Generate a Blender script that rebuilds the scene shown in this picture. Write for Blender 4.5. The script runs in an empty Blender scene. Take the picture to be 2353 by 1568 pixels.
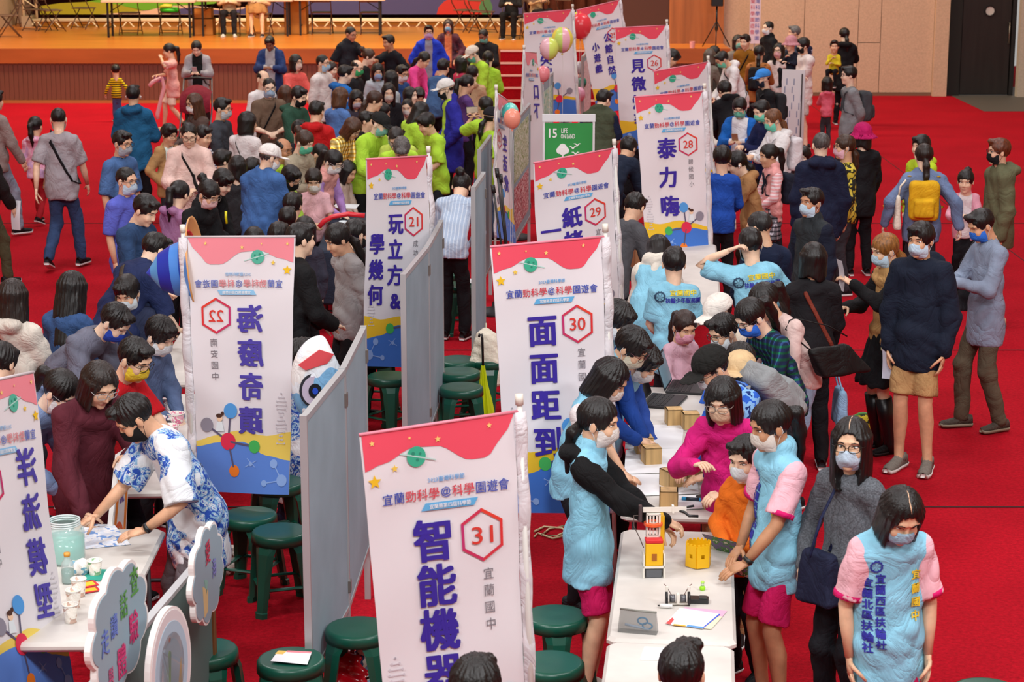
import bpy, bmesh, math, random
import numpy as np
from mathutils import Vector, Matrix
R_ = math.radians
rnd = random.Random(7)
# ------------------------------------------------------------------ camera
CH, CT, CF = 4.0, R_(12.8), 4600.0            # height, downward pitch, focal length in pixels of the 2353 wide frame
sc = bpy.context.scene
COL = sc.collection
cam = bpy.data.cameras.new('camera'); camo = bpy.data.objects.new('camera', cam); COL.objects.link(camo)
camo.location = (0, 0, CH); camo.rotation_euler = (math.pi/2 - CT, 0, 0)
cam.sensor_width = 36.0; cam.lens = 36.0*CF/2353.0; cam.clip_end = 200
cam.dof.use_dof = True; cam.dof.focus_distance = 12.5; cam.dof.aperture_fstop = 6.3
sc.camera = camo
# ------------------------------------------------------------------ light
w = bpy.data.worlds.new('world'); sc.world = w; w.use_nodes = True
w.node_tree.nodes['Background'].inputs[0].default_value = (1.0, 0.97, 0.94, 1)
w.node_tree.nodes['Background'].inputs[1].default_value = 0.42
def area(name, x, y, z, sx, sy, e, c, tilt=0):
    l = bpy.data.lights.new(name, 'AREA'); l.shape = 'RECTANGLE'; l.size = sx; l.size_y = sy; l.energy = e; l.color = c
    o = bpy.data.objects.new(name, l); COL.objects.link(o); o.location = (x, y, z); o.rotation_euler = (tilt, 0, 0)
for i, (x, y) in enumerate([(-5, 8), (5, 8), (-5, 18), (5, 18), (-5, 28), (5, 28)]):
    area('hall_lamp', x, y, 10.5, 3.5, 1.6, 410, (0.97, 0.985, 1.0))
for x in (-6, 1, 8): area('front_fill', x, 1.2, 9.0, 3.0, 1.2, 540, (0.97, 0.985, 1.0), R_(52))  # added fill from behind the camera, brightens upright faces of banners and people
area('stage_lamp', -4, 36.0, 9.0, 12, 1.0, 1700, (1.0, 0.84, 0.6), R_(30))
area('wall_lamp', 7, 33.0, 9.5, 3, 1.0, 200, (1.0, 0.9, 0.78), R_(25))
sc.view_settings.view_transform = 'Standard'; sc.view_settings.look = 'None'
sc.view_settings.exposure = 0.0; sc.view_settings.gamma = 1.0; sc.view_settings.use_curve_mapping = False
try:
    sc.cycles.max_bounces = 5; sc.cycles.diffuse_bounces = 3; sc.cycles.use_denoising = True
except Exception: pass
# ------------------------------------------------------------------ geometry of view: a pixel of the photograph to a point at height z
def at(px, py, z=0.0):
    a = (px-1176.5)/CF; b = -(py-784)/CF
    dy = math.cos(CT)+b*math.sin(CT); dz = -math.sin(CT)+b*math.cos(CT)
    t = (z-CH)/dz
    return Vector((a*t, dy*t, z))
def atd(px, py, D):                            # point on the ray at ground distance D
    a = (px-1176.5)/CF; b = -(py-784)/CF
    dy = math.cos(CT)+b*math.sin(CT); dz = -math.sin(CT)+b*math.cos(CT)
    t = D/dy
    return Vector((a*t, D, CH+dz*t))
# ------------------------------------------------------------------ materials
def hexc(s):
    s = s.lstrip('#'); v = [int(s[i:i+2], 16)/255 for i in (0, 2, 4)]
    return tuple(c/12.92 if c <= .04045 else ((c+.055)/1.055)**2.4 for c in v)
MATS = {}
def mat(col, rough=.8, kind='plain', c2=None, sc_=1.0, metal=0, c3=None, emit=0):
    if kind in ('plaid', 'stripe', 'vstripe', 'blotch') and c2 is None: c2 = '#8a8a92'; sc_ = 7
    key = (col, rough, kind, c2, sc_, metal, c3, emit)
    if key in MATS: return MATS[key]
    m = bpy.data.materials.new(kind+'_'+col.strip('#')); m.use_nodes = True
    nt = m.node_tree; b = nt.nodes['Principled BSDF']; N = nt.nodes.new; L = nt.links.new
    c = hexc(col); b.inputs['Base Color'].default_value = (*c, 1); b.inputs['Roughness'].default_value = rough
    b.inputs['Metallic'].default_value = metal
    if emit:
        b.inputs['Emission Color'].default_value = (*c, 1); b.inputs['Emission Strength'].default_value = emit
    tc = N('ShaderNodeTexCoord'); OB = tc.outputs['Object']
    def noise(s, det=3, src=OB, rou=.5):
        n = N('ShaderNodeTexNoise'); n.inputs['Scale'].default_value = s; n.inputs['Detail'].default_value = det
        n.inputs['Roughness'].default_value = rou; L(src, n.inputs['Vector']); return n.outputs['Fac']
    def scaled(v):
        mp = N('ShaderNodeMapping'); mp.inputs['Scale'].default_value = v; L(OB, mp.inputs['Vector']); return mp.outputs[0]
    def ramp(f, stops, interp='LINEAR'):
        r = N('ShaderNodeValToRGB'); r.color_ramp.interpolation = interp; L(f, r.inputs[0])
        e = r.color_ramp.elements
        while len(e) < len(stops): e.new(.5)
        for k, (p, cc) in enumerate(stops): e[k].position = p; e[k].color = (*(hexc(cc) if isinstance(cc, str) else cc), 1)
        return r.outputs[0]
    def bump(f, st, dist=.01):
        bp = N('ShaderNodeBump'); bp.inputs['Strength'].default_value = st; bp.inputs['Distance'].default_value = dist
        L(f, bp.inputs['Height']); L(bp.outputs[0], b.inputs['Normal'])
    def wave(s, axis='Z', dist=0, src=OB, typ='BANDS'):
        wv = N('ShaderNodeTexWave'); wv.wave_type = typ; wv.bands_direction = axis if typ == 'BANDS' else 'X'
        wv.inputs['Scale'].default_value = s; wv.inputs['Distortion'].default_value = dist; L(src, wv.inputs['Vector']); return wv.outputs['Fac']
    base = b.inputs['Base Color']
    def wrinkle(st=.9):
        st *= .42
        b.inputs['Specular IOR Level'].default_value = .22
        n = N('ShaderNodeTexNoise'); n.inputs['Scale'].default_value = 4.5; n.inputs['Detail'].default_value = 5; n.inputs['Roughness'].default_value = .5; n.inputs['Distortion'].default_value = 1.6; L(OB, n.inputs['Vector'])
        m1 = N('ShaderNodeMath'); m1.operation = 'SUBTRACT'; L(n.outputs['Fac'], m1.inputs[0]); m1.inputs[1].default_value = .5
        m2 = N('ShaderNodeMath'); m2.operation = 'ABSOLUTE'; L(m1.outputs[0], m2.inputs[0])
        m3 = N('ShaderNodeMath'); m3.operation = 'POWER'; L(m2.outputs[0], m3.inputs[0]); m3.inputs[1].default_value = .6
        bump(m3.outputs[0], st, .05)
    dk = tuple(x*(.93 if kind == 'rough' else .82) for x in c); lt = tuple(min(1, x*1.12+.004) for x in c)
    if kind == 'cloth':
        L(ramp(noise(9, 4), [(.3, dk), (.7, lt)]), base); wrinkle()
    elif kind == 'skin':
        L(ramp(noise(22, 3), [(.3, tuple(x*.93 for x in c)), (.7, lt)]), base)
        b.inputs['Subsurface Weight'].default_value = .12; b.inputs['Subsurface Radius'].default_value = (.02, .008, .004)
        b.inputs['Subsurface Scale'].default_value = .5
    elif kind == 'hair':
        L(ramp(noise(1, 3, scaled((90, 90, 14))), [(.35, tuple(x*.6 for x in c)), (.7, tuple(x*1.5 for x in c))]), base)
        bump(noise(1, 4, scaled((160, 160, 16))), .5, .006)
    elif kind == 'stripe':   # horizontal
        L(ramp(wave(sc_), [(.5, c), (.56, hexc(c2))], 'CONSTANT'), base); wrinkle(.7)
    elif kind == 'vstripe':
        L(ramp(wave(sc_, 'X'), [(.5, c), (.8, hexc(c2))], 'CONSTANT'), base); wrinkle(.7)
    elif kind == 'plaid':
        mx = N('ShaderNodeMix'); mx.data_type = 'RGBA'; mx.blend_type = 'MULTIPLY'; mx.inputs[0].default_value = 1
        L(ramp(wave(sc_), [(0, c), (.6, hexc(c2))], 'LINEAR'), mx.inputs[6])
        L(ramp(wave(sc_, 'X'), [(0, (.5, .5, .5)), (.6, (1, 1, 1)), (.93, (1.0, 1.0, 1.0)), (.96, (3, 3, 3))], 'LINEAR'), mx.inputs[7])
        L(mx.outputs[2], base); wrinkle(.7)
    elif kind == 'blotch':   # camouflage, flower prints, wave prints
        st = [(0, c), (.47, hexc(c2)), (.56, hexc(c3 or c2))]
        n2 = noise(9*sc_, 2.5, rou=.6)
        L(ramp(n2, st, 'CONSTANT'), base); wrinkle(.7)
    elif kind == 'waves':
        # printed curling wave pattern on white cloth
        f = noise(4.6, 2); nz = N('ShaderNodeTexNoise'); nz.inputs['Scale'].default_value = 17; nz.inputs['Detail'].default_value = 5; nz.inputs['Distortion'].default_value = 2.2; nz.inputs['Roughness'].default_value = .62; L(OB, nz.inputs['Vector']); g = nz.outputs['Fac']
        mk = ramp(f, [(0, (0, 0, 0)), (.47, (0, 0, 0)), (.48, (1, 1, 1))], 'LINEAR')
        wv = ramp(g, [(0, hexc(c2)), (.47, hexc(c3)), (.55, c), (.6, hexc(c2))], 'CONSTANT')
        mx = N('ShaderNodeMix'); mx.data_type = 'RGBA'; L(mk, mx.inputs[0]); mx.inputs[6].default_value = (*c, 1); L(wv, mx.inputs[7])
        L(mx.outputs[2], base); wrinkle(.8)
    elif kind == 'knit':
        L(ramp(noise(120, 3), [(.35, tuple(x*.7 for x in c)), (.65, tuple(min(1, x*1.35) for x in c))]), base); wrinkle(.8)
    elif kind == 'denim':
        L(ramp(noise(6, 6, rou=.65), [(.3, tuple(x*.62 for x in c)), (.7, tuple(min(1, x*1.35) for x in c))]), base); wrinkle(.9)
    elif kind == 'fur':
        bump(noise(45, 4), .6, .02)
    elif kind == 'carpet':
        n1 = noise(1.1, 4); n3 = noise(38, 5, rou=.7)
        mx = N('ShaderNodeMix'); mx.data_type = 'RGBA'; mx.blend_type = 'MULTIPLY'; mx.inputs[0].default_value = 1
        L(ramp(n1, [(.3, tuple(x*.88 for x in c)), (.7, tuple(min(1, x*1.08) for x in c))]), mx.inputs[6])
        L(ramp(n3, [(.3, (.62, .62, .62)), (.65, (1.08, 1.08, 1.08))]), mx.inputs[7]); L(mx.outputs[2], base)
        bump(noise(70, 4, rou=.7), .8, .012)
        b.inputs['Specular IOR Level'].default_value = .1
    elif kind == 'wood':
        L(ramp(noise(1, 5, scaled((1.2*sc_, 9*sc_, 9*sc_))), [(.3, dk), (.7, lt)]), base)
    elif kind == 'woodv':
        L(ramp(noise(1, 5, scaled((14*sc_, 14*sc_, .9*sc_))), [(.28, tuple(x*.62 for x in c)), (.7, lt)]), base)
    elif kind == 'plaster':
        L(ramp(noise(26, 5, rou=.7), [(.3, tuple(x*.86 for x in c)), (.7, lt)]), base); bump(noise(60, 4), .3, .01)
    elif kind == 'glass':
        b.inputs['Transmission Weight'].default_value = .85; b.inputs['Roughness'].default_value = rough; b.inputs['IOR'].default_value = 1.2
    elif kind == 'film':
        b.inputs['Alpha'].default_value = .62; bump(noise(30, 4), .5, .01)
    elif kind == 'sheer':
        b.inputs['Alpha'].default_value = .45
    elif kind == 'rough':
        L(ramp(noise(5*sc_, 4), [(.3, dk), (.7, lt)]), base)
    elif kind == 'gradx':
        pass
    MATS[key] = m
    return m
def cl(c, **k): return mat(c, .85, 'cloth', **k)
# ------------------------------------------------------------------ linking
def link(name, me, parent=None, m=None):
    o = bpy.data.objects.new(name, me); COL.objects.link(o)
    if m is not None:
        me.materials.clear()
        for x in (m if isinstance(m, (list, tuple)) else [m]): me.materials.append(x)
    if parent is not None: o.parent = parent
    return o
def tag(o, label, cat, group=None):
    o['label'] = label; o['category'] = cat
    if group: o['group'] = group
    return o
def thing(name, label, cat, loc=(0, 0, 0), rz=0, group=None):
    o = bpy.data.objects.new(name, None); COL.objects.link(o); o.location = loc; o.rotation_euler = (0, 0, rz)
    o.empty_display_size = .1
    return tag(o, label, cat, group)
def struct(o): o['kind'] = 'structure'; return o
def dup(root, loc=None, rz=None, label=None, group=None):
    r = root.copy(); COL.objects.link(r)
    if loc is not None: r.location = loc
    if rz is not None: r.rotation_euler = (0, 0, rz)
    if label: r['label'] = label
    if group: r['group'] = group
    for ch in list(root.children):
        c = ch.copy(); COL.objects.link(c); c.parent = r
        for g in list(ch.children):
            d = g.copy(); COL.objects.link(d); d.parent = c
    return r
def mesh(name, V, F, smooth=False, mi=None):
    me = bpy.data.meshes.new(name)
    V = np.asarray(V, dtype=np.float32).reshape(-1, 3)
    if isinstance(F, np.ndarray):
        n, k = F.shape
        me.vertices.add(len(V)); me.vertices.foreach_set('co', V.ravel())
        me.loops.add(n*k); me.loops.foreach_set('vertex_index', F.astype(np.int32).ravel())
        me.polygons.add(n); me.polygons.foreach_set('loop_start', np.arange(0, n*k, k, dtype=np.int32))
        try: me.polygons.foreach_set('loop_total', np.full(n, k, dtype=np.int32))
        except Exception: pass
        me.update(calc_edges=True)
    else:
        me.from_pydata(V.tolist(), [], F)
    if mi is not None: me.polygons.foreach_set('material_index', np.asarray(mi, dtype=np.int32))
    if smooth: me.polygons.foreach_set('use_smooth', np.ones(len(me.polygons), dtype=bool))
    me.update()
    return me
class MB:
    def __init__(s): s.V = []; s.F = []; s.M = []; s.n = 0
    def add(s, V, F, mi=0):
        s.F += [tuple(i+s.n for i in f) for f in F]; s.M += [mi]*len(F); s.V += [tuple(v) for v in V]; s.n += len(V)
    def box(s, x0, x1, y0, y1, z0, z1, mi=0, M=None):
        V = [Vector((x, y, z)) for z in (z0, z1) for x, y in ((x0, y0), (x1, y0), (x1, y1), (x0, y1))]
        if M is not None: V = [M @ v for v in V]
        s.add(V, [(3, 2, 1, 0), (4, 5, 6, 7), (0, 1, 5, 4), (1, 2, 6, 5), (2, 3, 7, 6), (3, 0, 4, 7)], mi)
        return s
    def bbox(s, x0, x1, y0, y1, z0, z1, b=.01, mi=0, M=None):   # box with bevelled edges in plan and top
        P = [(x0+b, y0), (x1-b, y0), (x1, y0+b), (x1, y1-b), (x1-b, y1), (x0+b, y1), (x0, y1-b), (x0, y0+b)]
        cx, cy = (x0+x1)/2, (y0+y1)/2; V = []
        for z, k in ((z0, b*.5), (z0+b*.5, 0), (z1-b*.5, 0), (z1, b*.5)):
            for x, y in P: V.append(Vector((x-k*(1 if x > cx else -1), y-k*(1 if y > cy else -1), z)))
        if M is not None: V = [M @ v for v in V]
        F = [tuple(range(7, -1, -1)), tuple(range(24, 32))]
        for r in range(3):
            for i in range(8): j = (i+1) % 8; F.append((r*8+i, r*8+j, r*8+8+j, r*8+8+i))
        s.add(V, F, mi); return s
    def tube(s, pts, r, n=8, mi=0, flat=1.0, cap=True, side=None, closed=False):
        pts = [Vector(p) for p in pts]; k = len(pts)
        rs = r if isinstance(r, (list, tuple)) else [r]*k
        fl = flat if isinstance(flat, (list, tuple)) else [flat]*k
        V = []; X = None
        for i, p in enumerate(pts):
            if closed: t = pts[(i+1) % k]-pts[i-1]
            else: t = pts[min(i+1, k-1)]-pts[max(i-1, 0)]
            if t.length < 1e-9: t = Vector((0, 0, 1))
            t.normalize()
            if X is None:
                X = Vector(side) if side is not None else (Vector((1, 0, 0)) if abs(t.x) < .8 else Vector((0, 1, 0)))
            X = (X-t*X.dot(t)); 
            if X.length < 1e-6: X = t.orthogonal()
            X.normalize(); Y = t.cross(X)
            for j in range(n):
                a = 2*math.pi*j/n
                V.append(p+X*math.cos(a)*rs[i]+Y*math.sin(a)*rs[i]*fl[i])
        F = []
        for i in range(k if closed else k-1):
            i2 = (i+1) % k
            for j in range(n): F.append((i*n+j, i*n+(j+1) % n, i2*n+(j+1) % n, i2*n+j))
        if cap and not closed: F += [tuple(range(n-1, -1, -1)), tuple(range((k-1)*n, k*n))]
        s.add(V, F, mi); return s
    def lathe(s, prof, n=16, mi=0, M=None, cap=True):
        V = []
        for r, z in prof:
            for j in range(n): a = 2*math.pi*j/n; V.append(Vector((r*math.cos(a), r*math.sin(a), z)))
        if M is not None: V = [M @ v for v in V]
        F = []
        for i in range(len(prof)-1):
            for j in range(n): F.append((i*n+j, i*n+(j+1) % n, (i+1)*n+(j+1) % n, (i+1)*n+j))
        if cap: F += [tuple(range(n-1, -1, -1)), tuple(range((len(prof)-1)*n, len(prof)*n))]
        s.add(V, F, mi); return s
    def ball(s, c, r, n=12, m=8, mi=0):
        r = (r, r, r) if isinstance(r, (int, float)) else r; V = []; F = []
        for i in range(m+1):
            t = math.pi*i/m
            for j in range(n): a = 2*math.pi*j/n; V.append((c[0]+r[0]*math.sin(t)*math.cos(a), c[1]+r[1]*math.sin(t)*math.sin(a), c[2]+r[2]*math.cos(t)))
        for i in range(m):
            for j in range(n): F.append((i*n+j, (i+1)*n+j, (i+1)*n+(j+1) % n, i*n+(j+1) % n))
        s.add(V, F, mi); return s
    def poly(s, P, z=0, mi=0, th=0):
        n = len(P); s.add([(x, y, z) for x, y in P], [tuple(range(n))], mi); return s
    def prism(s, P, z0, z1, mi=0, M=None):
        n = len(P); V = [Vector((x, y, z0)) for x, y in P]+[Vector((x, y, z1)) for x, y in P]
        if M is not None: V = [M @ v for v in V]
        s.add(V, [tuple(range(n-1, -1, -1)), tuple(range(n, 2*n))]+[(i, (i+1) % n, n+(i+1) % n, n+i) for i in range(n)], mi); return s
    def build(s, name, m, parent=None, smooth=False):
        me = mesh(name, s.V, s.F, smooth, s.M); return link(name, me, parent, m)
# ------------------------------------------------------------------ distance fields and a surface-net mesher
def ell(P, c, r):
    q = (P-np.array(c, dtype=np.float32)); r = np.array(r, dtype=np.float32)
    k0 = np.sqrt(((q/r)**2).sum(1)); k1 = np.sqrt(((q/(r*r))**2).sum(1))+1e-9
    return k0*(k0-1)/k1
def rcone(P, a, b, ra, rb):
    a = np.array(a, dtype=np.float32); ba = np.array(b, dtype=np.float32)-a; pa = P-a
    h = np.clip(pa@ba/max(float(ba@ba), 1e-9), 0, 1)
    q = pa-h[:, None]*ba
    return np.sqrt((q*q).sum(1))-(ra+(rb-ra)*h)
def econe(P, a, b, ra, rb, Fv, flat):         # flattened along Fv
    a = np.array(a, dtype=np.float32); ba = np.array(b, dtype=np.float32)-a; pa = P-a; Fv = np.array(Fv, dtype=np.float32)
    h = np.clip(pa@ba/max(float(ba@ba), 1e-9), 0, 1)
    q = pa-h[:, None]*ba; qf = q@Fv
    q = q+Fv[None, :]*(qf*(1/flat-1))[:, None]
    return (np.sqrt((q*q).sum(1))-(ra+(rb-ra)*h))*.75
def smin(a, b, k):
    h = np.clip(.5+.5*(b-a)/k, 0, 1); return b+(a-b)*h-k*h*(1-h)
def smax(a, b, k): return -smin(-a, -b, k)
EDG = [(0,1),(2,3),(4,5),(6,7),(0,2),(1,3),(4,6),(5,7),(0,4),(1,5),(2,6),(3,7)]
OFF = np.array([[i, j, k] for i in (0,1) for j in (0,1) for k in (0,1)])
def nets(f, lo, hi, v):
    lo = np.array(lo, dtype=np.float32); hi = np.array(hi, dtype=np.float32); B = 4
    nb = np.ceil((hi-lo)/(v*B)).astype(int)+1
    bi = np.stack(np.meshgrid(*[np.arange(n) for n in nb], indexing='ij'), -1).reshape(-1, 3)
    cd = f((lo+(bi*B+(B-1)/2)*v).astype(np.float32))
    act = np.abs(cd) < v*B*.87*1.5
    D = np.where(cd < 0, -1., 1.).astype(np.float32).reshape(nb)
    D = D.repeat(B, 0).repeat(B, 1).repeat(B, 2)
    ab = bi[act]
    sub = np.stack(np.meshgrid(*[np.arange(B)]*3, indexing='ij'), -1).reshape(-1, 3)
    gi = (ab[:, None, :]*B+sub[None]).reshape(-1, 3)
    D[gi[:, 0], gi[:, 1], gi[:, 2]] = f((lo+gi*v).astype(np.float32))
    S = D < 0; S[0] = S[-1] = False; S[:, 0] = S[:, -1] = False; S[:, :, 0] = S[:, :, -1] = False
    D = np.where(S, np.minimum(D, -1e-6), np.maximum(D, 1e-6))
    nx, ny, nz = S.shape
    cnt = np.zeros((nx-1, ny-1, nz-1), dtype=np.int8)
    for o in OFF: cnt += S[o[0]:nx-1+o[0], o[1]:ny-1+o[1], o[2]:nz-1+o[2]]
    cells = np.argwhere((cnt > 0) & (cnt < 8))
    idx = np.full(cnt.shape, -1, dtype=np.int32); idx[cells[:, 0], cells[:, 1], cells[:, 2]] = np.arange(len(cells))
    c8 = cells[:, None, :]+OFF[None]
    d8 = D[c8[..., 0], c8[..., 1], c8[..., 2]]
    acc = np.zeros((len(cells), 3)); n = np.zeros(len(cells))
    for a, b in EDG:
        da, db = d8[:, a], d8[:, b]; cr = (da < 0) != (db < 0)
        t = np.where(cr, da/np.where(np.abs(da-db) < 1e-9, 1, da-db), 0)
        p = OFF[a]+(OFF[b]-OFF[a])*t[:, None]
        acc += p*cr[:, None]; n += cr
    V = lo+(cells+acc/np.maximum(n, 1)[:, None])*v
    Fs = []
    for ax in range(3):
        sl0 = [slice(None)]*3; sl1 = [slice(None)]*3; sl0[ax] = slice(0, -1); sl1[ax] = slice(1, None)
        ch = S[tuple(sl0)] != S[tuple(sl1)]
        e = np.argwhere(ch); b_, c_ = (ax+1) % 3, (ax+2) % 3
        e = e[(e[:, b_] > 0) & (e[:, c_] > 0) & (e[:, b_] < S.shape[b_]-1) & (e[:, c_] < S.shape[c_]-1)]
        ub = np.zeros(3, int); ub[b_] = 1; uc = np.zeros(3, int); uc[c_] = 1
        q = [e-ub-uc, e-uc, e, e-ub]
        q = np.stack([idx[x[:, 0], x[:, 1], x[:, 2]] for x in q], 1)
        s = S[e[:, 0], e[:, 1], e[:, 2]]
        q[~s] = q[~s][:, ::-1]
        Fs.append(q)
    F = np.concatenate(Fs); F = F[(F >= 0).all(1)]
    return V.astype(np.float32), F
def march(f, P, d, n=26, off=0.0, step=.9):    # move points along d onto the surface of f
    P = np.array(P, dtype=np.float32).copy(); d = np.asarray(d, dtype=np.float32)
    if d.ndim == 1: d = np.tile(d, (len(P), 1))
    for _ in range(n):
        P += d*((f(P)-off)*step)[:, None]
    return P
# ------------------------------------------------------------------ text as flat meshes
TXT = {}
def text(s, bold=0.0, res=2):
    key = (s, bold, res)
    if key in TXT: return TXT[key]
    cu = bpy.data.curves.new('lettering', 'FONT'); cu.body = s; cu.offset = bold; cu.resolution_u = res; cu.fill_mode = 'FRONT'
    o = bpy.data.objects.new('lettering', cu); me = o.to_mesh()
    n = len(me.vertices); V = np.zeros(n*3, dtype=np.float32); me.vertices.foreach_get('co', V); V = V.reshape(-1, 3)
    F = [tuple(p.vertices) for p in me.polygons]
    o.to_mesh_clear(); bpy.data.objects.remove(o); bpy.data.curves.remove(cu)
    TXT[key] = (V[:, :2].copy(), F); return TXT[key]
def place_text(s, cx, cy, w_, h_, bold=0.0, res=2):   # fitted into a box centred at cx, cy
    V, F = text(s, 0.0, res)
    if bold: n = len(V); V = np.concatenate([V+np.array(q, dtype=np.float32) for q in ((-bold, 0), (bold, 0), (0, bold*.6), (0, -bold*.6))]); F = [tuple(i+n*j for i in f) for j in range(4) for f in F]
    a, b = V.min(0), V.max(0); q = (V-(a+b)/2)/np.maximum(b-a, 1e-6)
    return np.stack([cx+q[:, 0]*w_, cy+q[:, 1]*h_, np.repeat(np.arange(4)*.00022, len(q)//4) if bold else 0*q[:, 0]], 1), F
def glyph(ch, cx, cy, size, bold=0.0, res=2, sx=1.0):   # one character in its em box; bold = overlaid copies
    V, F = text(ch, 0.0, res)
    if bold:
        n = len(V); k = bold; sh = [(-k, 0), (k, 0), (0, -k*.6), (0, k*.6), (0, 0)]
        if bold > .02: sh += [(-k, k*.5), (k, -k*.5), (k, k*.5), (-k, -k*.5)]
        c0 = (V.min(0)+V.max(0))/2
        Z_ = np.repeat(np.arange(len(sh))*.00022, n)
        V = np.concatenate([V+np.array(s, dtype=np.float32) for s in sh]); F = [tuple(i+n*j for i in f) for j in range(len(sh)) for f in F]
    if ord(ch[0]) > 0x2000: q = V-np.array([.5, .36])
    else: q = V-(V.min(0)+V.max(0))/2
    return np.stack([cx+q[:, 0]*size*sx, cy+q[:, 1]*size, Z_ if bold else 0*q[:, 0]], 1), F
# ------------------------------------------------------------------ heads, hair and face wear (templates in head space: face towards +Y)
def f_head(P):
    P = P.astype(np.float32); Q = P.copy(); Q[:, 0] = np.abs(Q[:, 0])
    d = ell(P, (0, -.012, .03), (.075, .093, .088))
    d = smin(d, ell(P, (0, .018, -.045), (.057, .064, .068)), .035)
    d = smin(d, ell(P, (0, .062, -.096), (.02, .018, .016)), .025)
    d = smin(d, ell(Q, (.034, .062, -.03), (.022, .02, .022)), .025)
    d = smin(d, rcone(Q, (.045, .07, .03), (.01, .081, .03), .008, .008), .014)
    d = smax(d, -ell(Q, (.032, .098, .008), (.018, .019, .013)), .01)
    d = smin(d, rcone(P, (0, .082, .012), (0, .1, -.03), .005, .0095), .012)
    d = smin(d, ell(Q, (.011, .088, -.034), (.008, .008, .006)), .006)
    d = smin(d, ell(Q, (.008, .077, -.062), (.016, .009, .0045)), .005)
    d = smin(d, ell(P, (0, .076, -.071), (.017, .009, .0055)), .005)
    d = smin(d, ell(Q, (.079, -.01, -.006), (.008, .019, .031)), .006)
    d = smin(d, rcone(P, (0, -.02, -.07), (0, -.035, -.185), .052, .055), .03)
    return d
def LODv(D): return 0 if D < 13 else (1 if D < 20 else 2)
HV = [.0055, .0085, .012]
HEADT = {}
def head_mesh(l):
    if l not in HEADT: HEADT[l] = nets(f_head, (-.1, -.12, -.24), (.1, .125, .13), HV[l])
    return HEADT[l]
def opening(P, w=.062, zt=.05, d=.1):          # where the face shows
    return ell(P, (0, .095, zt-.1), (w, d, .1))
def strands(P, a=.0025):
    t = np.arctan2(P[:, 0], P[:, 1]+.02)
    return a*.7*np.sin(t*23+P[:, 2]*9)+a*.6*np.sin(t*51-P[:, 2]*14)+a*.35*np.sin(P[:, 2]*60+t*9)
def f_hair(style):
    hatted = style.endswith('H'); style = style.rstrip('H')
    def f(P):
        P = P.astype(np.float32); x, y, z = P[:, 0], P[:, 1], P[:, 2]
        if style in ('short', 'crew', 'mop', 'bald', 'grow'):
            g = {'short': .0, 'crew': -.005, 'mop': .006, 'bald': -.007, 'grow': .003}[style]
            d = ell(P, (0, -.015, .037), (.084+g, .101+g, .094+g))
            lim = -(z+.012+.5*(.03-y))*.88 if style != 'mop' else -(z+.03+.5*(.03-y))*.88
            d = smax(d, lim, .012)
            zt = {'short': .066, 'crew': .075, 'mop': .05, 'bald': .1, 'grow': .062}[style]
            d = smax(d, -opening(P, .068, zt), .008)
            if style in ('short', 'mop', 'grow'):
                d = smin(d, ell(P, (.012, .064, .098-.01*(style == 'mop')), (.055, .034, .024)), .02)
            if style == 'bald': d = np.maximum(d, ell(P, (0, .03, .13), (.075, .1, .075))*-1)
            d = d+strands(P, .003)+.0012*np.sin(x*110+y*80)*np.sin(z*70)
            if hatted: d = smax(d, z-.03, .006)+.004
            return d
        cap = ell(P, (0, -.014, .035), (.087, .102, .096))
        if style in ('bob', 'long', 'bobf'):
            Lz = .125 if style != 'long' else .2
            cyl = np.sqrt((x/.096)**2+((y+.012)/.103)**2)
            cur = (cyl-1)*.09
            cur = smax(cur, np.maximum(z-.05, -(z+Lz+.02*np.sin(x*40))), .02)
            d = smin(cap, cur, .02)
            if style == 'long':
                d = smin(d, econe(P, (0, -.06, -.1), (0, -.088, -.34), .088, .06, (0, 1, 0), .42), .03)
            ft = .055 if style == 'bobf' else .072
            op = smin(opening(P, .063, ft, .105), ell(P, (0, .12, -.12), (.066, .112, .13)), .01)
            neck = np.maximum(ell(P, (0, -.01, -.16), (.06, .07, .11)), -(-z-.06))
            d = smax(d, -op, .008); d = np.maximum(d, -neck) if style != 'long' else d
            return d+strands(P, .0022)
        # tied back
        d = smax(cap, -(z+.045+.62*(.02-y))*.85, .012)
        d = smax(d, -opening(P, .062, .064 if style[-1] != 'f' else .045), .008)
        s = style[:-1] if style in ('ponyf', 'bunf', 'lowf') else style
        if s == 'pony': tl = [((0, -.1, .045), .026), ((0, -.145, .02), .036), ((.01, -.15, -.08), .034), ((.015, -.135, -.17), .026), ((.01, -.125, -.25), .008)]
        elif s == 'low': tl = [((0, -.095, -.035), .026), ((0, -.12, -.08), .034), ((.0, -.125, -.18), .031), ((0, -.12, -.28), .01)]
        elif s == 'bun': tl = [((0, -.095, .075), .03), ((0, -.125, .09), .043)]
        elif s == 'lowbun': tl = [((0, -.1, .0), .03), ((0, -.125, -.015), .038)]
        else: tl = []
        for (a, ra), (b, rb) in zip(tl[:-1], tl[1:]): d = smin(d, rcone(P, a, b, ra, rb), .014)
        d = d+strands(P, .0022)
        return smax(d, z-.03, .006)+.003 if hatted else d
    return f
TPL = {}
def hair_mesh(style, l):
    k = ('hair', style, l)
    if k not in TPL:
        lo = (-.13, -.2, -.4 if style == 'long' else (-.32 if style[:3] in ('pon', 'low') else -.2))
        V, F = nets(f_hair(style), lo, (.13, .13, .16), HV[l]*(1.05 if l else .9))
        TPL[k] = (V, F)
    return TPL[k]
def f_cap(P): return np.minimum(f_hair('short')(P), ell(P, (0, -.012, .035), (.086, .104, .094)))
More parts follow.
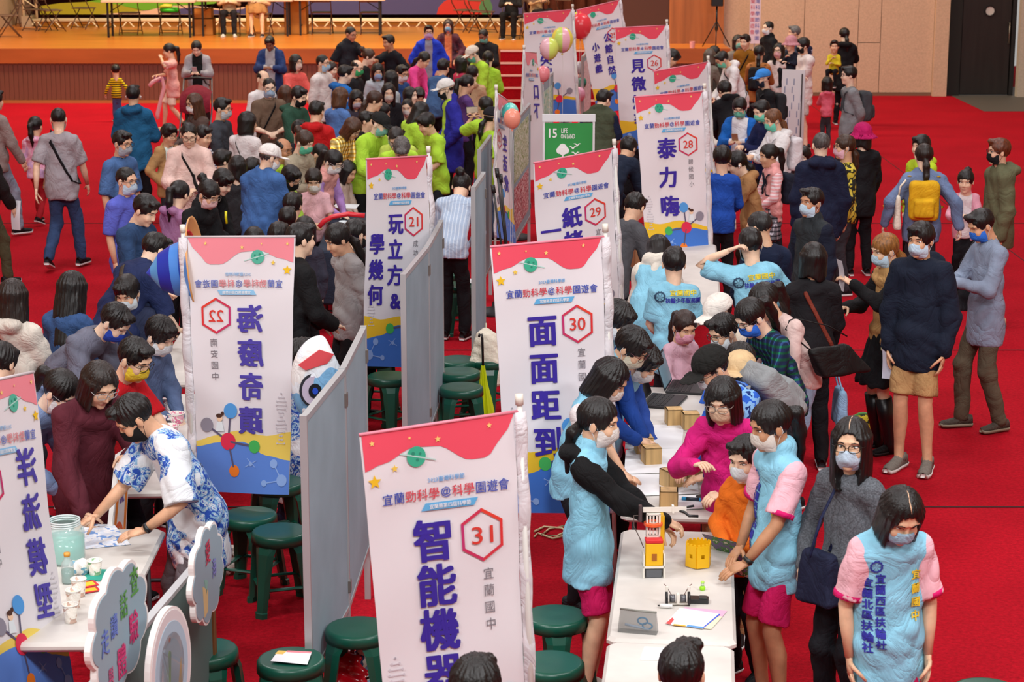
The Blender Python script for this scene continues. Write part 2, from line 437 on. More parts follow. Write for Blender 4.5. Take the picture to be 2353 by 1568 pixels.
def hat_mesh(kind, l):
    k = ('hat', kind, l)
    if k in TPL: return TPL[k]
    mb = MB()
    if kind in ('cap', 'capback'):
        sgn = 1 if kind == 'cap' else -1
        def f(P):
            P = P.astype(np.float32)
            d = ell(P, (0, -.012, .045), (.095, .112, .096)); a = np.arctan2(P[:, 0], P[:, 1])
            d = d+.0016*np.cos(a*6)**20*2
            d = smax(d, -(P[:, 2]-.03+.12*P[:, 1]*sgn*0), .006)
            br = ell(P-np.stack([0*P[:, 0], 0*P[:, 0], -P[:, 0]**2*2.2], 1).astype(np.float32), (0, sgn*.115, .036), (.078, .082, .007))
            return smin(d, br, .008)
        V, F = nets(f, (-.12, -.23, -.02), (.12, .23, .17), HV[l])
    else:
        def f(P):
            P = P.astype(np.float32)
            d = smax(ell(P, (0, -.012, .05), (.1, .115, .1)), -(P[:, 2]-.02), .006)
            r = np.sqrt(P[:, 0]**2+(P[:, 1]+.012)**2)
            br = np.maximum(np.abs(P[:, 2]-(.03-.75*(r-.1)))*.8-.006, np.abs(r-.125)-.035)
            return smin(d, br, .012)
        V, F = nets(f, (-.19, -.2, -.06), (.19, .19, .17), HV[l])
    TPL[k] = (V, F); return TPL[k]
def xf_add(mb, V, F, mi=0): mb.add([tuple(v) for v in V], [tuple(f) for f in F], mi)
def mk_facewear():
    T = {}
    # face mask: pleated sheet, rim and two ear loops
    nu, nv = 15, 9; V = []
    for j in range(nv):
        t = j/(nv-1); z = -.014-.098*t
        wd = 1.0-.12*abs(t-.45)**2*4
        for i in range(nu):
            u = -1+2*i/(nu-1); a = u*1.22
            x = .0715*math.sin(a)/math.sin(1.22)*wd
            peak = .112-.020*(t-.32)**2*6-.01*t
            y = .018+(peak-.018)*(math.cos(a)-math.cos(1.22))/(1-math.cos(1.22))
            y += .0022*math.sin(t*math.pi*6)*(1-abs(u))+.001
            zz = z-.006*(1-abs(u))*0+(.012*(1-abs(u))**2 if j == 0 else 0)+(-.006*(1-abs(u)) if j == nv-1 else 0)+abs(u)*.012*(.5-t)*-1
            V.append((x, y, zz))
    F = [(j*nu+i, j*nu+i+1, (j+1)*nu+i+1, (j+1)*nu+i) for j in range(nv-1) for i in range(nu-1)]
    mb = MB(); mb.add(V, F, 0)
    n0 = len(V); mb.add([(x*.985, y-.003, z) for x, y, z in V], [f[::-1] for f in F], 0)
    T['mask'] = mesh('face_mask', mb.V, mb.F, True)
    for s in (-1, 1):
        lp = MB()
        a = V[(nu-1 if s > 0 else 0)+nu]; b = V[(nu-1 if s > 0 else 0)+(nv-2)*nu]
        lp.tube([a, (s*.079, .0, .02), (s*.086, -.022, .012), (s*.086, -.026, -.015), (s*.079, -.005, -.04), b], .0016, 4)
        T['loop', s] = mesh('ear_loop', lp.V, lp.F, True)
    g = MB()
    for s in (-1, 1):
        c = [(s*.033+.026*math.copysign(abs(math.cos(a))**.7, math.cos(a)), .101-.012*abs(math.cos(a)) if math.copysign(1, math.cos(a)) == s else .101, .006+.018*math.copysign(abs(math.sin(a))**.7, math.sin(a))) for a in [2*math.pi*k/14 for k in range(14)]]
        g.tube(c, .0022, 4, closed=True)
        g.tube([(s*.058, .092, .012), (s*.074, .075, .012), (s*.083, -.005, .01), (s*.084, -.03, -.006)], .0018, 4)
    g.tube([(-.009, .102, .009), (0, .105, .012), (.009, .102, .009)], .0018, 4)
    T['glasses'] = mesh('eyeglasses', g.V, g.F, True)
    # eyes: white, iris, lash line; brows; lips
    for nm, open_ in (('eyes', 1.0), ('eyes_down', .45)):
        for s in (-1, 1):
            e = MB()
            c = march(f_head, [(s*.032, .11, .007)], (0, -1, 0))[0]
            e.ball((c[0], c[1]-.0052, c[2]), (.0145, .0085, .0068*open_), 10, 6, 0)
            e.ball((c[0]-s*.001, c[1]-.0028, c[2]-.0008), (.0062, .0074, .0062*open_), 8, 6, 1)
            pts = march(f_head, [(s*(.032+.016*t), .11, .007+.0075*open_*(1-t*t)-.001*t*s*0) for t in (-1, -.5, 0, .5, 1)], (0, -1, 0), off=.0012)
            e.tube([tuple(p+np.array([0, .002*(1-abs(t)), 0])) for p, t in zip(pts, (-1, -.5, 0, .5, 1))], .0014, 4, mi=1)
            T[nm, s] = mesh('eye', e.V, e.F, True, e.M)
    for s in (-1, 1):
        b = MB()
        pts = march(f_head, [(s*.017, .12, .028), (s*.032, .12, .031), (s*.047, .12, .027)], (0, -1, 0), off=.0005)
        b.tube([tuple(p) for p in pts], [.0022, .003, .0012], 5)
        T['brow', s] = mesh('eyebrow', b.V, b.F, True)
    b = MB()
    for z, r in ((-.0615, .0028), (-.0695, .0034)):
        pts = march(f_head, [(x, .12, z+.002*(abs(x) < .01)) for x in (-.019, -.01, 0, .01, .019)], (0, -1, 0), off=-.0006)
        b.tube([tuple(p) for p in pts], [.0008, r*.8, r, r*.8, .0008], 6)
    T['lips'] = mesh('lips', b.V, b.F, True)
    # shoe: heel at y=-.08, toe at y=.17, ankle at origin, sole at z=-.07
    sh = MB()
    prof = [(-.085, .028, .02, .055), (-.07, .036, .0, .06), (-.03, .038, 0, .072), (.02, .038, 0, .06), (.07, .044, 0, .034), (.12, .046, 0, .024), (.155, .034, 0, .018), (.172, .014, .0, .01)]
    for k, (mi, z0f) in enumerate(((0, .022), (1, 0))):
        V = []; n = 10
        for y, wd, z0, zt in prof:
            for j in range(n):
                a = 2*math.pi*j/n; cx, sz = math.cos(a), math.sin(a)
                if k == 0: V.append((cx*wd*.94, y, -.07+.018+(zt+.012)*max(0, sz)**.8+(.004 if sz < 0 else 0)))
                else: V.append((cx*wd*1.04, y*1.02, -.07+(.024 if sz > 0 else 0)+(.01 if y > .16 else 0)))
        F = [(i*n+j, (i+1)*n+j, (i+1)*n+(j+1) % n, i*n+(j+1) % n)[::-1] for i in range(len(prof)-1) for j in range(n)]
        F += [tuple(range(n)), tuple(range((len(prof)-1)*n, len(prof)*n))[::-1]]
        sh.add(V, F, mi)
    sh.tube([(0, -.02, -.02), (0, -.015, .02)], [.04, .036], 10, 0)
    T['shoe'] = (sh.V, sh.F, sh.M)
    return T
FW = None
SKIN = ['#e8c3a6', '#dfb596', '#ecccb2', '#d8ab8a']
# ------------------------------------------------------------------ people
def Rx(a): c, s = math.cos(a), math.sin(a); return np.array([[1, 0, 0], [0, c, -s], [0, s, c]])
def Ry(a): c, s = math.cos(a), math.sin(a); return np.array([[c, 0, s], [0, 1, 0], [-s, 0, c]])
def Rz(a): c, s = math.cos(a), math.sin(a); return np.array([[c, -s, 0], [s, c, 0], [0, 0, 1]])
def ik(a, t, l1, l2, pole):
    a = np.array(a, float); t = np.array(t, float); d = t-a; L = np.linalg.norm(d); mx = (l1+l2)*.985
    if L > mx: d *= mx/L; t = a+d; L = mx
    x = (l1*l1-l2*l2+L*L)/(2*L); h = math.sqrt(max(l1*l1-x*x, 0)); n = d/L
    p = np.array(pole, float); p -= n*p.dot(n); p /= max(np.linalg.norm(p), 1e-6)
    return a+n*x+p*h, t
POSES = {  # hand targets from the shoulders (side, forward, up) and the elbow pole, right then left (x mirrored for the left)
    'stand': [(.05, .03, -.54), (.05, .05, -.54)], 'phone': [(-.1, .3, -.2), (-.1, .3, -.2)],
    'table': [(-.05, .25, -.41), (-.07, .22, -.43)], 'read': [(-.08, .3, -.3), (-.08, .28, -.3)],
    'cross': [(-.3, .17, -.24), (-.28, .2, -.2)], 'behind': [(-.12, -.12, -.46), (-.12, -.12, -.46)],
    'phone1': [(-.1, .28, -.16), (.07, .03, -.54)], 'phone1l': [(.07, .03, -.54), (-.1, .28, -.16)],
    'reach': [(-.02, .5, -.25), (.05, .1, -.5)], 'reachl': [(.05, .1, -.5), (-.02, .5, -.25)],
    'reach2': [(0, .48, -.12), (0, .48, -.12)], 'up': [(.0, .38, .28), (0, .38, .28)], 'wave': [(.08, .24, .24), (-.05, .3, -.3)],
    'headr': [(-.16, -.02, .3), (-.05, .3, -.35)], 'headl': [(-.05, .3, -.35), (-.16, -.02, .3)], 'pock': [(.03, .1, -.42), (.03, .1, -.42)],
    'pointr': [(.5, .25, .02), (.05, .1, -.5)], 'pointl': [(.05, .1, -.5), (.5, .25, .02)], 'hold': [(-.12, .26, -.05), (-.12, .26, -.2)],
    'swing': [(.06, .22, -.5), (.06, -.2, -.5)], 'down': [(.04, .2, -.5), (.04, .2, -.5)], 'away': [(.22, -.1, -.46), (.22, .05, -.46)]}
NP = 0
OCC = []
def person(px, py, h, F, label, hair='short', hc='#0d0a09', lean=0, pose='stand', gaze=(0, 0), top='#888888', tk='cloth', tc2=None, tc3=None,
           ts=1.0, sl=1, th=.012, hood=None, vest=None, vk='cloth', jacket=None, jk='cloth', jc2=None, open_=0, bot='#15151a', bk='cloth', bt='trousers', shoe='#16161a', sole='#dcdcdc',
           mask=None, gl=None, hat=None, hatc=None, strap=None, legs='stand', wide=1.0, skin=None, hem=.1, D=None, side=0, collar=None, puff=0, eyes=None,
           hands=None, pack=None, ears=None, extra=None, xyz=None, cat='person', band=None, watch=None, cuff=None, part=False, shsc=1.0):
    global NP, FW
    if FW is None: FW = mk_facewear()
    NP += 1; rd = random.Random(NP*13+5)
    if xyz is None and D is None:      # keep bodies apart: a slightly taller or shorter person stands nearer or farther on the same line of sight
        def spot(hh, nx=F):
            g = at(px, py, hh*(1-.3*(1-math.cos(R_(lean)))))
            f_ = Rz(math.pi+R_(F))@np.array([0, 1, 0]); o_ = -(.1+.42*math.sin(R_(lean)))*.6
            return g.x+f_[0]*o_, g.y+f_[1]*o_
        best = None
        for dh in (0, .02, -.02, .04, -.04, .06, -.06, .08, -.08, .1, -.1):
            x_, y_ = spot(h+dh*min(1, h/1.5)); q = min([math.hypot(x_-a, y_-b) for a, b in OCC]+[9])
            if y_ > 37.4: q = -1
            q = min(q, .42)-abs(dh)*.4
            if best is None or q > best[0]+1e-6: best = (q, dh, x_, y_)
        h += best[1]*min(1, h/1.5); OCC.append(best[2:])
    hs = 1.0 if h > 1.5 else (.93+.07*(h-1.0)/.5 if h > 1 else .9)
    S = (h-.237*hs)/(1.72-.237)
    ln = R_(lean); sd = R_(side)
    def dr(k): return np.array([math.sin(sd*k), math.sin(ln*k)*math.cos(sd*k), math.cos(ln*k)*math.cos(sd*k)])
    sit = legs == 'sit'; PZ = .95*S if not sit else .52*S+.02
    P0 = np.array([0, -.17*math.sin(ln)*S*(0 if sit else 1), PZ]); P1 = P0+.19*S*dr(.5); P2 = P1+.22*S*dr(.85); P3 = P2+.115*S*dr(1.0)
    up = dr(1.0); X = np.array([math.cos(sd), 0, -math.sin(sd)]); FR = np.cross(up, X); FR /= np.linalg.norm(FR)
    sw = .142*S*(.6+.4*wide)
    SH = [P2+up*.02*S+X*sw, P2+up*.02*S-X*sw]
    # head
    Rh = Rz(R_(gaze[0]))@Rx(-R_(gaze[1])-ln*.25)@Ry(sd*.4)
    piv = np.array([0, -.03, -.13])*hs
    neck = P3+up*(.0)
    Hc = neck-Rh@piv
    tx = lambda V: (np.asarray(V)*hs)@Rh.T+Hc
    crown = tx([(0, -.01, .122)])[0]
    # place: the ray of the head-top pixel meets the crown height
    rz = math.pi+R_(F)           # F=0 faces the camera, 90 faces right
    Rw = Rz(rz)
    if xyz is not None: root = Vector(xyz)
    else:
        z = float(crown[2])
        base = atd(px, py, D) if D else at(px, py, z)
        oz = base.z-z if D else 0
        off = Rw@np.array([crown[0], crown[1], 0])
        root = Vector((base.x-off[0], base.y-off[1], oz if D else 0))
    dist = root.y; l = LODv(dist)
    t = thing('person', label, cat, root, rz)
    sk = skin or rd.choice(SKIN); MS = mat(sk, .55, 'skin')
    vis = abs((F+gaze[0]+180) % 360-180) < 115
    # ---- arms
    hands = hands or POSES[pose]; EL = []; WR = []; HD = []
    for i, s in ((0, 1), (1, -1)):
        hx, hy, hz = hands[i]
        tg = SH[i]+np.array([s*hx, hy, hz])*S
        pole = np.array([s*.8, -.45, -.75]) if hz < .15 else np.array([s*1.0, .15, -.35])
        e, w_ = ik(SH[i], tg, .285*S, .255*S, pole)
        EL.append(e); WR.append(w_); v = w_-e; HD.append(v/np.linalg.norm(v))
    # ---- legs
    HP, KN, AN = [], [], []
    for i, s in ((0, 1), (1, -1)):
        hp = np.array([s*.07*S, P0[1], PZ-.03*S])
        if sit: kn = hp+np.array([s*.05, .4, .02])*S; an = np.array([kn[0], kn[1]-.02*S, .08*S])
        else:
            st = .0
            if legs == 'walk': st = .2*s
            if legs == 'walkl': st = -.2*s
            if legs == 'step': st = .1*s
            an = np.array([s*.1*S*wide, st*S, (.08+(.07 if legs in ('walk', 'walkl') and st < 0 else 0))*S])
            kn, an = ik(hp, an, .43*S, .42*S, np.array([0, 1, 0]))
        HP.append(hp); KN.append(kn); AN.append(an)
    # ---- body mesh: head surface plus tapering limbs, torso, hands with five fingers
    mb = MB(); HVv, HF = head_mesh(l); mb.V = [tuple(v) for v in tx(HVv)]; mb.F = [tuple(f) for f in HF.tolist()]; mb.M = [0]*len(mb.F); mb.n = len(mb.V)
    n = 12 if l == 0 else 8
    mb.tube([P0-up*.06*S, P0, P1, P2, P2+up*.07*S, P3, P3+up*.03*S], [.09*S, .12*S, .1*S, .115*S, .07*S, .05*S, .05*S], n, 0, [.62]*4+[.8, 1, 1], side=X)
    for i, s in ((0, 1), (1, -1)):
        mb.tube([SH[i]-X*s*.05*S, SH[i], SH[i]*.5+EL[i]*.5, EL[i], EL[i]*.65+WR[i]*.35, WR[i]], [.03*S, .046*S, .042*S, .036*S, .036*S, .025*S], n, 0, [1]*5+[.8])
        lk = .84 if bt in ('trousers', 'tights') else 1.0
        mb.tube([HP[i]+np.array([0, 0, .04*S]), HP[i], HP[i]*.5+KN[i]*.5, KN[i], KN[i]*.68+AN[i]*.32+np.array([0, -.012*S, 0]), KN[i]*.3+AN[i]*.7, AN[i], AN[i]+np.array([0, .03, -.05])*S],
                [q_*S*lk for q_ in (.055, .07, .062, .05, .053, .038, .034, .03)], n)
        d = HD[i]
        if pose in ('table',) : d = d*np.array([1, 1, .35]); d = d/np.linalg.norm(d)
        nrm = np.array([-s*.9, .1, -.35]) if abs(d[2]) > .7 else np.array([-s*.25, 0, -1.0])
        nrm = nrm-d*nrm.dot(d); nrm /= np.linalg.norm(nrm); T = np.cross(d, nrm)*(-s)
        if T[1] < 0 and abs(d[2]) > .7: T = -T
        elif abs(d[2]) <= .7 and T[0]*s > 0: T = -T
        hl = S*(1 if h > 1.4 else 1.05)
        W0 = WR[i]; pm = W0+d*.045*hl; kk = W0+d*.088*hl
        mb.tube([W0-d*.012*hl, W0+d*.01*hl, pm, kk], [.024*hl, .027*hl, .038*hl, .036*hl], 8, 0, [.75, .62, .36, .3], side=T)
        cu = .35 if pose in ('table', 'reach', 'stand', 'swing') else .85
        for q, (o, L) in enumerate(((.026, .072), (.009, .08), (-.009, .076), (-.025, .06))):
            p = kk+T*o*hl-d*.012*hl; pts = [p]; a = cu*.4
            for seg in (.42, .32, .26):
                dd = d*math.cos(a)+nrm*math.sin(a); pts.append(pts[-1]+dd*L*seg*hl*1.1); a += cu*.75
            mb.tube(pts, [.0095*hl, .009*hl, .008*hl, .006*hl], 5 if l else 6)
        p = W0+d*.028*hl+T*.024*hl
        mb.tube([p, p+(T*.8+d*.6+nrm*.3)*.03*hl, p+(T*.8+d*1.1+nrm*.8)*.045*hl, p+(T*.6+d*1.5+nrm*1.1)*.055*hl], [.013*hl, .0115*hl, .01*hl, .007*hl], 5 if l else 6)
    body = mb.build('body', MS, t, True)
    # ---- face
    MH = Matrix([list(Rh[0]*hs)+[Hc[0]], list(Rh[1]*hs)+[Hc[1]], list(Rh[2]*hs)+[Hc[2]], [0, 0, 0, 1]])
    def hpart(name, me, m):
        o = bpy.data.objects.new(name, me); COL.objects.link(o); o.parent = t; o.matrix_local = MH
        for k, x in enumerate(m if isinstance(m, list) else [m]):
            if len(me.materials) <= k: me.materials.append(x)
            o.material_slots[k].link = 'OBJECT'; o.material_slots[k].material = x
        return o
    if vis:
        for s in (-1, 1):
            hpart('eye', FW['eyes' if gaze[1] < 18 and eyes != 'down' else 'eyes_down', s], [mat('#efe9e2', .3), mat('#120c0a', .25)])
            hpart('eyebrow', FW['brow', s], mat('#17100d', .8))
        if not mask: hpart('lips', FW['lips'], mat('#b5655c', .5))
        if gl: hpart('eyeglasses', FW['glasses'], mat('#16130f' if gl is True else gl, .3))
    if mask:
        mo = hpart('face_mask', FW['mask'], mat(mask, .8, 'cloth')); lo_ = [hpart('ear_loop', FW['loop', s], mat('#e8ecee' if mask != '#141416' else '#141416', .7)) for s in (-1, 1)]
        for o_ in lo_: o_.parent = mo; o_.matrix_local = Matrix.Identity(4)
    if hair:
        if hat: hair += 'H'
        k = ('hm', hair, l)
        if k not in TPL:
            V, Fq = hair_mesh(hair, l); TPL[k] = mesh('hair', V, Fq, True)
        hpart('hair', TPL[k], mat(hc, .42, 'hair'))
    if hat:
        k = ('htm', hat, l)
        if k not in TPL: V, Fq = hat_mesh(hat, l); TPL[k] = mesh(hat, V, Fq, True)
        hpart('hat' if hat == 'bucket' else 'cap', TPL[k], mat(hatc, .8, 'cloth'))
    if band:
        bb = MB(); bb.tube([(0, -.094+.0, .042), (.0, -.106, .04)], [.032, .032], 10); hpart('hair_tie', mesh('hair_tie', bb.V, bb.F, True), mat(band, .6))
    if part:
        pp = march(f_hair(hair.rstrip('H')), [(0.002*math.sin(y_*60), y_, .2) for y_ in (.07, .05, .03, .01, -.01, -.035)], (0, 0, -1), 30, -.0005)
        bb = MB(); bb.tube([tuple(p_) for p_ in pp], [.001, .0028, .0034, .003, .0022, .0008], 5); hpart('hair_parting', mesh('hair_parting', bb.V, bb.F, True), mat(sk, .6))
    if ears:
        bb = MB(); bb.ball((.085, .0, -.012), .011, 8, 6); bb.tube([(.087, .002, -.014), (.087, .006, -.034)], .004, 6); bb.ball((-.085, .0, -.012), .011, 8, 6); bb.tube([(-.087, .002, -.014), (-.087, .006, -.034)], .004, 6)
        hpart('earbud', mesh('earbud', bb.V, bb.F, True), mat(ears, .4))
    # ---- clothes
    v = min(max(dist*.00085, .0085), .021)
    ph = [rd.uniform(0, 6) for _ in range(4)]
    def folds(P, A):
        a = np.sin(P[:, 2]*17+P[:, 0]*12*math.sin(ph[3])+2.4*np.sin(P[:, 0]*8+P[:, 1]*6+ph[0])+ph[1])
        b = np.sin(P[:, 0]*15-P[:, 2]*10+2.2*np.sin(P[:, 2]*8+P[:, 1]*5+ph[2]))
        return A*((1-2*np.abs(a))*.8+(1-2*np.abs(b))*.8*(a+.3))
    def ftorso(g, hm, fl=.6):
        hipw, wst, ch = (.14+g*.8)*S*wide, (.124+g*.8)*S*wide, (.136+g*.7)*S*wide
        lowr = P0-dr(.1)*hm*S
        def f(P):
            d = econe(P, lowr, P0, hipw*1.03, hipw, FR, fl+.2)
            d = smin(d, econe(P, P0, P1, hipw, wst, FR, fl+.04), .03)
            d = smin(d, econe(P, P1, P2-up*.01, wst, ch*.93, FR, fl), .04)
            d = smin(d, rcone(P, SH[0]-X*.02*S, SH[1]+X*.02*S, (.05+g*.7)*S, (.05+g*.7)*S), .05)
            d = smin(d, rcone(P, P2+up*.04*S, P3-up*.06*S, (.07+g*.5)*S, (.044+g*.3)*S), .045)
            for q in (0, 1): d = smin(d, rcone(P, SH[q]+up*.005*S, P3-up*.085*S, (.044+g*.4)*S, (.038+g*.3)*S), .03)
            d = np.maximum(d, -((P-lowr)@dr(.1))-.055*S)
            return d
        return f
    def fsleeve(g, L):
        def f(P):
            d = None
            for i in (0, 1):
                if L >= 1:
                    q = rcone(P, SH[i], EL[i], (.053+g*.8)*S, (.044+g*.8)*S); e = WR[i]-HD[i]*.012*S
                    q = smin(q, rcone(P, EL[i], e, (.044+g*.8)*S, (.033+g*.6)*S), .02)
                else:
                    e = SH[i]*(1-L*1.55)+EL[i]*L*1.55 if L*1.55 < 1 else EL[i]
                    ax = (e-SH[i])/max(np.linalg.norm(e-SH[i]), 1e-6)
                    q = rcone(P, SH[i], e, (.055+g*.8)*S, (.06+g*.8)*S); q = np.maximum(q, (P-e)@ax.astype(np.float32)-.005)
                d = q if d is None else np.minimum(d, q)
            return d
        return f
    def garment(name, g, hm, L, m, hoodf=False, open_w=0, puff_=0, coll=0, fold=.004, vestcut=False):
        ft, fs = ftorso(g, hm), fsleeve(g, L)
        NKc = P3-up*.02*S
        def f(P):
            d = ft(P)
            if L > 0: d = smin(d, fs(P), .025)
            if hoodf:
                c = P2+up*.09*S-FR*.09*S
                d = smin(d, econe(P, c-X*.055*S, c+X*.055*S, .072*S, .072*S, up, .72), .018)
                d = smin(d, rcone(P, c-up*.08*S, c-up*.02*S, .03*S, .05*S), .02)
                d = smin(d, econe(P, P3-up*.05*S-FR*.03*S-X*.05*S, P3-up*.05*S-FR*.03*S+X*.05*S, .055*S, .055*S, up, .6), .02)
            if coll:
                d = smin(d, np.maximum(np.abs(rcone(P, P2, P3-up*.005*S, .074*S, .08*S))-.007, -((P-P3)@up)-.09*S), .01)
            if puff_:
                d = d-.011*np.abs(np.sin(((P-P0)@up)*math.pi/.085))+.004
            d = d+folds(P, fold)
            if vestcut:
                for i in (0, 1): d = smax(d, -rcone(P, SH[i]+(X if i == 0 else -X)*.055*S-up*.01*S, SH[i]*.6+EL[i]*.4+(X if i == 0 else -X)*.02*S, .05*S, .07*S), .008)
            if open_w:
                xx = np.abs((P-P0)@X); ff = (P-P0)@FR
                d = np.maximum(d, -np.maximum(xx-open_w*S, -ff))
            d = np.maximum(d, -(rcone(P, P2+up*.02*S, P3+up*.03*S, .055*S, .052*S)))
            return d
        pts = np.array([P0, P1, P2, P3, *SH]+([*EL, *WR] if L > .6 else [*EL]))
        lo = pts.min(0)-np.array([.22*S*wide, .22*S, .02]); hi = pts.max(0)+np.array([.22*S*wide, .22*S, .09])
        lo[2] = min(lo[2]-.07, P0[2]-(hm+.22)*S)
        V, Fq = nets(f, lo, hi, v)
        o = link(name, mesh(name, V, Fq, True), t, m)
        return o, f
    if cuff and sl < 1:
        for i in (0, 1):
            k_ = min(sl*1.55, 1); e = SH[i]*(1-k_)+EL[i]*k_; ax = (EL[i]-SH[i])/np.linalg.norm(EL[i]-SH[i]); b2 = MB()
            b2.tube([e-ax*.014, e+ax*.012], (.0635+th*.8)*S, 16); b2.build('sleeve_band', mat(cuff, .8, 'cloth'), t, True)
    vt = vest is not None; jt = jacket is not None
    fold = .0045 if th < .02 else .006
    mtop = mat(top, .85, tk, tc2, ts, c3=tc3)
    nm = {1: 'long_sleeved_top'}.get(sl, 'shirt')
    so, fshirt = garment('jacket' if hood or th > .02 else nm, th, hem, sl, mtop, hoodf=bool(hood), puff_=puff if not vt and not jt else 0, coll=collar or 0, fold=fold)
    outer = fshirt
    if vt:
        vo, outer = garment('vest', th+.014, hem+.03, 0, mat(vest, .7 if vk == 'cloth' else .8, vk), puff_=puff, coll=1, fold=.005, vestcut=True, open_w=open_)
    if jt:
        jo, outer = garment('jacket', th+.016, hem+.04, 1, mat(jacket, .8, jk, jc2), open_w=open_, coll=1, fold=.007)
    # trousers / shorts / skirt
    g = .012 if bt != 'tights' else .004
    def fleg(P):
        d = econe(P, P0+up*.02*S, P0-np.array([0, 0, .05*S]), .122*S*wide, .13*S*wide, (0, 1, 0), .66)
        for i in (0, 1):
            if bt in ('trousers', 'tights'):
                q = rcone(P, HP[i]-np.array([0, 0, .03*S]), KN[i], (.07+g)*S, (.053+g)*S)
                q = smin(q, rcone(P, KN[i], AN[i]+np.array([0, 0, .01]), (.056+g)*S, (.043+g)*S), .02)
            elif bt == 'shorts':
                e = HP[i]*.12+KN[i]*.88; q = rcone(P, HP[i], e, .07*S, .084*S); ax = (KN[i]-HP[i]); ax /= np.linalg.norm(ax)
                q = np.maximum(q, (P-e)@ax.astype(np.float32))
            else:
                k2 = .85 if bt == 'skirt' else 1.45
                e = P0*(1-k2)+(KN[0]*.5+KN[1]*.5)*k2; q = econe(P, P0, e, .14*S, .21*S, (0, 1, 0), .8)*.9
                q = np.maximum(q, -(P[:, 2]-e[2])); q = q+.006*np.sin(np.arctan2(P[:, 0], P[:, 1])*14)
            d = smin(d, q, .03)
        if bk != 'denim': pass
        return d+folds(P*np.float32(.9), .005)
    pts = np.array([P0, *HP, *KN]+([*AN] if bt in ('trousers', 'tights') else []))
    V, Fq = nets(fleg, pts.min(0)-np.array([.24, .24, .04 if bt in ('trousers', 'tights') else .3])*S, pts.max(0)+.24*S, max(v, .011))
    bn = {'tights': 'leggings', 'dress': 'skirt'}.get(bt, bt)
    link(bn, mesh(bn, V, Fq, True), t, mat(bot, .85, bk))
    # shoes
    k = ('shoe', hs)
    if k not in TPL: SV, SF, SM = FW['shoe']; TPL[k] = (mesh('shoe', SV, SF, True, SM))
    me = TPL[k]
    for i, s in ((0, 1), (1, -1)):
        o = bpy.data.objects.new('shoe', me); COL.objects.link(o); o.parent = t
        while len(me.materials) < 2: me.materials.append(mat('#16161a', .6))
        q = min(1, max(.62, S))*shsc; o.scale = (q, q, q)
        o.location = (AN[i][0], AN[i][1], max(AN[i][2]-.08*S, 0)+.07*q)
        o.rotation_euler = (-.35 if AN[i][2] > .12*S and not sit else 0, 0, -s*.15)
        for kk_, x in enumerate((mat(shoe, .6, 'cloth'), mat(sole, .6))): o.material_slots[kk_].link = 'OBJECT'; o.material_slots[kk_].material = x
    # cross-body strap: (colour, side it starts on, width)
    def surf_path(pts_, off=.006):
        C_ = np.array(pts_, dtype=np.float32); ax = P1+(P2-P1)*.5
        dirs = []; st = []
        for p in C_:
            s_ = (p-P0)@up; c = P0+up*s_; dv = p-c; dv = dv/max(np.linalg.norm(dv), 1e-6); st.append(c+dv*.42); dirs.append(-dv)
        return march(outer, np.array(st), np.array(dirs), 30, off, .8)
    if strap:
        scol, ss, wdt = strap[:3]; a = []
        sh_ = P2+up*.06*S+X*ss*.09*S; hp_ = P0-X*ss*.17*S-up*.02*S
        a, dd = [sh_+up*.3], [-up]
        for fb in (1, -1):
            for q in range(1, 12):
                u = q/12; c = sh_*(1-u)+hp_*u if fb > 0 else hp_*(1-u)+sh_*u
                a.append(c+FR*fb*.42); dd.append(-FR*fb)
            if fb > 0: a.append(hp_-X*ss*.3); dd.append(X*ss)
        pth = march(outer, np.array(a), np.array(dd), 34, .005, .8); gd = np.abs(outer(pth.astype(np.float32))) < .03; pth = pth[gd]; b2 = MB()
        b2.tube([tuple(p) for p in pth], wdt*.5, 6, 0, .22, side=up, closed=True)
        b2.build('shoulder_strap', mat(scol, .7, 'cloth'), t, True)
    if pack:       # rucksack on the back, worn: a part of what moves with the wearer
        bcol, = pack[:1]; bt_ = thing('backpack', pack[1], 'backpack', root, rz)
        b2 = MB(); M_ = Matrix([list(X)+[0], list(FR)+[0], list(up)+[0], [0, 0, 0, 1]]).inverted().transposed()
        M_ = Matrix([[X[0], FR[0], up[0], 0], [X[1], FR[1], up[1], 0], [X[2], FR[2], up[2], 0], [0, 0, 0, 1]])
        c = P1+up*.06*S-FR*.2*S
        def fb_(P):
            Q = (P-c); a_ = np.stack([Q@X, Q@FR, Q@up], 1).astype(np.float32)/S
            q = np.abs(a_)-np.array([.1, .03, .15]); d = np.sqrt((np.maximum(q, 0)**2).sum(1))+np.minimum(q.max(1), 0)-.05
            q2 = np.abs(a_-np.array([0, -.09, -.07]))-np.array([.07, .01, .06]); d2 = np.sqrt((np.maximum(q2, 0)**2).sum(1))+np.minimum(q2.max(1), 0)-.03
            return smin(d, d2, .01)*S+folds(P, .003)
        V, Fq = nets(fb_, c-.3*S, c+.3*S, max(v*.8, .009)); link('bag_body', mesh('bag_body', V, Fq, True), bt_, mat(bcol, .8, pack[2] if len(pack) > 2 else 'cloth', pack[3] if len(pack) > 3 else None, c3=pack[4] if len(pack) > 4 else None))
        for s in (1, -1):
            a = []
            for q in range(11):
                u = q/10; ang = math.pi*u
                cc = P2+X*s*.1*S+up*(.07-.0*u)*S-up*(.33*S*u)
                a.append(cc+FR*(.3*math.sin(ang) if 0 < q else 0)+(-FR*.05 if q == 0 else 0)-(X*s*.03*u))
            a = surf_path(a, .008); b2.tube([tuple(p) for p in a], .022*S, 6, 0, .3, side=X)
        b2.build('shoulder_strap', mat(bcol, .8, 'cloth'), bt_, True)
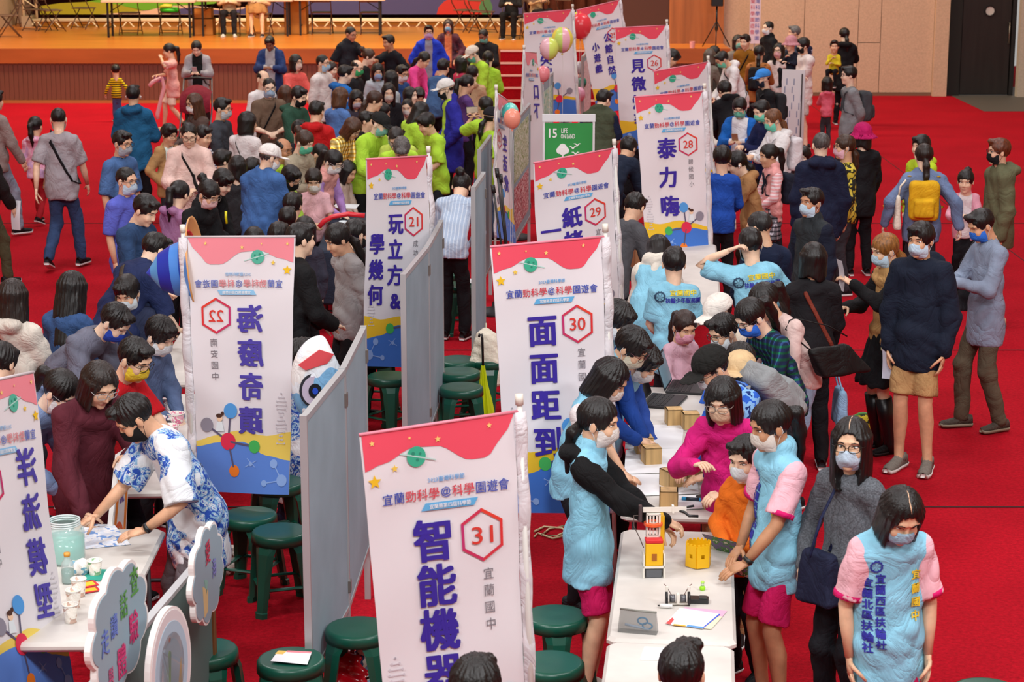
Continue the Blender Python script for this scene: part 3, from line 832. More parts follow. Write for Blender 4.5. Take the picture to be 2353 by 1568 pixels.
    if watch:
        i = 0 if watch[1] > 0 else 1; b2 = MB(); p = WR[i]-HD[i]*.02; b2.tube([p-HD[i]*.01, p+HD[i]*.01], .034*S, 12, 0, .85)
        b2.build('wristwatch', mat(watch[0], .4), t, True)
    info = dict(t=t, P0=P0, P1=P1, P2=P2, P3=P3, up=up, X=X, FR=FR, SH=SH, EL=EL, WR=WR, HD=HD, S=S, outer=outer, root=root, rz=rz, tx=tx, KN=KN, AN=AN, dist=dist)
    if extra: extra(info)
    return info
def print_on(I, V2, F, m, name, cx, cz, back=False, sgn=1, off=.004, lift=None):
    """lettering (2-D) pressed onto the outer garment; cx, cz metres from the waist point along the body axes"""
    n = -1 if back else 1
    O_ = I['P1']+I['X']*cx+I['up']*cz
    V2 = np.asarray(V2)
    st = np.array([O_+I['X']*(v[0]*(-1 if not back else 1)*1.0)+I['up']*v[1]+I['FR']*n*.4 for v in V2])
    P = march(I['outer'], st, np.array(-I['FR']*n), 34, off, .8)
    if V2.shape[1] > 2: P = P+np.asarray(I['FR']*n)[None]*V2[:, 2:3]
    dv = (P-st)@np.asarray(I['FR']*-n); okv = (np.abs(I['outer'](P.astype(np.float32))-off) < .02) & (dv < .44) & (dv > .1)
    me = mesh(name, P, [tuple(f) for f in F if all(okv[i] for i in f)]); return link(name, me, I['t'], m)
def world(I, p):       # a point of the person's own space in the hall
    return Vector(I['root'])+Vector(Rz(I['rz'])@np.array(p))
# ------------------------------------------------------------------ the hall
SY = 37.9; SZ = 1.02                          # stage front and stage height
m_wood = mat('#d0782a', .32, 'wood', sc_=.6); m_band = mat('#a8551c', .45, 'wood', sc_=.5); m_slat = mat('#764430', .6, 'woodv')
b = MB(); b.box(-11, 14, 3, 46, -.12, 0); struct(b.build('floor', mat('#bc1024', .95, 'carpet')))
b = MB()
for y in (at(2260, 806).y, at(1000, 823).y-4.3, at(1000, 620).y+3): b.box(-10.5, 13, y, y+.02, .0005, .004)
for x in (5.6,): b.box(x, x+.012, 8, 38, .0005, .003)
struct(b.build('trim_1', mat('#3a050a', .9)))
# dark red carpet by the door and the pale floor of the doorway
xr = at(2160, 222).x
b = MB(); b.box(xr+.25, 14, 36.5, 41, .001, .006); struct(b.build('trim_2', mat('#5a564e', .6)))
# stage
xs = at(1668, 230).x; s0, s1 = atd(1150, 140, SY).x, atd(1425, 140, SY).x
b = MB(); b.box(-11, xs, SY+.05, 47, SZ-.3, SZ); struct(b.build('floor_stage', m_wood))
fas = MB(); fas.box(-11, s0, SY, SY+.08, SZ-.27, SZ+.004); fas.box(s1, xs, SY, SY+.08, SZ-.27, SZ+.004); struct(fas.build('trim_3', m_band))
bb = MB(); bb.box(-11, s0, SY+.06, SY+.12, 0, SZ-.27); bb.box(s1, xs, SY+.06, SY+.12, 0, SZ-.27); wf = struct(bb.build('wall_front', mat('#6d3d28', .7)))
sl = MB(); sl.box(0, .082, -.016, .0, .06, SZ-.275); slm = None; x = -10.9
while x < s0-.08:
    if slm is None: o = sl.build('panel', m_slat, wf); slm = o.data
    else: o = bpy.data.objects.new('panel', slm); COL.objects.link(o); o.parent = wf
    o.location = (x, SY+.06, 0); x += .088
x = s1
while x < xs-.09: o = bpy.data.objects.new('panel', slm); COL.objects.link(o); o.parent = wf; o.location = (x, SY+.06, 0); x += .088
b = MB(); b.box(-11, s0, SY+.02, SY+.06, 0, .055); struct(b.build('baseboard_front', mat('#b06a34', .5)))
# carpeted stairs
for k in range(5):
    b = MB(); z1 = SZ*(5-k)/5.0-.001; y0 = SY-.02-.27*k
    b.box(s0, s1, y0-.27, y0+.02, 0, z1-.03); st_ = struct(b.build('trim_%d' % (4+k), mat('#a00c18', .95, 'carpet')))
    n = MB(); n.box(s0, s1, y0-.275, y0-.24, z1-.03, z1+.004); n.build('nosing', mat('#d8b0a0', .5), st_)
# stage back wall, backdrop, curtains, side wall
BY = 45.2
b = MB(); b.box(-11, xs, 46.4, 46.6, 0, 8); struct(b.build('wall_back', mat('#3a0a10', .9)))
def curtain(x0, x1, y, z0, z1, m, lab, amp=.07, n=None):
    N_ = int((x1-x0)/.03); V = []
    for i in range(N_+1):
        x = x0+(x1-x0)*i/N_; yy = y+amp*math.sin(x*23)+.3*amp*math.sin(x*61)
        V += [(x, yy, z0), (x, yy, z1)]
    F = [(2*i, 2*i+2, 2*i+3, 2*i+1) for i in range(N_)]
    return tag(link('stage_curtain', mesh('c', V, F, True), None, m), lab, 'curtain')
m_cur = mat('#7a0c14', .95, 'cloth')
curtain(-10.95, at(60, 50, SZ).x-.1, 45.0, SZ, 5, m_cur, 'dark red stage curtain behind the folding chairs at far left')
curtain(atd(1250, 40, 45).x, atd(1430, 40, 45).x, 45.0, SZ, 5, mat('#5a2a1c', .95, 'cloth'), 'brown stage curtain right of the striped backdrop')
curtain(atd(1474, 40, 43).x, atd(1528, 40, 43).x, 43.0, SZ, 5, m_cur, 'narrow dark red stage curtain beside the wooden side wall')
# printed backdrop: flat shapes on one banner
bx0, bx1, bz0 = atd(92, 30, BY).x, atd(1205, 30, BY).x, 1.60
bd = thing('stage_backdrop', 'wide printed backdrop with green hills, purple band and red fruit above the stage truss', 'backdrop', (0, BY, 0))
b = MB(); b.box(bx0, bx1, 0, .03, bz0, 5); b.build('backdrop_cloth', mat('#4b8a2a', .7), bd)
def hill(name, c, pts, dy):
    q = MB(); q.prism([(atd(px, 20, BY).x, z) for px, z in pts], 0, .004, 0, Matrix.Translation((0, dy, 0)) @ Matrix.Rotation(math.pi/2, 4, 'X')); q.build(name, mat(c, .7), bd)
def zz(py): return atd(0, py, BY).z
hill('printed_hill', '#a79a10', [(92, zz(33)), (92, zz(14)), (140, zz(7)), (210, zz(4)), (270, zz(10)), (330, zz(25)), (352, zz(33))], -.004)
hill('printed_hill', '#6aa81c', [(200, zz(4)), (250, zz(-5)), (560, zz(-5)), (500, zz(8)), (420, zz(14)), (330, zz(24)), (270, zz(10))], -.002)
hill('printed_sand', '#e0b494', [(230, zz(33)), (340, zz(24)), (380, zz(14)), (440, zz(12)), (520, zz(22)), (560, zz(16)), (600, zz(30)), (600, zz(34))], -.006)
hill('printed_purple_band', '#4b4470', [(392, zz(33)), (410, zz(20)), (450, zz(16)), (520, zz(26)), (560, zz(20)), (620, zz(-12)), (1205, zz(-12)), (1205, zz(33))], -.008)
hill('printed_fruit', '#c82a1c', [(1003, zz(33)), (1008, zz(16)), (1020, zz(4)), (1040, zz(-8)), (1110, zz(-8)), (1128, zz(12)), (1130, zz(33))], -.010)
hill('printed_leaf', '#4f7a4a', [(1108, zz(33)), (1100, zz(18)), (1106, zz(2)), (1125, zz(-4)), (1132, zz(16)), (1128, zz(33))], -.012)
# truss under the backdrop
tr = thing('lighting_truss', 'long silver box truss lying along the back of the stage', 'truss', (0, 44.0, SZ))
mt_ = mat('#ecd9b4', .35)
tx0, tx1 = atd(62, 60, 44).x, atd(1240, 60, 44).x
zt, zb = zz(39)-SZ, zz(60)-SZ-.02
for y in (0, .3):
    for z in (zt, zb):
        q = MB(); q.tube([(tx0, y, z), (tx1, y, z)], .034, 10); q.build('truss_rail', mt_, tr, True)
q = MB(); q.tube([(0, 0, zb), (.2, 0, zt)], .015, 6); q.tube([(.2, 0, zt), (.4, 0, zb)], .015, 6); bm_ = None; x = tx0
while x < tx1-.4:
    if bm_ is None: o = q.build('truss_brace', mt_, tr, True); bm_ = o.data
    else: o = bpy.data.objects.new('truss_brace', bm_); COL.objects.link(o); o.parent = tr
    o.location = (x, 0, 0); x += .4
q = MB(); q.box(tx0-.1, tx0+.12, -.06, .36, zb-.06, zt+.1); q.tube([(tx0+.0, -.07, (zb+zt)/2), (tx0, -.03, (zb+zt)/2)], .08, 16); q.build('truss_corner', mat('#b09a80', .5, metal=.3), tr)
q = MB(); q.tube([(tx0-.06, 0, 0), (tx0-.06, 0, 4)], .028, 8); q.tube([(tx0+.2, .1, 0), (tx0+.2, .1, 4)], .028, 8); q.tube([(tx0-.05, 0, .6), (tx0+.2, .1, .4)], .012, 6); q.build('truss_post', mt_, tr, True)
# side wall with its ledge
wx0 = atd(1538, 60, 39.2).x
b = MB(); b.box(wx0, xs, 39.2, 39.4, SZ, 8); sw_ = struct(b.build('wall_side', mat('#a8602c', .5, 'woodv', sc_=.5)))
b = MB(); b.box(wx0-1.2, wx0, 39.25, 39.35, SZ, 8); b.build('panel', mat('#4a2414', .6), sw_)
# beige wall in panels, pilaster and door
WY = 39.3; wr = atd(2150, 120, WY).x
wb = MB(); wb.box(xs, wr+.2, WY+.05, WY+.2, 0, 8); wr_ = struct(wb.build('wall_right', mat('#8a6a58', .8)))
mp = mat('#cbab8e', .85, 'plaster')
xsn = [xs]+[atd(px, 120, WY).x for px in (1846, 1970, 2022, 2144)]
zsm = atd(0, 98, WY).z
for i in range(4):
    cuts = [.06, 8] if i != 2 else [.06, zsm, 8]
    for z0, z1 in zip(cuts[:-1], cuts[1:]):
        q = MB(); q.box(xsn[i]+.006, xsn[i+1]-.006, WY, WY+.05, z0+.006, z1-.006); q.build('panel', mp, wr_)
q = MB(); q.box(xsn[4], wr+.22, WY-.12, WY+.2, 0, 8); struct(q.build('trim_10', mp))
b = MB(); b.box(xs, wr, WY-.015, WY+.0, 0, .06); struct(b.build('baseboard_right', mat('#7a5a44', .7)))
dx0, dx1 = atd(2205, 120, WY).x, atd(2322, 120, WY).x
b = MB(); b.box(wr+.2, dx0, WY-.05, WY+.25, 0, 8); b.box(dx0, dx1+.5, WY+.02, WY+.25, 3.2, 8)
struct(b.build('wall_dark', mat('#15130f', .8)))
dr_ = thing('door_1', 'x', 'x', (0, WY, 0)); 
for k_ in ('label', 'category'): del dr_[k_]
struct(dr_)
b = MB(); b.bbox(dx0+.02, dx1, .02, .08, .02, 3.2, .02); b.build('door_leaf', mat('#16100b', .42, 'woodv'), dr_)
b = MB(); b.box(dx0-.06, dx0+.02, -.02, .1, 0, 3.2); b.box(dx1, dx1+.08, -.02, .1, 0, 3.2); b.build('door_frame', mat('#0c0a08', .5), dr_)
cx_, cz_ = atd(2275, 25, WY).x, atd(2275, 25, WY).z
MY = Matrix.Rotation(-math.pi/2, 4, 'X')
b = MB(); b.lathe([(.11, 0), (.11, .03), (.085, .03), (.085, .01)], 24, 0, Matrix.Translation((cx_, .02, cz_)) @ Matrix.Rotation(math.pi/2, 4, 'X')); b.build('porthole_rim', mat('#050505', .4), dr_)
b = MB(); b.lathe([(.085, 0), (.085, .012)], 24, 0, Matrix.Translation((cx_, .02, cz_)) @ Matrix.Rotation(math.pi/2, 4, 'X')); b.build('porthole_pane', mat('#c9c2b8', .3), dr_)
hx, h0, h1 = atd(2330, 75, WY).x-.1, atd(0, 100, WY).z, atd(0, 52, WY).z
b = MB(); b.tube([(hx, .02, h0), (hx, -.05, h0), (hx, -.05, h1), (hx, .02, h1)], .013, 8); b.build('door_handle', mat('#8a8276', .3, metal=.8), dr_, True)
b = MB(); b.box(dx1+.1, 14, WY-.3, WY-.1, 0, 8); struct(b.build('wall_pale', mat('#b8ab98', .8, 'plaster')))
# left wall and rear wall close the hall (out of frame)
b = MB(); b.box(-11.2, -11, 0, 47, 0, 11.5); struct(b.build('wall_left', mat('#b89a80', .85, 'plaster')))
b = MB(); b.box(14, 14.2, 0, 47, 0, 11.5); struct(b.build('wall_far_right', mat('#b89a80', .85, 'plaster')))
b = MB(); b.box(-11, 14, 0, 3, -.12, 2.6); struct(b.build('floor_gallery', mat('#77736c', .8)))
b = MB(); b.box(-11, 14, -.2, 0, 0, 11.5); struct(b.build('wall_rear', mat('#b8b0a4', .85)))
b = MB(); b.box(-11, 14, -.2, 47, 11.5, 11.7); struct(b.build('ceiling', mat('#cfcac2', .9)))
# ------------------------------------------------------------------ stage furniture
m_ch = mat('#5a4034', .45, metal=.3)
def fold_chair(x, y, z, rz, lab, grp='folding chairs on the stage', proto=[None]):
    if proto[0] is None:
        t = thing('folding_chair', lab, 'chair', (x, y, z), rz, grp)
        b = MB(); b.bbox(-.2, .2, -.18, .2, .43, .455, .02); b.build('seat', mat('#6b5040', .6), t)
        b = MB(); b.bbox(-.2, .2, .24, .262, .66, .82, .02, M=Matrix.Rotation(0, 4, 'X')); b.build('backrest', mat('#6b5040', .6), t)
        for s in (-1, 1):
            b = MB(); b.tube([(s*.21, -.22, 0), (s*.21, .2, .6), (s*.21, .26, .84)], .011, 6); b.build('leg', m_ch, t, True)
            b = MB(); b.tube([(s*.19, .24, 0), (s*.19, -.12, .44)], .011, 6); b.build('leg', m_ch, t, True)
        b = MB(); b.tube([(-.21, -.17, .07), (.21, -.17, .07)], .008, 6); b.build('stretcher', m_ch, t, True)
        b = MB(); b.tube([(-.19, .2, .05), (.19, .2, .05)], .008, 6); b.build('stretcher', m_ch, t, True)
        proto[0] = t; return t
    return dup(proto[0], (x, y, z), rz, lab, grp)
CHL = [(20, 86, -1.2, 'folding chair at the far left end of the stage'), (48, 60, .5, 'folding chair standing behind the far left one on stage'), (85, 70, 2.6, 'folding chair in front of the left truss post'),
       (120, 72, 2.2, 'folding chair turned sideways beside the left truss post'), (195, 66, 2.7, 'folding chair left of the first stage table leg'), (300, 79, 3.14, 'folding chair right of the first stage table leg'),
       (392, 79, 3.14, 'folding chair with a green float on its seat'), (740, 78, 3.14, 'folding chair just right of the big carton'), (852, 78, 3.14, 'folding chair beside the last stage table leg'),
       (1070, 72, 2.3, 'leftmost of the angled folding chairs before the red fruit print'), (1110, 76, 2.4, 'second of the angled folding chairs before the red fruit print'), (1240, 80, 2.9, 'folding chair right of the seated person in black'), (1310, 74, 2.5, 'folding chair behind the first two banner tops')]
for px, py, rz, lab in CHL:
    p = at(px, py, SZ); p.x = max(p.x, -10.6); fold_chair(p.x, p.y, SZ, rz, lab)
m_blk = mat('#0c0b0c', .4)
def stage_table(pxa, pxb, py, lab):
    a, c = at(pxa, py, SZ), at(pxb, py, SZ); t = thing('folding_table', lab, 'table', ((a.x+c.x)/2, a.y+.3, SZ)); w_ = (c.x-a.x)/2
    b = MB(); b.bbox(-w_-.12, w_+.12, -.3, .3, .70, .745, .015); b.build('tabletop', mat('#d8b8a0', .6), t)
    for s in (-1, 1):
        for y in (-.22, .22):
            b = MB(); b.box(s*w_-.02, s*w_+.02, y-.02, y+.02, 0, .7); b.build('leg', m_blk, t)
        b = MB(); b.box(s*w_-.012, s*w_+.012, -.22, .22, .18, .205); b.build('stretcher', m_blk, t)
        b = MB(); b.tube([(s*w_, 0, .5), (s*(w_-.3), 0, .69)], .01, 6); b.build('brace', m_blk, t, True)
stage_table(248, 436, 87, 'long folding table on stage behind the striped child'); stage_table(466, 660, 84, 'long folding table on stage before the seated pair'); stage_table(690, 872, 82, 'long folding table on stage right of the carton')
b = MB(); p = at(392, 28, SZ+.455); fl_ = thing('pool_float', 'small lime green and yellow float lying on a stage chair', 'toy', (at(392, 79, SZ).x, at(392, 79, SZ).y, SZ+.457))
b.tube([(.17*math.cos(a), .13*math.sin(a), .045) for a in [k*math.pi/8 for k in range(16)]], .045, 8, closed=True); b.build('ring', mat('#3ac828', .4), fl_, True)
b = MB(); b.tube([(-.2, -.02, .07), (-.1, 0, .12), (.05, 0, .11)], .05, 8); b.build('float_head', mat('#d8d040', .4), fl_, True)
def carton(px, py, z, w_, d_, h_, lab, rz=0, c='#c07c30', loc=None, open_=False, cat='box'):
    p = loc or at(px, py, z); t = thing('cardboard_box', lab, cat, p, rz)
    b = MB(); th = .006; b.box(-w_/2, w_/2, -d_/2, -d_/2+th, 0, h_); b.box(-w_/2, w_/2, d_/2-th, d_/2, 0, h_); b.box(-w_/2, -w_/2+th, -d_/2, d_/2, 0, h_); b.box(w_/2-th, w_/2, -d_/2, d_/2, 0, h_); b.box(-w_/2, w_/2, -d_/2, d_/2, 0, th)
    if not open_: b.box(-w_/2, w_/2, -d_/2, d_/2, h_-th, h_)
    b.build('box_body', mat(c, .8, 'rough'), t)
    if open_:
        for s in (-1, 1):
            b = MB(); b.add([(s*w_/2, -d_/2, h_), (s*w_/2, d_/2, h_), (s*(w_/2+d_*.4), d_/2, h_+d_*.18), (s*(w_/2+d_*.4), -d_/2, h_+d_*.18)], [(0, 1, 2, 3)]); b.build('flap', mat(c, .8, 'rough'), t)
    else:
        b = MB(); b.box(-w_/2, w_/2, -.025, .025, h_, h_+.002); b.build('tape', mat('#b89058', .4), t)
    return t
carton(470, 79, SZ, .42, .4, .33, 'lower brown carton on stage left of the seated pair'); carton(0, 0, 0, .36, .3, .2, 'upper brown carton stacked left of the seated pair', loc=at(470, 79, SZ)+Vector((0, 0, .335)))
carton(682, 77, SZ, .46, .45, .68, 'tall brown carton on stage behind the table legs'); carton(590, 72, SZ, .4, .35, .55, 'brown carton on stage between the seated pair')
p = at(1638, 120, SZ+.0); 
tag(MB().lathe([(.035, 0), (.05, .13), (.053, .13), (.045, .005)], 14).build('paper_cup', mat('#e09a98', .6)), 'pink paper cup standing on the stage edge', 'cup').location = (atd(1591, 95, SY+.15).x, SY+.15, SZ)
sp = thing('loudspeaker', 'black loudspeaker on a thin pole beside the side wall', 'speaker', atd(1645, 118, SY+.3))
sp.location.z = SZ
hz = atd(1645, 14, SY+.3).z-SZ
b = MB(); b.bbox(-.11, .11, -.1, .12, hz, hz+.45, .015); b.build('cabinet', m_blk, sp)
b = MB(); b.tube([(0, 0, .3), (0, 0, hz)], .018, 8); b.build('pole', m_blk, sp, True)
b = MB(); b.tube([(0, 0, hz-.45), (0, 0, hz-.36)], .03, 8); b.build('clamp', m_blk, sp, True)
for k in range(3): b = MB(); a = k*2.1+.4; b.tube([(0, 0, .5), (.3*math.cos(a), .3*math.sin(a), .012)], .011, 6); b.build('leg', m_blk, sp, True)
# ------------------------------------------------------------------ banners
CW, CHt = 1.0, 2.3
def wavef(pts, u):
    for (u0, v0), (u1, v1) in zip(pts[:-1], pts[1:]):
        if u <= u1: t = (u-u0)/(u1-u0); t = t*t*(3-2*t); return v0+(v1-v0)*t
    return pts[-1][1]
RED_W = [(0, .22), (.13, .185), (.33, .115), (.48, .125), (.7, .235), (.8, .235), (.93, .12), (1, .0)]
YEL = [(0, 1.73), (.25, 1.77), (.55, 1.73), (.8, 1.78), (1, 1.83)]
BLU = [(0, 1.99), (.25, 1.95), (.5, 1.83), (.75, 1.84), (1, 1.88)]
PUR = '#35209a'
def disc(cx, cy, r, n=20, ry=None): return [(cx+r*math.cos(2*math.pi*k/n), cy+(ry or r)*math.sin(2*math.pi*k/n)) for k in range(n)]
def star(cx, cy, r): return [(cx+(r if k % 2 == 0 else r*.45)*math.sin(math.pi*k/5), cy-(r if k % 2 == 0 else r*.45)*math.cos(math.pi*k/5)) for k in range(10)]
def strip(pa, pb, w_): 
    dx, dy = pb[0]-pa[0], pb[1]-pa[1]; L = math.hypot(dx, dy); nx, ny = -dy/L*w_/2, dx/L*w_/2
    return [(pa[0]+nx, pa[1]+ny), (pb[0]+nx, pb[1]+ny), (pb[0]-nx, pb[1]-ny), (pa[0]-nx, pa[1]-ny)]
def banner(label, C4, DL, DR, num, cols, school, mirror=False, full=True, sag=.008, lean_=(0, 0), numsx=1.0, tsz=.28, tsp=.32, t0=.72, polez=None, det=True, grp=None, poleleft=False):
    """C4: pixels of TL, TR, BR, BL of the printed cloth as seen; DL, DR the distances of its two side edges"""
    ds = [DL, DR, DR, DL]; P4 = [atd(px, py, d) for (px, py), d in zip(C4, ds)]
    O = P4[0]*.5+P4[1]*.5; O = Vector((O.x, O.y, 0))
    t = thing('banner', label, 'banner', O, 0, grp)
    TL, TR, BR, BL = [p-O for p in P4]
    nrm = (TR-TL).cross(BL-TL).normalized()
    if nrm.y > 0: nrm = -nrm
    fx = rnd.uniform(0, 6)
    def S_(u, v, off=0.0):          # u 0..1 left to right as printed, v 0..2.3 downwards
        s = 1-u if mirror else u; q = v/CHt
        a = TL*(1-s)+TR*s; c = BL*(1-s)+BR*s
        o = sag*(math.sin(q*5.5+fx)*.8+.7*math.sin(s*6+q*3+fx)+.35*math.sin(q*17+s*4))*min(1, q*4+.15)
        return a*(1-q)+c*q+nrm*(o+off)
    def grid(name, u0, u1, v0, v1, nu, nv, m, off=0, vt=None, vb=None, fu=None):
        V = []
        for j in range(nv+1):
            for i in range(nu+1):
                u = u0+(u1-u0)*i/nu; a = vt(u) if vt else v0; c = vb(u) if vb else v1
                V.append(S_(u, a+(c-a)*j/nv, off))
        F = [(j*(nu+1)+i, j*(nu+1)+i+1, (j+1)*(nu+1)+i+1, (j+1)*(nu+1)+i) for j in range(nv) for i in range(nu)]
        return link(name, mesh(name, V, F, True), t, m)
    fr = 1
    # the cloth: front and back sheets
    V = []; nu, nv = 16, 36
    for o in (0, -.003):
        for j in range(nv+1):
            for i in range(nu+1): V.append(S_(i/nu, CHt*j/nv, o))
    K = (nu+1)*(nv+1); F = []
    for j in range(nv):
        for i in range(nu):
            q = (j*(nu+1)+i, j*(nu+1)+i+1, (j+1)*(nu+1)+i+1, (j+1)*(nu+1)+i); F += [q, tuple(x+K for x in q[::-1])]
    link('banner_cloth', mesh('banner_cloth', V, F, True), t, mat('#e6e2e6', .7, 'plain'))
    pal = {'#ec4e64': '#ee8c98', '#efc52a': '#f0d460', '#3f78d2': '#5c8ade', PUR: '#4c40a6', '#3a50b4': '#6474c0', '#d84454': '#e08a90', '#5aa6e0': '#90bce4', '#5fb0e2': '#8ec4e8', '#36b08c': '#54b69c'} if mirror else {}
    pc = lambda c: pal.get(c, c)
    def flat(name, polys, c, off=.0015, m=None, fine=False):
        V, F = [], []
        for P in polys:
            n0 = len(V); V += [S_(x, y, off+.0042) for x, y in P]; F.append(tuple(range(n0, n0+len(P))))
        return link(name, mesh(name, V, F), t, m or mat(pc(c), .7))
    def txt(name, items, c, off=.002, m=None):
        V, F = [], []
        for q, f in items:
            n0 = len(V); V += [S_(v_[0], v_[1], off+.0045+(v_[2] if len(v_) > 2 else 0)) for v_ in q]; F += [tuple(i+n0 for i in g) for g in f]
        return link(name, mesh(name, V, F), t, m or mat(pc(c), .7))
    flipy = lambda g: (np.stack([g[0][:, 0], g[0][:, 1]], 1), g[1])
    def gl_(ch, cx, cy, size, bold=0, sx=1.0):
        q, f = glyph(ch, 0, 0, size, bold, 1 if not det else 2, sx); return np.stack([cx+q[:, 0], cy-q[:, 1], q[:, 2]], 1), f
    grid('printed_red_wave', .012, .995, 0, 1, 24, 3, mat(pc('#ec4e64'), .7), .0022, lambda u: .0, lambda u: max(.012, wavef(RED_W, u)))
    if full:
        grid('printed_yellow_wave', .0, 1, 0, 1, 16, 6, mat(pc('#efc52a'), .7), .002, lambda u: wavef(YEL, u), lambda u: CHt)
        grid('printed_blue_wave', .0, 1, 0, 1, 16, 6, mat(pc('#3f78d2'), .7), .0038, lambda u: wavef(BLU, u), lambda u: CHt)
        MC = [((.63, 1.55), .07, '#4f9be0'), ((.66, 1.83), .08, '#e0284e'), ((.38, 1.87), .06, '#44b85a'), ((.6, 2.1), .055, '#f08020'), ((.88, 1.68), .065, '#8e8a98')]
        flat('printed_molecule_bonds', [strip(MC[1][0], MC[k][0], .018) for k in (0, 2, 3, 4)], '#5a5470', .0022)
        for c_, r_, cc in MC: flat('printed_molecule_ball', [disc(*c_, r_)], cc, .0026)
        flat('printed_small_molecule', [disc(.17, 2.02, .04), disc(.08, 2.17, .055), disc(.27, 2.2, .03), strip((.17, 2.02), (.08, 2.17), .012), strip((.27, 2.2), (.08, 2.17), .012)], '#8fb4ee', .0024); flat('printed_small_molecule', [disc(.42, 2.03, .02), strip((.36, 2.0), (.48, 2.06), .008), strip((.37, 2.06), (.46, 1.98), .008)], '#8fb4ee', .0024)
        if det:
            flat('printed_child_face', [disc(.745, 1.62, .03)], '#f2cfae', .0024); flat('printed_child_hair', [disc(.75, 1.596, .033, 12, .02), disc(.715, 1.575, .018, 8)], '#4a2a1c', .0028)
            flat('printed_child_coat', [[(.72, 1.65), (.775, 1.65), (.79, 1.74), (.7, 1.74)]], '#e4eef2', .0022)
            dn = []
            for k in range(14):
                v = 1.38+.035*k; a = k*.55; dn.append(strip((.1+.05*math.sin(a), v), (.1-.05*math.sin(a)+.001, v+.004), .006)); dn.append(disc(.1+.05*math.sin(a), v, .009, 6)); dn.append(disc(.1-.05*math.sin(a), v, .009, 6))
            flat('printed_helix', dn, '#cfcbd2', .0016)
    flat('printed_planet', [disc(.345, .17, .062)], '#36b08c', .0022); flat('printed_planet_ring', [strip((.24, .14), (.47, .205), .008)], '#b8dcd4', .0026)
    flat('printed_craters', [disc(.325, .15, .012, 8), disc(.37, .155, .009, 8), disc(.35, .19, .01, 8)], '#238a70', .003)
    flat('printed_star', [star(.065, .285, .045)], '#f0c21c', .002); flat('printed_star', [star(.2, .222, .024)], '#f0cc50', .002)
    flat('printed_small_stars', [star(.07, .055, .018), star(.31, .055, .011), star(.49, .085, .02), star(.83, .05, .018)], '#f6d27a', .0022)
    hd = [('宜', 0), ('蘭', 0), ('勁', 1), ('科', 1), ('學', 1), ('@', 0), ('科', 1), ('學', 1), ('園', 0), ('遊', 0), ('會', 0)]
    xs_ = [.125+.0765*k for k in range(11)]
    for wh, c in ((0, '#3a50b4'), (1, '#d84454')):
        txt('printed_heading', [gl_(ch, x+.015, .405, .074 if ch != '@' else .066, .012) for (ch, k), x in zip(hd, xs_) if k == wh], c)
    q, f = place_text('2023臺灣科學節', .53, 0, .24, .032, .01, 1); txt('printed_year_line', [(np.stack([q[:, 0], .322-q[:, 1], q[:, 2]], 1), f)], '#5aa6e0')
    flat('printed_ribbon', [[(.385, .46), (.73, .46), (.70, .505), (.355, .505)]], '#5fb0e2')
    q, f = place_text('宜蘭縣第四屆科學節', .543, 0, .27, .028, .01, 1); txt('printed_ribbon_text', [(np.stack([q[:, 0], .482-q[:, 1], q[:, 2]], 1), f)], '#f4f8fc', .0055)
    # hexagon, magenta to orange, in six pieces
    hx_, hy_, r0, r1 = .745, .69, .162, .140
    hv = [(math.sin(math.pi*k/3), -math.cos(math.pi*k/3)) for k in range(6)]
    hc_ = ['#e03a28', '#dc3030', '#d43040', '#c82c5c', '#c02c6c', '#cc2e50']
    if num:
        for k in range(6):
            a, c = hv[k], hv[(k+1) % 6]
            flat('printed_hexagon_side', [[(hx_+a[0]*r0, hy_+a[1]*r0), (hx_+c[0]*r0, hy_+c[1]*r0), (hx_+c[0]*r1, hy_+c[1]*r1), (hx_+a[0]*r1, hy_+a[1]*r1)]], hc_[k], .002)
        q, f = place_text(num, hx_, 0, .145, .105, .008, 3); txt('printed_number', [(np.stack([q[:, 0], hy_-q[:, 1], q[:, 2]], 1), f)], '#d8382c')
    for (cx_, v0, s_, chars) in cols:
        txt('printed_title', [gl_(ch, cx_, v0+tsp*(s_/tsz)*k, s_, .034) for k, ch in enumerate(chars)], PUR, .0022)
    if school: txt('printed_school_name', [gl_(ch, .775, .93+.103*k, .078) for k, ch in enumerate(school)], '#77737a', .0022)
    # sleeve, pole and crossbar
    us = 1.0 if not mirror else 1.0
    side = us
    def edge(v, e=.055): 
        p0, p1 = S_(1, v), S_(.9, v); d = (p0-p1).normalized(); return p0+d*e*.5
    slv = MB(); slv.tube([edge(v)+nrm*.01*math.sin(v*14) for v in np.linspace(0, CHt, 24)], .028, 8, 0, .45, side=(TR-TL)); slv.build('pole_sleeve', mat('#dcd8dc', .8, 'cloth'), t, True)
    top, lo = edge(0), edge(CHt); dv = (top-lo)/((top-lo).length)
    k_ = (lo.z)/dv.z; foot = lo-dv*k_; po = MB(); po.tube([foot, top+dv*.05], .012, 8); po_ = po.build('pole', mat('#d8d6d0', .4), t, True)
    cp = MB(); cp.tube([top+dv*.03, top+dv*.075], .017, 8); cp.build('pole_cap', mat('#e4e0d4', .5), po_, True)
    cb = MB(); cb.tube([S_(0, 0)+Vector((0, 0, .004)), edge(0)+Vector((0, 0, .004))], .007, 6); cb.build('crossbar', mat('#e8889a' if not mirror else '#d8d0d4', .6), t, True)
    bs = MB(); bs.lathe([(.16, 0), (.16, .02), (.13, .05), (.03, .07), (.02, .12)], 14, 0, Matrix.Translation((foot.x, foot.y, 0))); bs.build('banner_base', mat('#2c2c30', .6), t, True)
    return t
T4 = lambda s: [(.42, .73, .28, s)]
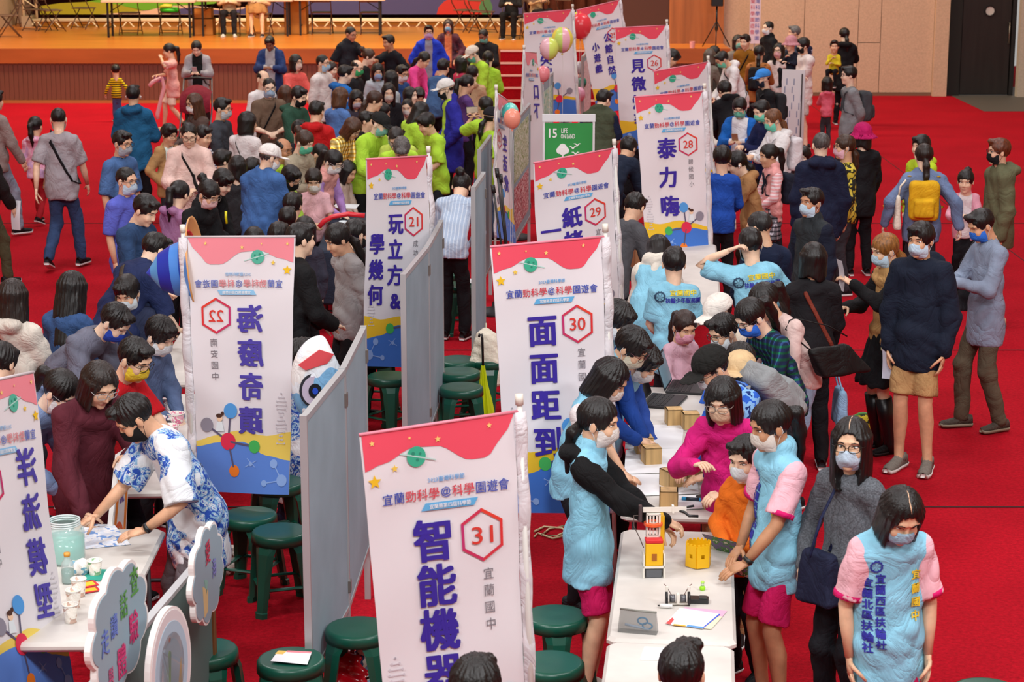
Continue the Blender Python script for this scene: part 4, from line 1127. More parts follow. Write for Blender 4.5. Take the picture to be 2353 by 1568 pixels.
banner('banner numbered 31 with five purple title characters, nearest to the bottom edge', [(825, 1002), (1180, 949), (1216, 1812), (909, 1850)], 7.6, 7.88, '31', [(.42, .69, .27, '智能機器人')], '宜蘭國中', tsz=.27, tsp=.275)
banner('banner numbered 30 with four purple title characters above a planet print', [(1126, 569), (1381, 546), (1401, 1178), (1170, 1180)], 10.65, 10.92, '30', T4('面面距到'), '宜蘭國中')
banner('banner numbered 29 half hidden by banner 30', [(1226, 376), (1406, 343), (1426, 792), (1249, 812)], 15.1, 15.5, '29', [(.44, .71, .25, '紙烤人生'), (.17, .84, .25, '一二三')], '宜蘭國小', tsz=.25, tsp=.28)
banner('banner numbered 28 with three purple title characters and blue foot', [(1457, 224), (1613, 211), (1629, 599), (1488, 603)], 18.1, 18.4, '28', [(.42, .73, .3, '泰力嗨')], '碧候國小', tsz=.3, tsp=.40)
banner('banner just behind banner 28, only its red top and heading showing', [(1501, 165), (1624, 144), (1640, 452), (1517, 468)], 22.2, 22.8, '27', [(.42, .73, .3, '科學')], None, det=False)
banner('banner numbered 26 with purple title characters', [(1412, 65), (1528, 59), (1541, 336), (1428, 346)], 24.3, 24.6, '26', [(.42, .73, .28, '見微知著')], None, det=False, tsp=.34)
banner('leaning banner with two columns of purple characters beside banner 26', [(1324, 24), (1422, 1), (1450, 247), (1374, 264)], 27.6, 28.3, '25', [(.6, .72, .19, '公館自然'), (.27, .86, .19, '小遊戲')], None, det=False, tsz=.19, tsp=.235)
banner('banner at the back left of the leaning one, seen before the stage', [(1203, 32), (1312, 23), (1325, 275), (1214, 285)], 26.9, 27.2, '24', [(.42, .75, .24, '消失的力')], None, det=False, tsz=.24, tsp=.25)
banner('narrow reversed banner seen almost edge on, before the stairs', [(1205, 119), (1233, 122), (1262, 412), (1196, 415)], 23.0, 23.6, '', [(.3, .7, .3, '口下')], None, mirror=True, det=False, full=False)
banner('edge-on reversed banner with a white pole near the grey boards', [(1141, 214), (1166, 232), (1184, 560), (1140, 545)], 18.8, 19.4, '20', [(.42, .73, .28, '生活化')], None, mirror=True, det=False)
banner('banner numbered 21 with two columns of purple characters', [(841, 367), (979, 360), (994, 846), (836, 842)], 13.85, 14.35, '21', [(.46, .71, .24, '玩立方&'), (.16, .93, .24, '學幾何')], '成功&文化', tsz=.24, tsp=.285)
banner('banner numbered 22 seen from behind with reversed writing', [(431, 546), (679, 545), (664, 1137), (456, 1130)], 11.35, 11.2, '22', [(.415, .72, .26, '海廢奇蹟')], '南安國中', mirror=True, tsz=.26, tsp=.305)
banner('banner numbered 23 seen from behind, cut by the left edge', [(-92, 893), (77, 857), (171, 1606), (3, 1642)], 8.15, 8.7, '23', [(.28, .62, .27, '洋流模型')], '南安國中', mirror=True, tsz=.27, tsp=.315)
# ------------------------------------------------------------------ grey partition boards
m_al = mat('#b4b6b8', .4, metal=.35); m_bd = mat('#8ea3ae', .75, 'rough', sc_=.6); PT = 1.6
def partition(label, tops, zt=PT, zb=.3, posters=None, back=0):
    P = [at(px, py, zt) for px, py in tops]
    t = thing('partition_board', label, 'board', (P[0].x, P[0].y, 0)); O = Vector((P[0].x, P[0].y, 0))
    P = [Vector((p.x, p.y, 0))-O for p in P]
    for i, p in enumerate(P):
        b = MB(); b.box(p.x-.017, p.x+.017, p.y-.017, p.y+.017, 0, zt+.006); b.build('post', m_al, t)
        if i: 
            b = MB(); b.box(p.x-.024, p.x+.024, p.y-.024, p.y+.024, zt-.2, zt-.13); b.box(p.x-.024, p.x+.024, p.y-.024, p.y+.024, zb+.1, zb+.16); b.build('hinge', mat('#8a857e', .4, metal=.6), t)
    for a, c in zip(P[:-1], P[1:]):
        d = (c-a); L = d.length; M_ = Matrix.Translation(a) @ Matrix.Rotation(math.atan2(d.y, d.x), 4, 'Z')
        b = MB(); b.box(.018, L-.018, -.011, .011, zb+.02, zt-.02, M=M_); b.build('board', m_bd, t)
        b = MB(); b.box(.012, L-.012, -.016, .016, zt-.03, zt, M=M_); b.build('top_rail', m_al, t)
        b = MB(); b.box(.012, L-.012, -.016, .016, zb, zb+.025, M=M_); b.build('bottom_rail', m_al, t)
        for (u0, u1, z0, z1, c_, sd_) in (posters or []):
            q = MB(); y_ = -.0145 if sd_ < 0 else .0125; q.box(u0*L, u1*L, y_, y_+.002, z0, z1, M=M_)
            q.build('poster', mat(c_[0], .6, 'blotch' if len(c_) > 1 else 'plain', c_[1] if len(c_) > 1 else None, 2.2, c3=c_[2] if len(c_) > 2 else None), t)
    return t
partition('grey two-leaf partition board left of banner 31', [(697, 957), (787, 847), (835, 752)])
partition('grey two-leaf partition board in front of banner 21', [(926, 632), (981, 566), (1013, 508)])
partition('grey partition board behind the yellow umbrella', [(1087, 431), (1111, 397)], zt=1.78)
partition('grey partition board just beyond the one behind the umbrella', [(1101, 345), (1126, 312)])
partition('grey partition board with a green map poster facing right', [(1174, 287), (1216, 238)], posters=[(.1, .9, .95, 1.5, ('#a8b890', '#dfe6d8', '#7f9a50'), -1), (.1, .9, .42, .9, ('#b04050', '#e8d0d0', '#8a2a3a'), -1)])
partition('grey partition board with teal notes left of the balloons', [(1244, 187), (1269, 166)], posters=[(.1, .9, .8, 1.45, ('#7ab8a0', '#d8e4c8', '#9ad0c8'), -1)])
partition('grey partition board with yellow sheets right of the balloons', [(1288, 122), (1313, 88)], posters=[(.1, .9, .7, 1.5, ('#d8d060', '#e8e8d0', '#b0a878'), -1)])
partition('grey partition board with pale pink sheets beside the leaning banner', [(1338, 130), (1356, 108)], posters=[(.1, .95, .6, 1.5, ('#e0c8d0', '#f0e8ec', '#b8a0a8'), -1)])
# ------------------------------------------------------------------ tables, stools
m_tt = mat('#d2cdc6', .5, 'rough', sc_=.8)
def table(label, cx, cy, rz, L, W, c=None, H=.74, grp='white folding tables', legc='#4a4a4e', cloth=None):
    t = thing('folding_table', label, 'table', (cx, cy, 0), rz, grp)
    b = MB(); b.bbox(-W/2, W/2, -L/2, L/2, H-.045, H, .03); b.build('tabletop', c or m_tt, t)
    for sx in (-1, 1):
        for sy in (-1, 1):
            b = MB(); b.tube([(sx*(W/2-.07), sy*(L/2-.2), 0), (sx*(W/2-.07), sy*(L/2-.2), H-.045)], .014, 8); b.build('leg', mat(legc, .4), t, True)
    for sy in (-1, 1): b = MB(); b.tube([(-(W/2-.07), sy*(L/2-.2), .15), ((W/2-.07), sy*(L/2-.2), .15)], .011, 6); b.build('stretcher', mat(legc, .4), t, True)
    if cloth:
        b = MB(); b.bbox(-W/2-.01, W/2+.01, -L/2-.01, L/2+.01, .25, H+.008, .03); o = b.build('tablecloth', mat(cloth[0], .85, 'knit'), None); o.location = (cx, cy, 0); o.rotation_euler = (0, 0, rz)
        tag(o, cloth[1], 'tablecloth')
    return t
def tq(label, n0, n1, f0, f1, **k):    # from pixel corners: near left, near right, far left, far right at table height
    a, b_, c, d = [at(*p, .74) for p in (n0, n1, f0, f1)]
    nm, fm = (a+b_)/2, (c+d)/2; ax = fm-nm; W = ((b_-a).length+(d-c).length)/2
    return table(label, (nm.x+fm.x)/2, (nm.y+fm.y)/2, math.atan2(ax.y, ax.x)-math.pi/2, ax.length, W*math.cos(0), **k), (nm+fm)/2
tq('white folding table with the yellow building kit and pencil case', (1395, 1474), (1690, 1474), (1426, 1219), (1684, 1219))
tq('white folding table cut by the bottom edge before the kit table', (1362, 1745), (1690, 1745), (1392, 1479), (1689, 1479))
tq('white folding table with wooden cubes and paper sheets', (1433, 1186), (1640, 1186), (1452, 890), (1640, 890))
tq('white folding table beside the reaching boy, covered with clutter', (1470, 735), (1655, 735), (1480, 560), (1650, 560))
tq('white folding table in the booth behind banner 28', (1560, 520), (1690, 520), (1570, 430), (1690, 430))
tq('white folding table in the far booth behind banner 26', (1560, 330), (1660, 330), (1565, 260), (1655, 260))
def table2(label, pa, pb, W, **k):     # pa, pb pixel ends of the centre line
    a, b_ = at(*pa, .74), at(*pb, .74); ax = b_-a
    return table(label, (a.x+b_.x)/2, (a.y+b_.y)/2, math.atan2(ax.y, ax.x)-math.pi/2, ax.length, W, **k)
table2('white folding table with jars and cups at the lower left', (90, 1480), (245, 1215), .62)
table2('white folding table with paper cups left of banner 22', (305, 1130), (415, 905), .46)
table2('white folding table in shade behind banner 22', (440, 880), (540, 700), .6)
table2('folding table under the dark speckled cloth beside banner 21', (792, 580), (828, 490), .52, cloth=('#2c3444', 'dark blue speckled cloth on the table beside banner 21'))
table2('white folding table among the crowd above banner 21', (850, 405), (905, 360), .4)
table2('white folding table in the crowd near the white caps', (980, 255), (1000, 222), .42)
m_st = mat('#0d5140', .32)
def stool(px, py, lab, grp='green plastic stools', loc=None, proto=[None], H=.46):
    p = loc or at(px, py, H)
    if proto[0] is None:
        t = thing('plastic_stool', lab, 'stool', (p.x, p.y, p.z-H), .3, grp)
        b = MB(); b.lathe([(.0155, .452), (.03, .452), (.14, .458), (.152, .456), (.16, .445), (.162, .40), (.155, .40), (.15, .43), (.03, .44), (.0155, .44)], 28); b.build('seat', m_st, t, True)
        lg = None
        for k in range(4):
            if lg is None:
                b = MB(); V = []
                for z, r, w0 in ((.42, .125, .075), (.36, .15, .06), (.2, .172, .045), (.035, .195, .036), (.03, .203, .042), (.0, .206, .042)):
                    for (a_, q) in ((-1, 0), (-.5, .022), (.5, .022), (1, 0), (.6, -.022), (-.6, -.022)): V.append((r+q, a_*w0, z))
                F = [(i*6+j, i*6+(j+1) % 6, (i+1)*6+(j+1) % 6, (i+1)*6+j)[::-1] for i in range(5) for j in range(6)]+[tuple(range(6)), tuple(range(30, 36))[::-1]]
                b.add(V, F); o = b.build('leg', m_st, t); lg = o.data
            else: o = bpy.data.objects.new('leg', lg); COL.objects.link(o); o.parent = t
            o.rotation_euler = (0, 0, math.pi/4+k*math.pi/2)
        for k in range(4):
            a = k*math.pi/2+math.pi/4; a2 = a+math.pi/2; b = MB(); b.tube([(.18*math.cos(a), .18*math.sin(a), .15), (.18*math.cos(a2), .18*math.sin(a2), .15)], .017, 6, 0, .5); b.build('stretcher', m_st, t)
        proto[0] = t; return t
    return dup(proto[0], (p.x, p.y, p.z-H), rnd.uniform(0, 1.5), lab, grp)
for px, py, lab in [(643, 1218, 'green plastic stool standing right of banner 22'), (573, 1180, 'green plastic stool in shade below banner 22'), (1063, 652, 'green plastic stool left of the umbrella panel, white sheet on it'), (1025, 625, 'green plastic stool beside the woman bent over in a striped shirt'),
                    (893, 862, 'green plastic stool under the foot of banner 21'), (860, 820, 'green plastic stool hidden behind the foot of banner 21'), (1277, 1412, 'green plastic stool with a round sticker below banner 30'), (1265, 1520, 'green plastic stool at the lower edge right of banner 31'),
                    (822, 1440, 'green plastic stool behind the near partition board'), (668, 1512, 'green plastic stool carrying printed sheets at the lower edge'), (2268, 1585, 'green plastic stool cut by the lower right corner'), (1052, 825, 'rearmost green stool of the row beside the cream coat'),
                    (1054, 852, 'middle green stool of the row beside the cream coat'), (1060, 888, 'front green stool of the row beside the cream coat'), (640, 1105, 'green plastic stool half hidden by the lower right corner of banner 22'), (470, 1490, 'green plastic stool behind the cloud signs'), (1700, 1240, 'green plastic stool beyond the kit table')]:
    stool(px, py, lab)
# ------------------------------------------------------------------ the people
K, BR_, DB = '#0d0a09', '#4a2c1a', '#1d120c'
WHT, LB, LT = '#e9e6e4', '#8ccbe4', '#b2e040'
MB_, MW, MK, MG, MY_ = '#c0dcee', '#f0f0ee', '#141416', '#4fb89a', '#e8c83a'
P = person
def phone(I, c='#101214', both=True, lab='black smartphone in both hands', cat='phone', size=(.075, .15), tilt=.9, side=None, screen='#27343c'):
    w0, w1 = I['WR'][0]+I['HD'][0]*.1, I['WR'][1]+I['HD'][1]*.1
    m = (w0+w1)/2 if both else (w0 if side != 'l' else w1); m = m+np.array([0, .012, .03])
    L_ = world(I, m); t = thing('phone', lab, cat, L_, I['rz'])
    M_ = Matrix.Rotation(tilt, 4, 'X')
    b = MB(); b.bbox(-size[0]/2, size[0]/2, -size[1]/2, size[1]/2, -.004, .004, .006, M=M_); b.build('phone_body', mat(c, .3), t)
    b = MB(); b.box(-size[0]/2+.004, size[0]/2-.004, -size[1]/2+.006, size[1]/2-.006, .0042, .005, M=M_); b.build('screen', mat(screen, .2), t)
def paper(I, lab, c='#eef0f2', size=(.15, .21), side='r', tilt=1.2, rz=0, z=.0):
    i = 0 if side == 'r' else 1; m = I['WR'][i]+I['HD'][i]*.11; L_ = world(I, m); L_.z += z
    M_ = Matrix.Rotation(tilt, 4, 'X')
    b = MB(); n = 6; V = []
    for j in range(n+1):
        y = -size[1]/2+size[1]*j/n; V += [(-size[0]/2, y, .012*math.sin(j*.6)), (size[0]/2, y, .012*math.sin(j*.6)+.004)]
    b.add([M_ @ Vector(v) for v in V]+[M_ @ (Vector(v)+Vector((0, 0, .001))) for v in V], [(2*j, 2*j+1, 2*j+3, 2*j+2) for j in range(n)]+[(2*j+2+14, 2*j+3+14, 2*j+1+14, 2*j+14) for j in range(n)])
    o = b.build('sheet_of_paper', mat('#7a6a8a', .6, 'blotch', '#5a8a4a', 2.4, c3='#d8d0c0') if c == 'print' else mat(c, .7), None, True); o.location = L_; o.rotation_euler = (0, 0, I['rz']+rz); tag(o, lab, 'paper')
def shoulder_bag(lab, c, side, zoff=0.0, w_=.28, h_=.24, d_=.1, kind='cloth', name='shoulder_bag', c2=None, c3=None, strapc=None, on=True, drop=.0, fwd=0.0, front=False):
    """a bag hanging at the hip from the shoulder"""
    def f(I):
        S = I['S']; t = thing(name, lab, 'bag', I['root'], I['rz']); X, up, FR = I['X'], np.array([0, 0, 1.0]), I['FR']
        c0 = I['P0']+X*side*.25*S+up*(zoff-.05)*S+FR*fwd
        def fb(P):
            Q = P-c0; a_ = (np.stack([Q@X, Q@FR, Q@up], 1) if front else np.stack([Q@FR, Q@X, Q@up], 1)).astype(np.float32)
            tp = 1-.18*np.clip(a_[:, 2]/h_+.5, 0, 1)
            q = np.abs(a_)-np.stack([w_/2*tp, d_/2*(1.15-.5*np.clip(a_[:, 2]/h_+.5, 0, 1)), np.full(len(tp), h_/2)], 1)+.025
            d = np.sqrt((np.maximum(q, 0)**2).sum(1))+np.minimum(q.max(1), 0)-.025
            return d+.003*np.sin(a_[:, 0]*40+a_[:, 2]*30)
        V, Fq = nets(fb, c0-.26, c0+.26, max(.008, I['dist']*.0007)); link('bag_body', mesh('bag_body', V, Fq, True), t, mat(c, .6 if kind == 'leather' else .8, 'cloth' if kind == 'leather' else kind, c2, 2.0, c3=c3))
        sh = I['P2']+I['up']*.075*S+X*side*.12*S if on else I['WR'][0 if side > 0 else 1]
        b = MB(); top = c0+up*h_*.42
        for fy in (1, -1):
            a_ = top+FR*fy*w_*.33
            if on: b.tube([a_, (a_+sh)/2+X*side*.05*S+FR*fy*.05, sh+FR*fy*.05+X*side*.02, sh+X*side*.01+up*.02], .009, 6, flat=.5)
            else: b.tube([a_, (a_+sh)/2+FR*fy*.02, sh+FR*fy*.01], .007, 6)
        b.build('bag_strap', mat(strapc or c, .6, 'cloth'), t, True)
    return f
def multi(*fs):
    def f(I):
        for g in fs: g(I)
    return f
def vest_back(I):
    c1, c2 = '#e8d43a', '#3434a8'
    for s_, y, w_, h_, c, nm in (('宜蘭國中', .225, .19, .042, c1, 'printed_school_name'), ('扶輪少年服務團', .17, .25, .042, c2, 'printed_club_name')):
        q, f = place_text(s_, .06, y, w_, h_, .03, 1); print_on(I, q, f, mat(c, .8), nm, 0, 0, True)
    b = ring2d(-.105, .195, .043, .035); print_on(I, b[0], b[1], mat('#2c4a66', .8), 'printed_wheel_emblem', 0, 0, True)
def ring2d(cx, cy, r0, r1, teeth=True):
    V, F = [], []; n = 24
    for k in range(n):
        a = 2*math.pi*k/n; rr = r0*(1.0 if not teeth or k % 2 else .88)
        V += [(cx+rr*math.cos(a), cy+rr*math.sin(a)), (cx+r1*.85*math.cos(a), cy+r1*.85*math.sin(a))]
    for k in range(n): j = (k+1) % n; F.append((2*k, 2*j, 2*j+1, 2*k+1))
    for k in range(6):
        a = math.pi*k/3; n0 = len(V); w_ = .08
        V += [(cx+r1*.9*math.cos(a-w_), cy+r1*.9*math.sin(a-w_)), (cx+r1*.9*math.cos(a+w_), cy+r1*.9*math.sin(a+w_)), (cx, cy)]; F.append((n0, n0+1, n0+2))
    return np.array(V), F
def vest_front(I):
    for s_, x in (('宜蘭西區扶輪社', -.065), ('宜蘭北區扶輪社', -.115)):
        V, F = [], []
        for k, ch in enumerate(s_): q, f = glyph(ch, x, .14-.047*k-(.02 if x < -.1 else 0), .044, .03, 1); n0 = sum(len(v) for v in V); V.append(q); F += [tuple(i+n0 for i in g) for g in f]
        V = np.concatenate(V); print_on(I, V, F, mat('#2c2ca0', .8), 'printed_club_name', 0, -.03)
    b = ring2d(-.085, .165, .03, .024); print_on(I, b[0], b[1], mat('#2c3aa0', .8), 'printed_wheel_emblem', 0, 0)
    V, F = [], []
    for k, ch in enumerate('宜蘭國中'): q, f = glyph(ch, .095, .12-.06*k, .046, .03, 1); n0 = sum(len(v) for v in V); V.append(q); F += [tuple(i+n0 for i in g) for g in f]
    print_on(I, np.concatenate(V), F, mat('#e6c62c', .8), 'printed_school_name', 0, 0)
def squiggle(I):     # dark winding ink figure printed on the back of the coat
    V, F = [], []; prev = None
    for k in range(34):
        a = k*.42; x, y = .11-.0065*k+.028*math.sin(a), .2-.0055*k+.022*math.cos(a*1.3); w_ = .007+.004*math.sin(k*.9)
        dx_, dy_ = math.cos(a*1.1), math.sin(a*1.1); n0 = len(V)
        V += [(x-w_*dy_, y+w_*dx_), (x+w_*dy_, y-w_*dx_)]
        if k: F.append((n0-2, n0-1, n0+1, n0))
        if k % 3 == 0: n1 = len(V); V += [(x, y), (x+.02*dx_, y+.022*dy_), (x+.006*dy_, y-.006*dx_)]; F.append((n1, n1+1, n1+2)); V += [V[n0], V[n0+1]]
    print_on(I, np.array(V), F, mat('#33343a', .8), 'printed_ink_figure', .0, .02, True)
def boots(I):
    for i in (0, 1):
        b = MB(); k, a = I['KN'][i], I['AN'][i]
        b.tube([k*.9+a*.1, k*.5+a*.5, k*.15+a*.85, a, a+np.array([0, 0, -.06])], [.062, .058, .045, .046, .05], 12)
        b.build('boot_shaft', mat('#0e0d0f', .35), I['t'], True)
# ---- the right foreground: vest pupils and visitors
P(2085, 1138, 1.56, 8, 'schoolgirl in light blue vest over pink tee looking down, lower right corner', 'bob', gaze=(4, 32), top='#efb9c4', sl=.52, vest=LB, th=.014, bot='#c8145c', bt='shorts', mask='#a8d8f0', pose='stand', wide=1.06, cuff='#d8186c', part=True, extra=vest_front, hem=.16, skin='#e2b896')
P(1762, 925, 1.60, -66, 'ponytailed schoolgirl in light blue vest and magenta shorts touching the kit table', 'pony', gaze=(-5, 14), top='#f0bac6', sl=.5, vest=LB, th=.014, bot='#c8145c', bt='shorts', mask='#dcd6cc', pose='table', hands=[(.04, .12, -.48), (-.02, .33, -.56)], band='#cfe8ec', watch=('#181c1a', -1), cuff='#d8186c', skin='#bd8a66', extra=vest_front, hem=.14)
P(1380, 917, 1.56, 78, 'schoolgirl in light blue vest over a black hoodie beside banner 30', 'low', gaze=(-4, 8), top='#101012', hood=True, vest=LB, th=.022, bot='#c8145c', bt='shorts', mask='#e2dcd6', pose='reach2', hands=[(-.1, .45, -.3), (-.1, .4, -.34)], skin='#e2b896', shoe='#e4dfd2', hem=.16)
P(1710, 1005, 1.38, -38, 'boy in a bright orange jacket holding a rolled magazine', 'short', gaze=(0, 12), top='#e8721c', th=.024, mask='#e6edf0', pose='read', hands=[(-.06, .2, -.34), (-.1, .16, -.36)], bot='#1c1c22', extra=lambda I: paper(I, 'rolled colour magazine held by the boy in orange', 'print', (.2, .28), 'r', 1.0))
P(1657, 874, 1.60, -18, 'woman in a magenta jacket and beige mask leaning over the table', 'bobf', gaze=(-6, 16), lean=16, top='#d01c78', th=.022, mask='#d6b69a', gl='#8a8078', pose='read', hands=[(-.02, .3, -.14), (-.1, .3, -.3)], collar=1, bot='#c0a070')
P(1618, 806, 1.66, -62, 'person in a black cap and blue camouflage shirt bending to the table', 'short', gaze=(-6, 18), lean=44, top='#2a5cc0', tk='blotch', tc2='#7fb0e0', tc3='#18306e', ts=1.5, mask='#e0e8ea', hat='cap', hatc='#1a1a18', pose='table', bot='#24262a', pack=('#8a8e90', 'grey rucksack on the back of the person in blue camouflage'), gl=True)
P(1702, 790, 1.3, 200, 'small child with black hair squeezed beside the plaid shirt', 'mop', top='#3a4a58', pose='table')
P(1708, 694, 1.62, -62, 'woman in a green plaid shirt with blue mask and glasses', 'pony', gaze=(0, 24), lean=34, top='#12563a', tk='plaid', tc2='#1c2c50', ts=8, mask='#2c6cd8', gl=True, pose='table', bot='#24262c')
P(1742, 658, 1.62, -58, 'ponytailed woman in a pale pink top with a black shoulder bag', 'pony', gaze=(0, 20), lean=38, top='#dcc2bc', pose='table', bot='#8fa6c0', bk='denim', bt='shorts', extra=shoulder_bag('black leather shoulder bag on the ponytailed woman in pale pink', '#121212', -1, .12, .32, .2, .1, 'leather', fwd=-.12), hem=.02)
P(1640, 684, 1.5, -60, 'person in a white baseball cap with yellow mask at the clutter table', 'short', gaze=(0, 20), lean=26, top='#e8dcc8', mask='#e0b83a', hat='cap', hatc='#efe9e0', pose='table')
P(1578, 718, 1.15, 22, 'little girl in a pink mask beside the white cap', 'pony', gaze=(0, 18), top='#d8b0c0', mask='#e8a8bc', pose='table', hc='#2a1812')
P(1652, 726, 1.45, -58, 'boy with glasses and white mask in a bright blue top', 'short', gaze=(0, 18), lean=18, top='#2f62c8', mask='#dfe8ea', gl=True, pose='table')
P(1700, 812, 1.28, -30, 'child in a beige cap behind the black cap', 'short', lean=10, top='#a08860', hat='cap', hatc='#d6b88c', pose='table', D=10.9)
P(1438, 700, 1.5, 62, 'schoolboy with black hair and vest, first behind the laptop table', 'mop', gaze=(0, 26), lean=22, top='#2c4c9c', vest=LB, mask='#dfe6ea', pose='table', D=12.1)
P(1474, 763, 1.54, 62, 'schoolboy with glasses in vest and blue sleeves typing at the laptop', 'mop', gaze=(0, 28), lean=28, top='#1e4494', vest=LB, th=.02, mask='#dcd8c0', gl='#5a2028', pose='table', D=11.3, skin='#e2b896')
P(1500, 800, 1.45, 55, 'schoolboy half hidden behind the one typing', 'mop', gaze=(0, 30), lean=30, top='#2c4c9c', vest=LB, mask='#e4e4e0', pose='table', D=11.6)
P(1425, 832, 1.48, 70, 'schoolgirl in vest at the table edge beside banner 30', 'bob', gaze=(0, 28), lean=20, top='#e8e0e0', sl=.5, vest=LB, pose='table', D=10.5, mask='#e6e0da')
P(1455, 985, 1.45, 80, 'pupil with hands resting on the paper sheets', None, hc=K, lean=24, top='#e8d8d8', sl=.5, vest=LB, pose='table', D=9.9) if False else None
P(1549, 569, 1.57, 182, 'schoolboy in a light blue vest seen from behind, standing straight', 'short', top=LB, sl=.52, th=.02, pose='table', bot='#16161c', extra=vest_back, hem=.2, wide=1.05)
P(1722, 524, 1.64, 172, 'schoolboy in a light blue vest scratching his head', 'short', gaze=(18, 6), lean=6, side=-8, top=LB, sl=.55, th=.02, mask='#9cc8e2', pose='headl', hands=[(.1, .3, -.3), (.04, -.05, .22)], bot='#16161c', extra=vest_back, hem=.2, wide=1.08)
P(1740, 487, 1.7, 205, 'man in a dark navy jacket and black mask behind the scratching boy', 'crew', gaze=(30, 10), lean=10, hc='#1c1a1a', top='#15203a', th=.026, mask=MK, pose='table')
P(1512, 545, 1.55, 160, 'long haired pupil in a cream hoodie under a vest bending forward', 'long', gaze=(20, 30), lean=46, top='#ebe4d6', hood=True, th=.026, vest=LB, pose='table')
P(1870, 558, 1.6, 182, 'woman in black with a red-brown strap, seen from behind', 'bobf', top='#17161a', th=.016, strap=('#7a3426', -1, .03), bot='#131317', pose='down', hem=.16, wide=1.12,
  extra=shoulder_bag('pale blue shopping bag hanging from the woman in black', '#8db4d6', 1, -.42, .26, .26, .08, 'cloth', 'shopping_bag', on=False, fwd=.05))
P(2030, 538, 1.6, -72, 'woman with blonde streaked hair in a tan puffer vest using a phone', 'lowf', hc='#8a5a28', gaze=(0, 12), top='#121114', vest='#b78d58', puff=1, th=.018, mask=MB_, pose='phone1', hands=[(-.06, .34, -.22), (-.04, .38, .0)], bot='#121216', bt='skirt', shoe='#101012', sole='#101012', hem=.2, skin='#e6bd9c',
  extra=multi(shoulder_bag('cream quilted bag on the arm of the woman in the tan vest', '#d8d0a4', -1, .1, .34, .26, .08, 'cloth'), lambda I: phone(I, side='r', both=False, lab='phone in the hand of the woman in the tan vest'), lambda I: paper(I, 'printed slip held up by the woman in the tan vest', '#e8e4ea', (.09, .22), 'l', 1.5), lambda I: boots(I)))
P(2117, 512, 1.7, -28, 'teenage boy in a navy hooded jacket and khaki shorts', 'mop', gaze=(-12, 4), top='#131c2e', th=.034, hood=True, mask=MB_, pose='stand', bot='#b08a5c', bt='shorts', shoe='#7c766e', sole='#d8ccc8', shsc=1.15, hem=.18, wide=1.0, skin='#cf9f7c',
  extra=lambda I: paper(I, 'folded leaflet hanging from the hand of the boy in navy', '#c8cede', (.1, .24), 'r', 1.5))
P(2245, 484, 1.7, -72, 'man in a grey-blue long sleeved top and olive cargo trousers using a phone', 'short', gaze=(0, 24), top='#8794aa', pose='phone', mask='#2f6fd4', bot='#5a5040', shoe='#4a4038', sole='#8a7c68', hem=.22, wide=1.08, legs='step', skin='#d2a07c',
  extra=multi(shoulder_bag('dark grey messenger bag at the hip of the man with the phone', '#35373c', 1, .1, .3, .22, .1, 'cloth', strapc='#2a2c30'), lambda I: phone(I, lab='phone of the man in the grey-blue top')), watch=('#1a1a1a', 1))
P(2298, 319, 1.74, -82, 'man with red-brown hair in an olive hoodie and black mask', 'grow', hc='#5c2c14', top='#5f6046', hood=True, th=.03, mask=MK, gl=True, pose='stand', bot='#1e2836', bk='denim', shoe='#c89878', sole='#2c2c2c', hem=.16, wide=1.1)
P(2220, 391, 1.22, -12, 'little girl in a white top and pink jacket between the men at the right', 'bunf', gaze=(-10, 6), top='#e8e2e4', jacket='#eba8bc', open_=.09, pose='phone', bot='#15161c', shoe='#e0e0e0', th=.01)
P(2124, 331, 1.62, 172, 'woman in a grey-blue top with a mustard rucksack', 'low', hc=DB, gaze=(10, 4), top='#6d80a4', th=.026, pose='away', bot='#2a2c34', wide=1.14, hem=.14, pack=('#d8a818', 'mustard yellow rucksack with brown straps on the woman in grey-blue'),
  extra=shoulder_bag('cream cotton tote on the shoulder of the woman with the mustard rucksack', '#e4dccc', -1, .16, .3, .34, .06, 'cloth', 'tote_bag'))
P(2118, 311, 1.6, -55, 'person half hidden behind the mustard rucksack woman, lime collar', 'mop', top='#b8d82c', pose='stand', hood=True, th=.02, D=21.0)
P(1983, 286, 1.58, 186, 'woman in black with a magenta bucket hat, seen from behind', 'bob', top='#141418', th=.02, hat='bucket', hatc='#b81460', pose='down', bot='#15151a', wide=1.08, hem=.2,
  extra=shoulder_bag('clear plastic bag with printed papers below the magenta hat', '#c8d4d8', -1, -.05, .3, .36, .08, 'blotch', 'plastic_bag', '#e4ecf0', '#8ab0c8', on=False))
P(1943, 310, 1.6, -84, 'woman with long brown ponytail and pink mask beside the magenta hat', 'lowf', hc='#38200f', top='#c8b43c', tk='blotch', tc2='#2a2a22', tc3='#d8c850', mask='#e2b4c2', gl=True, pose='stand', bot='#3a3a40')
P(1888, 305, 1.74, 178, 'large balding man in a navy hooded top, seen from behind', 'crew', hc='#4a4644', gaze=(8, 0), top='#161e38', hood=True, th=.03, pose='stand', bot='#2c2620', wide=1.22, hem=.14, gl=True)
P(1868, 432, 1.62, -48, 'older man in a dark quilted vest with pale blue mask, turned left', 'short', gaze=(-8, -2), top='#141a2c', vest='#262c30', th=.02, mask=MB_, pose='stand', bot='#1a1a1e', wide=1.05, skin='#c28c6a')
P(1764, 332, 1.42, -72, 'girl with high ponytail in a pink quilted vest and plaid skirt', 'pony', gaze=(0, 10), top='#eaaaae', tk='stripe', tc2='#f0dce0', ts=9, vest='#eba6a4', puff=1, pose='table', bot='#2a2c34', bt='skirt', bk='plaid', pack=('#161c2c', 'small navy rucksack on the girl in the pink quilted vest'), th=.014)
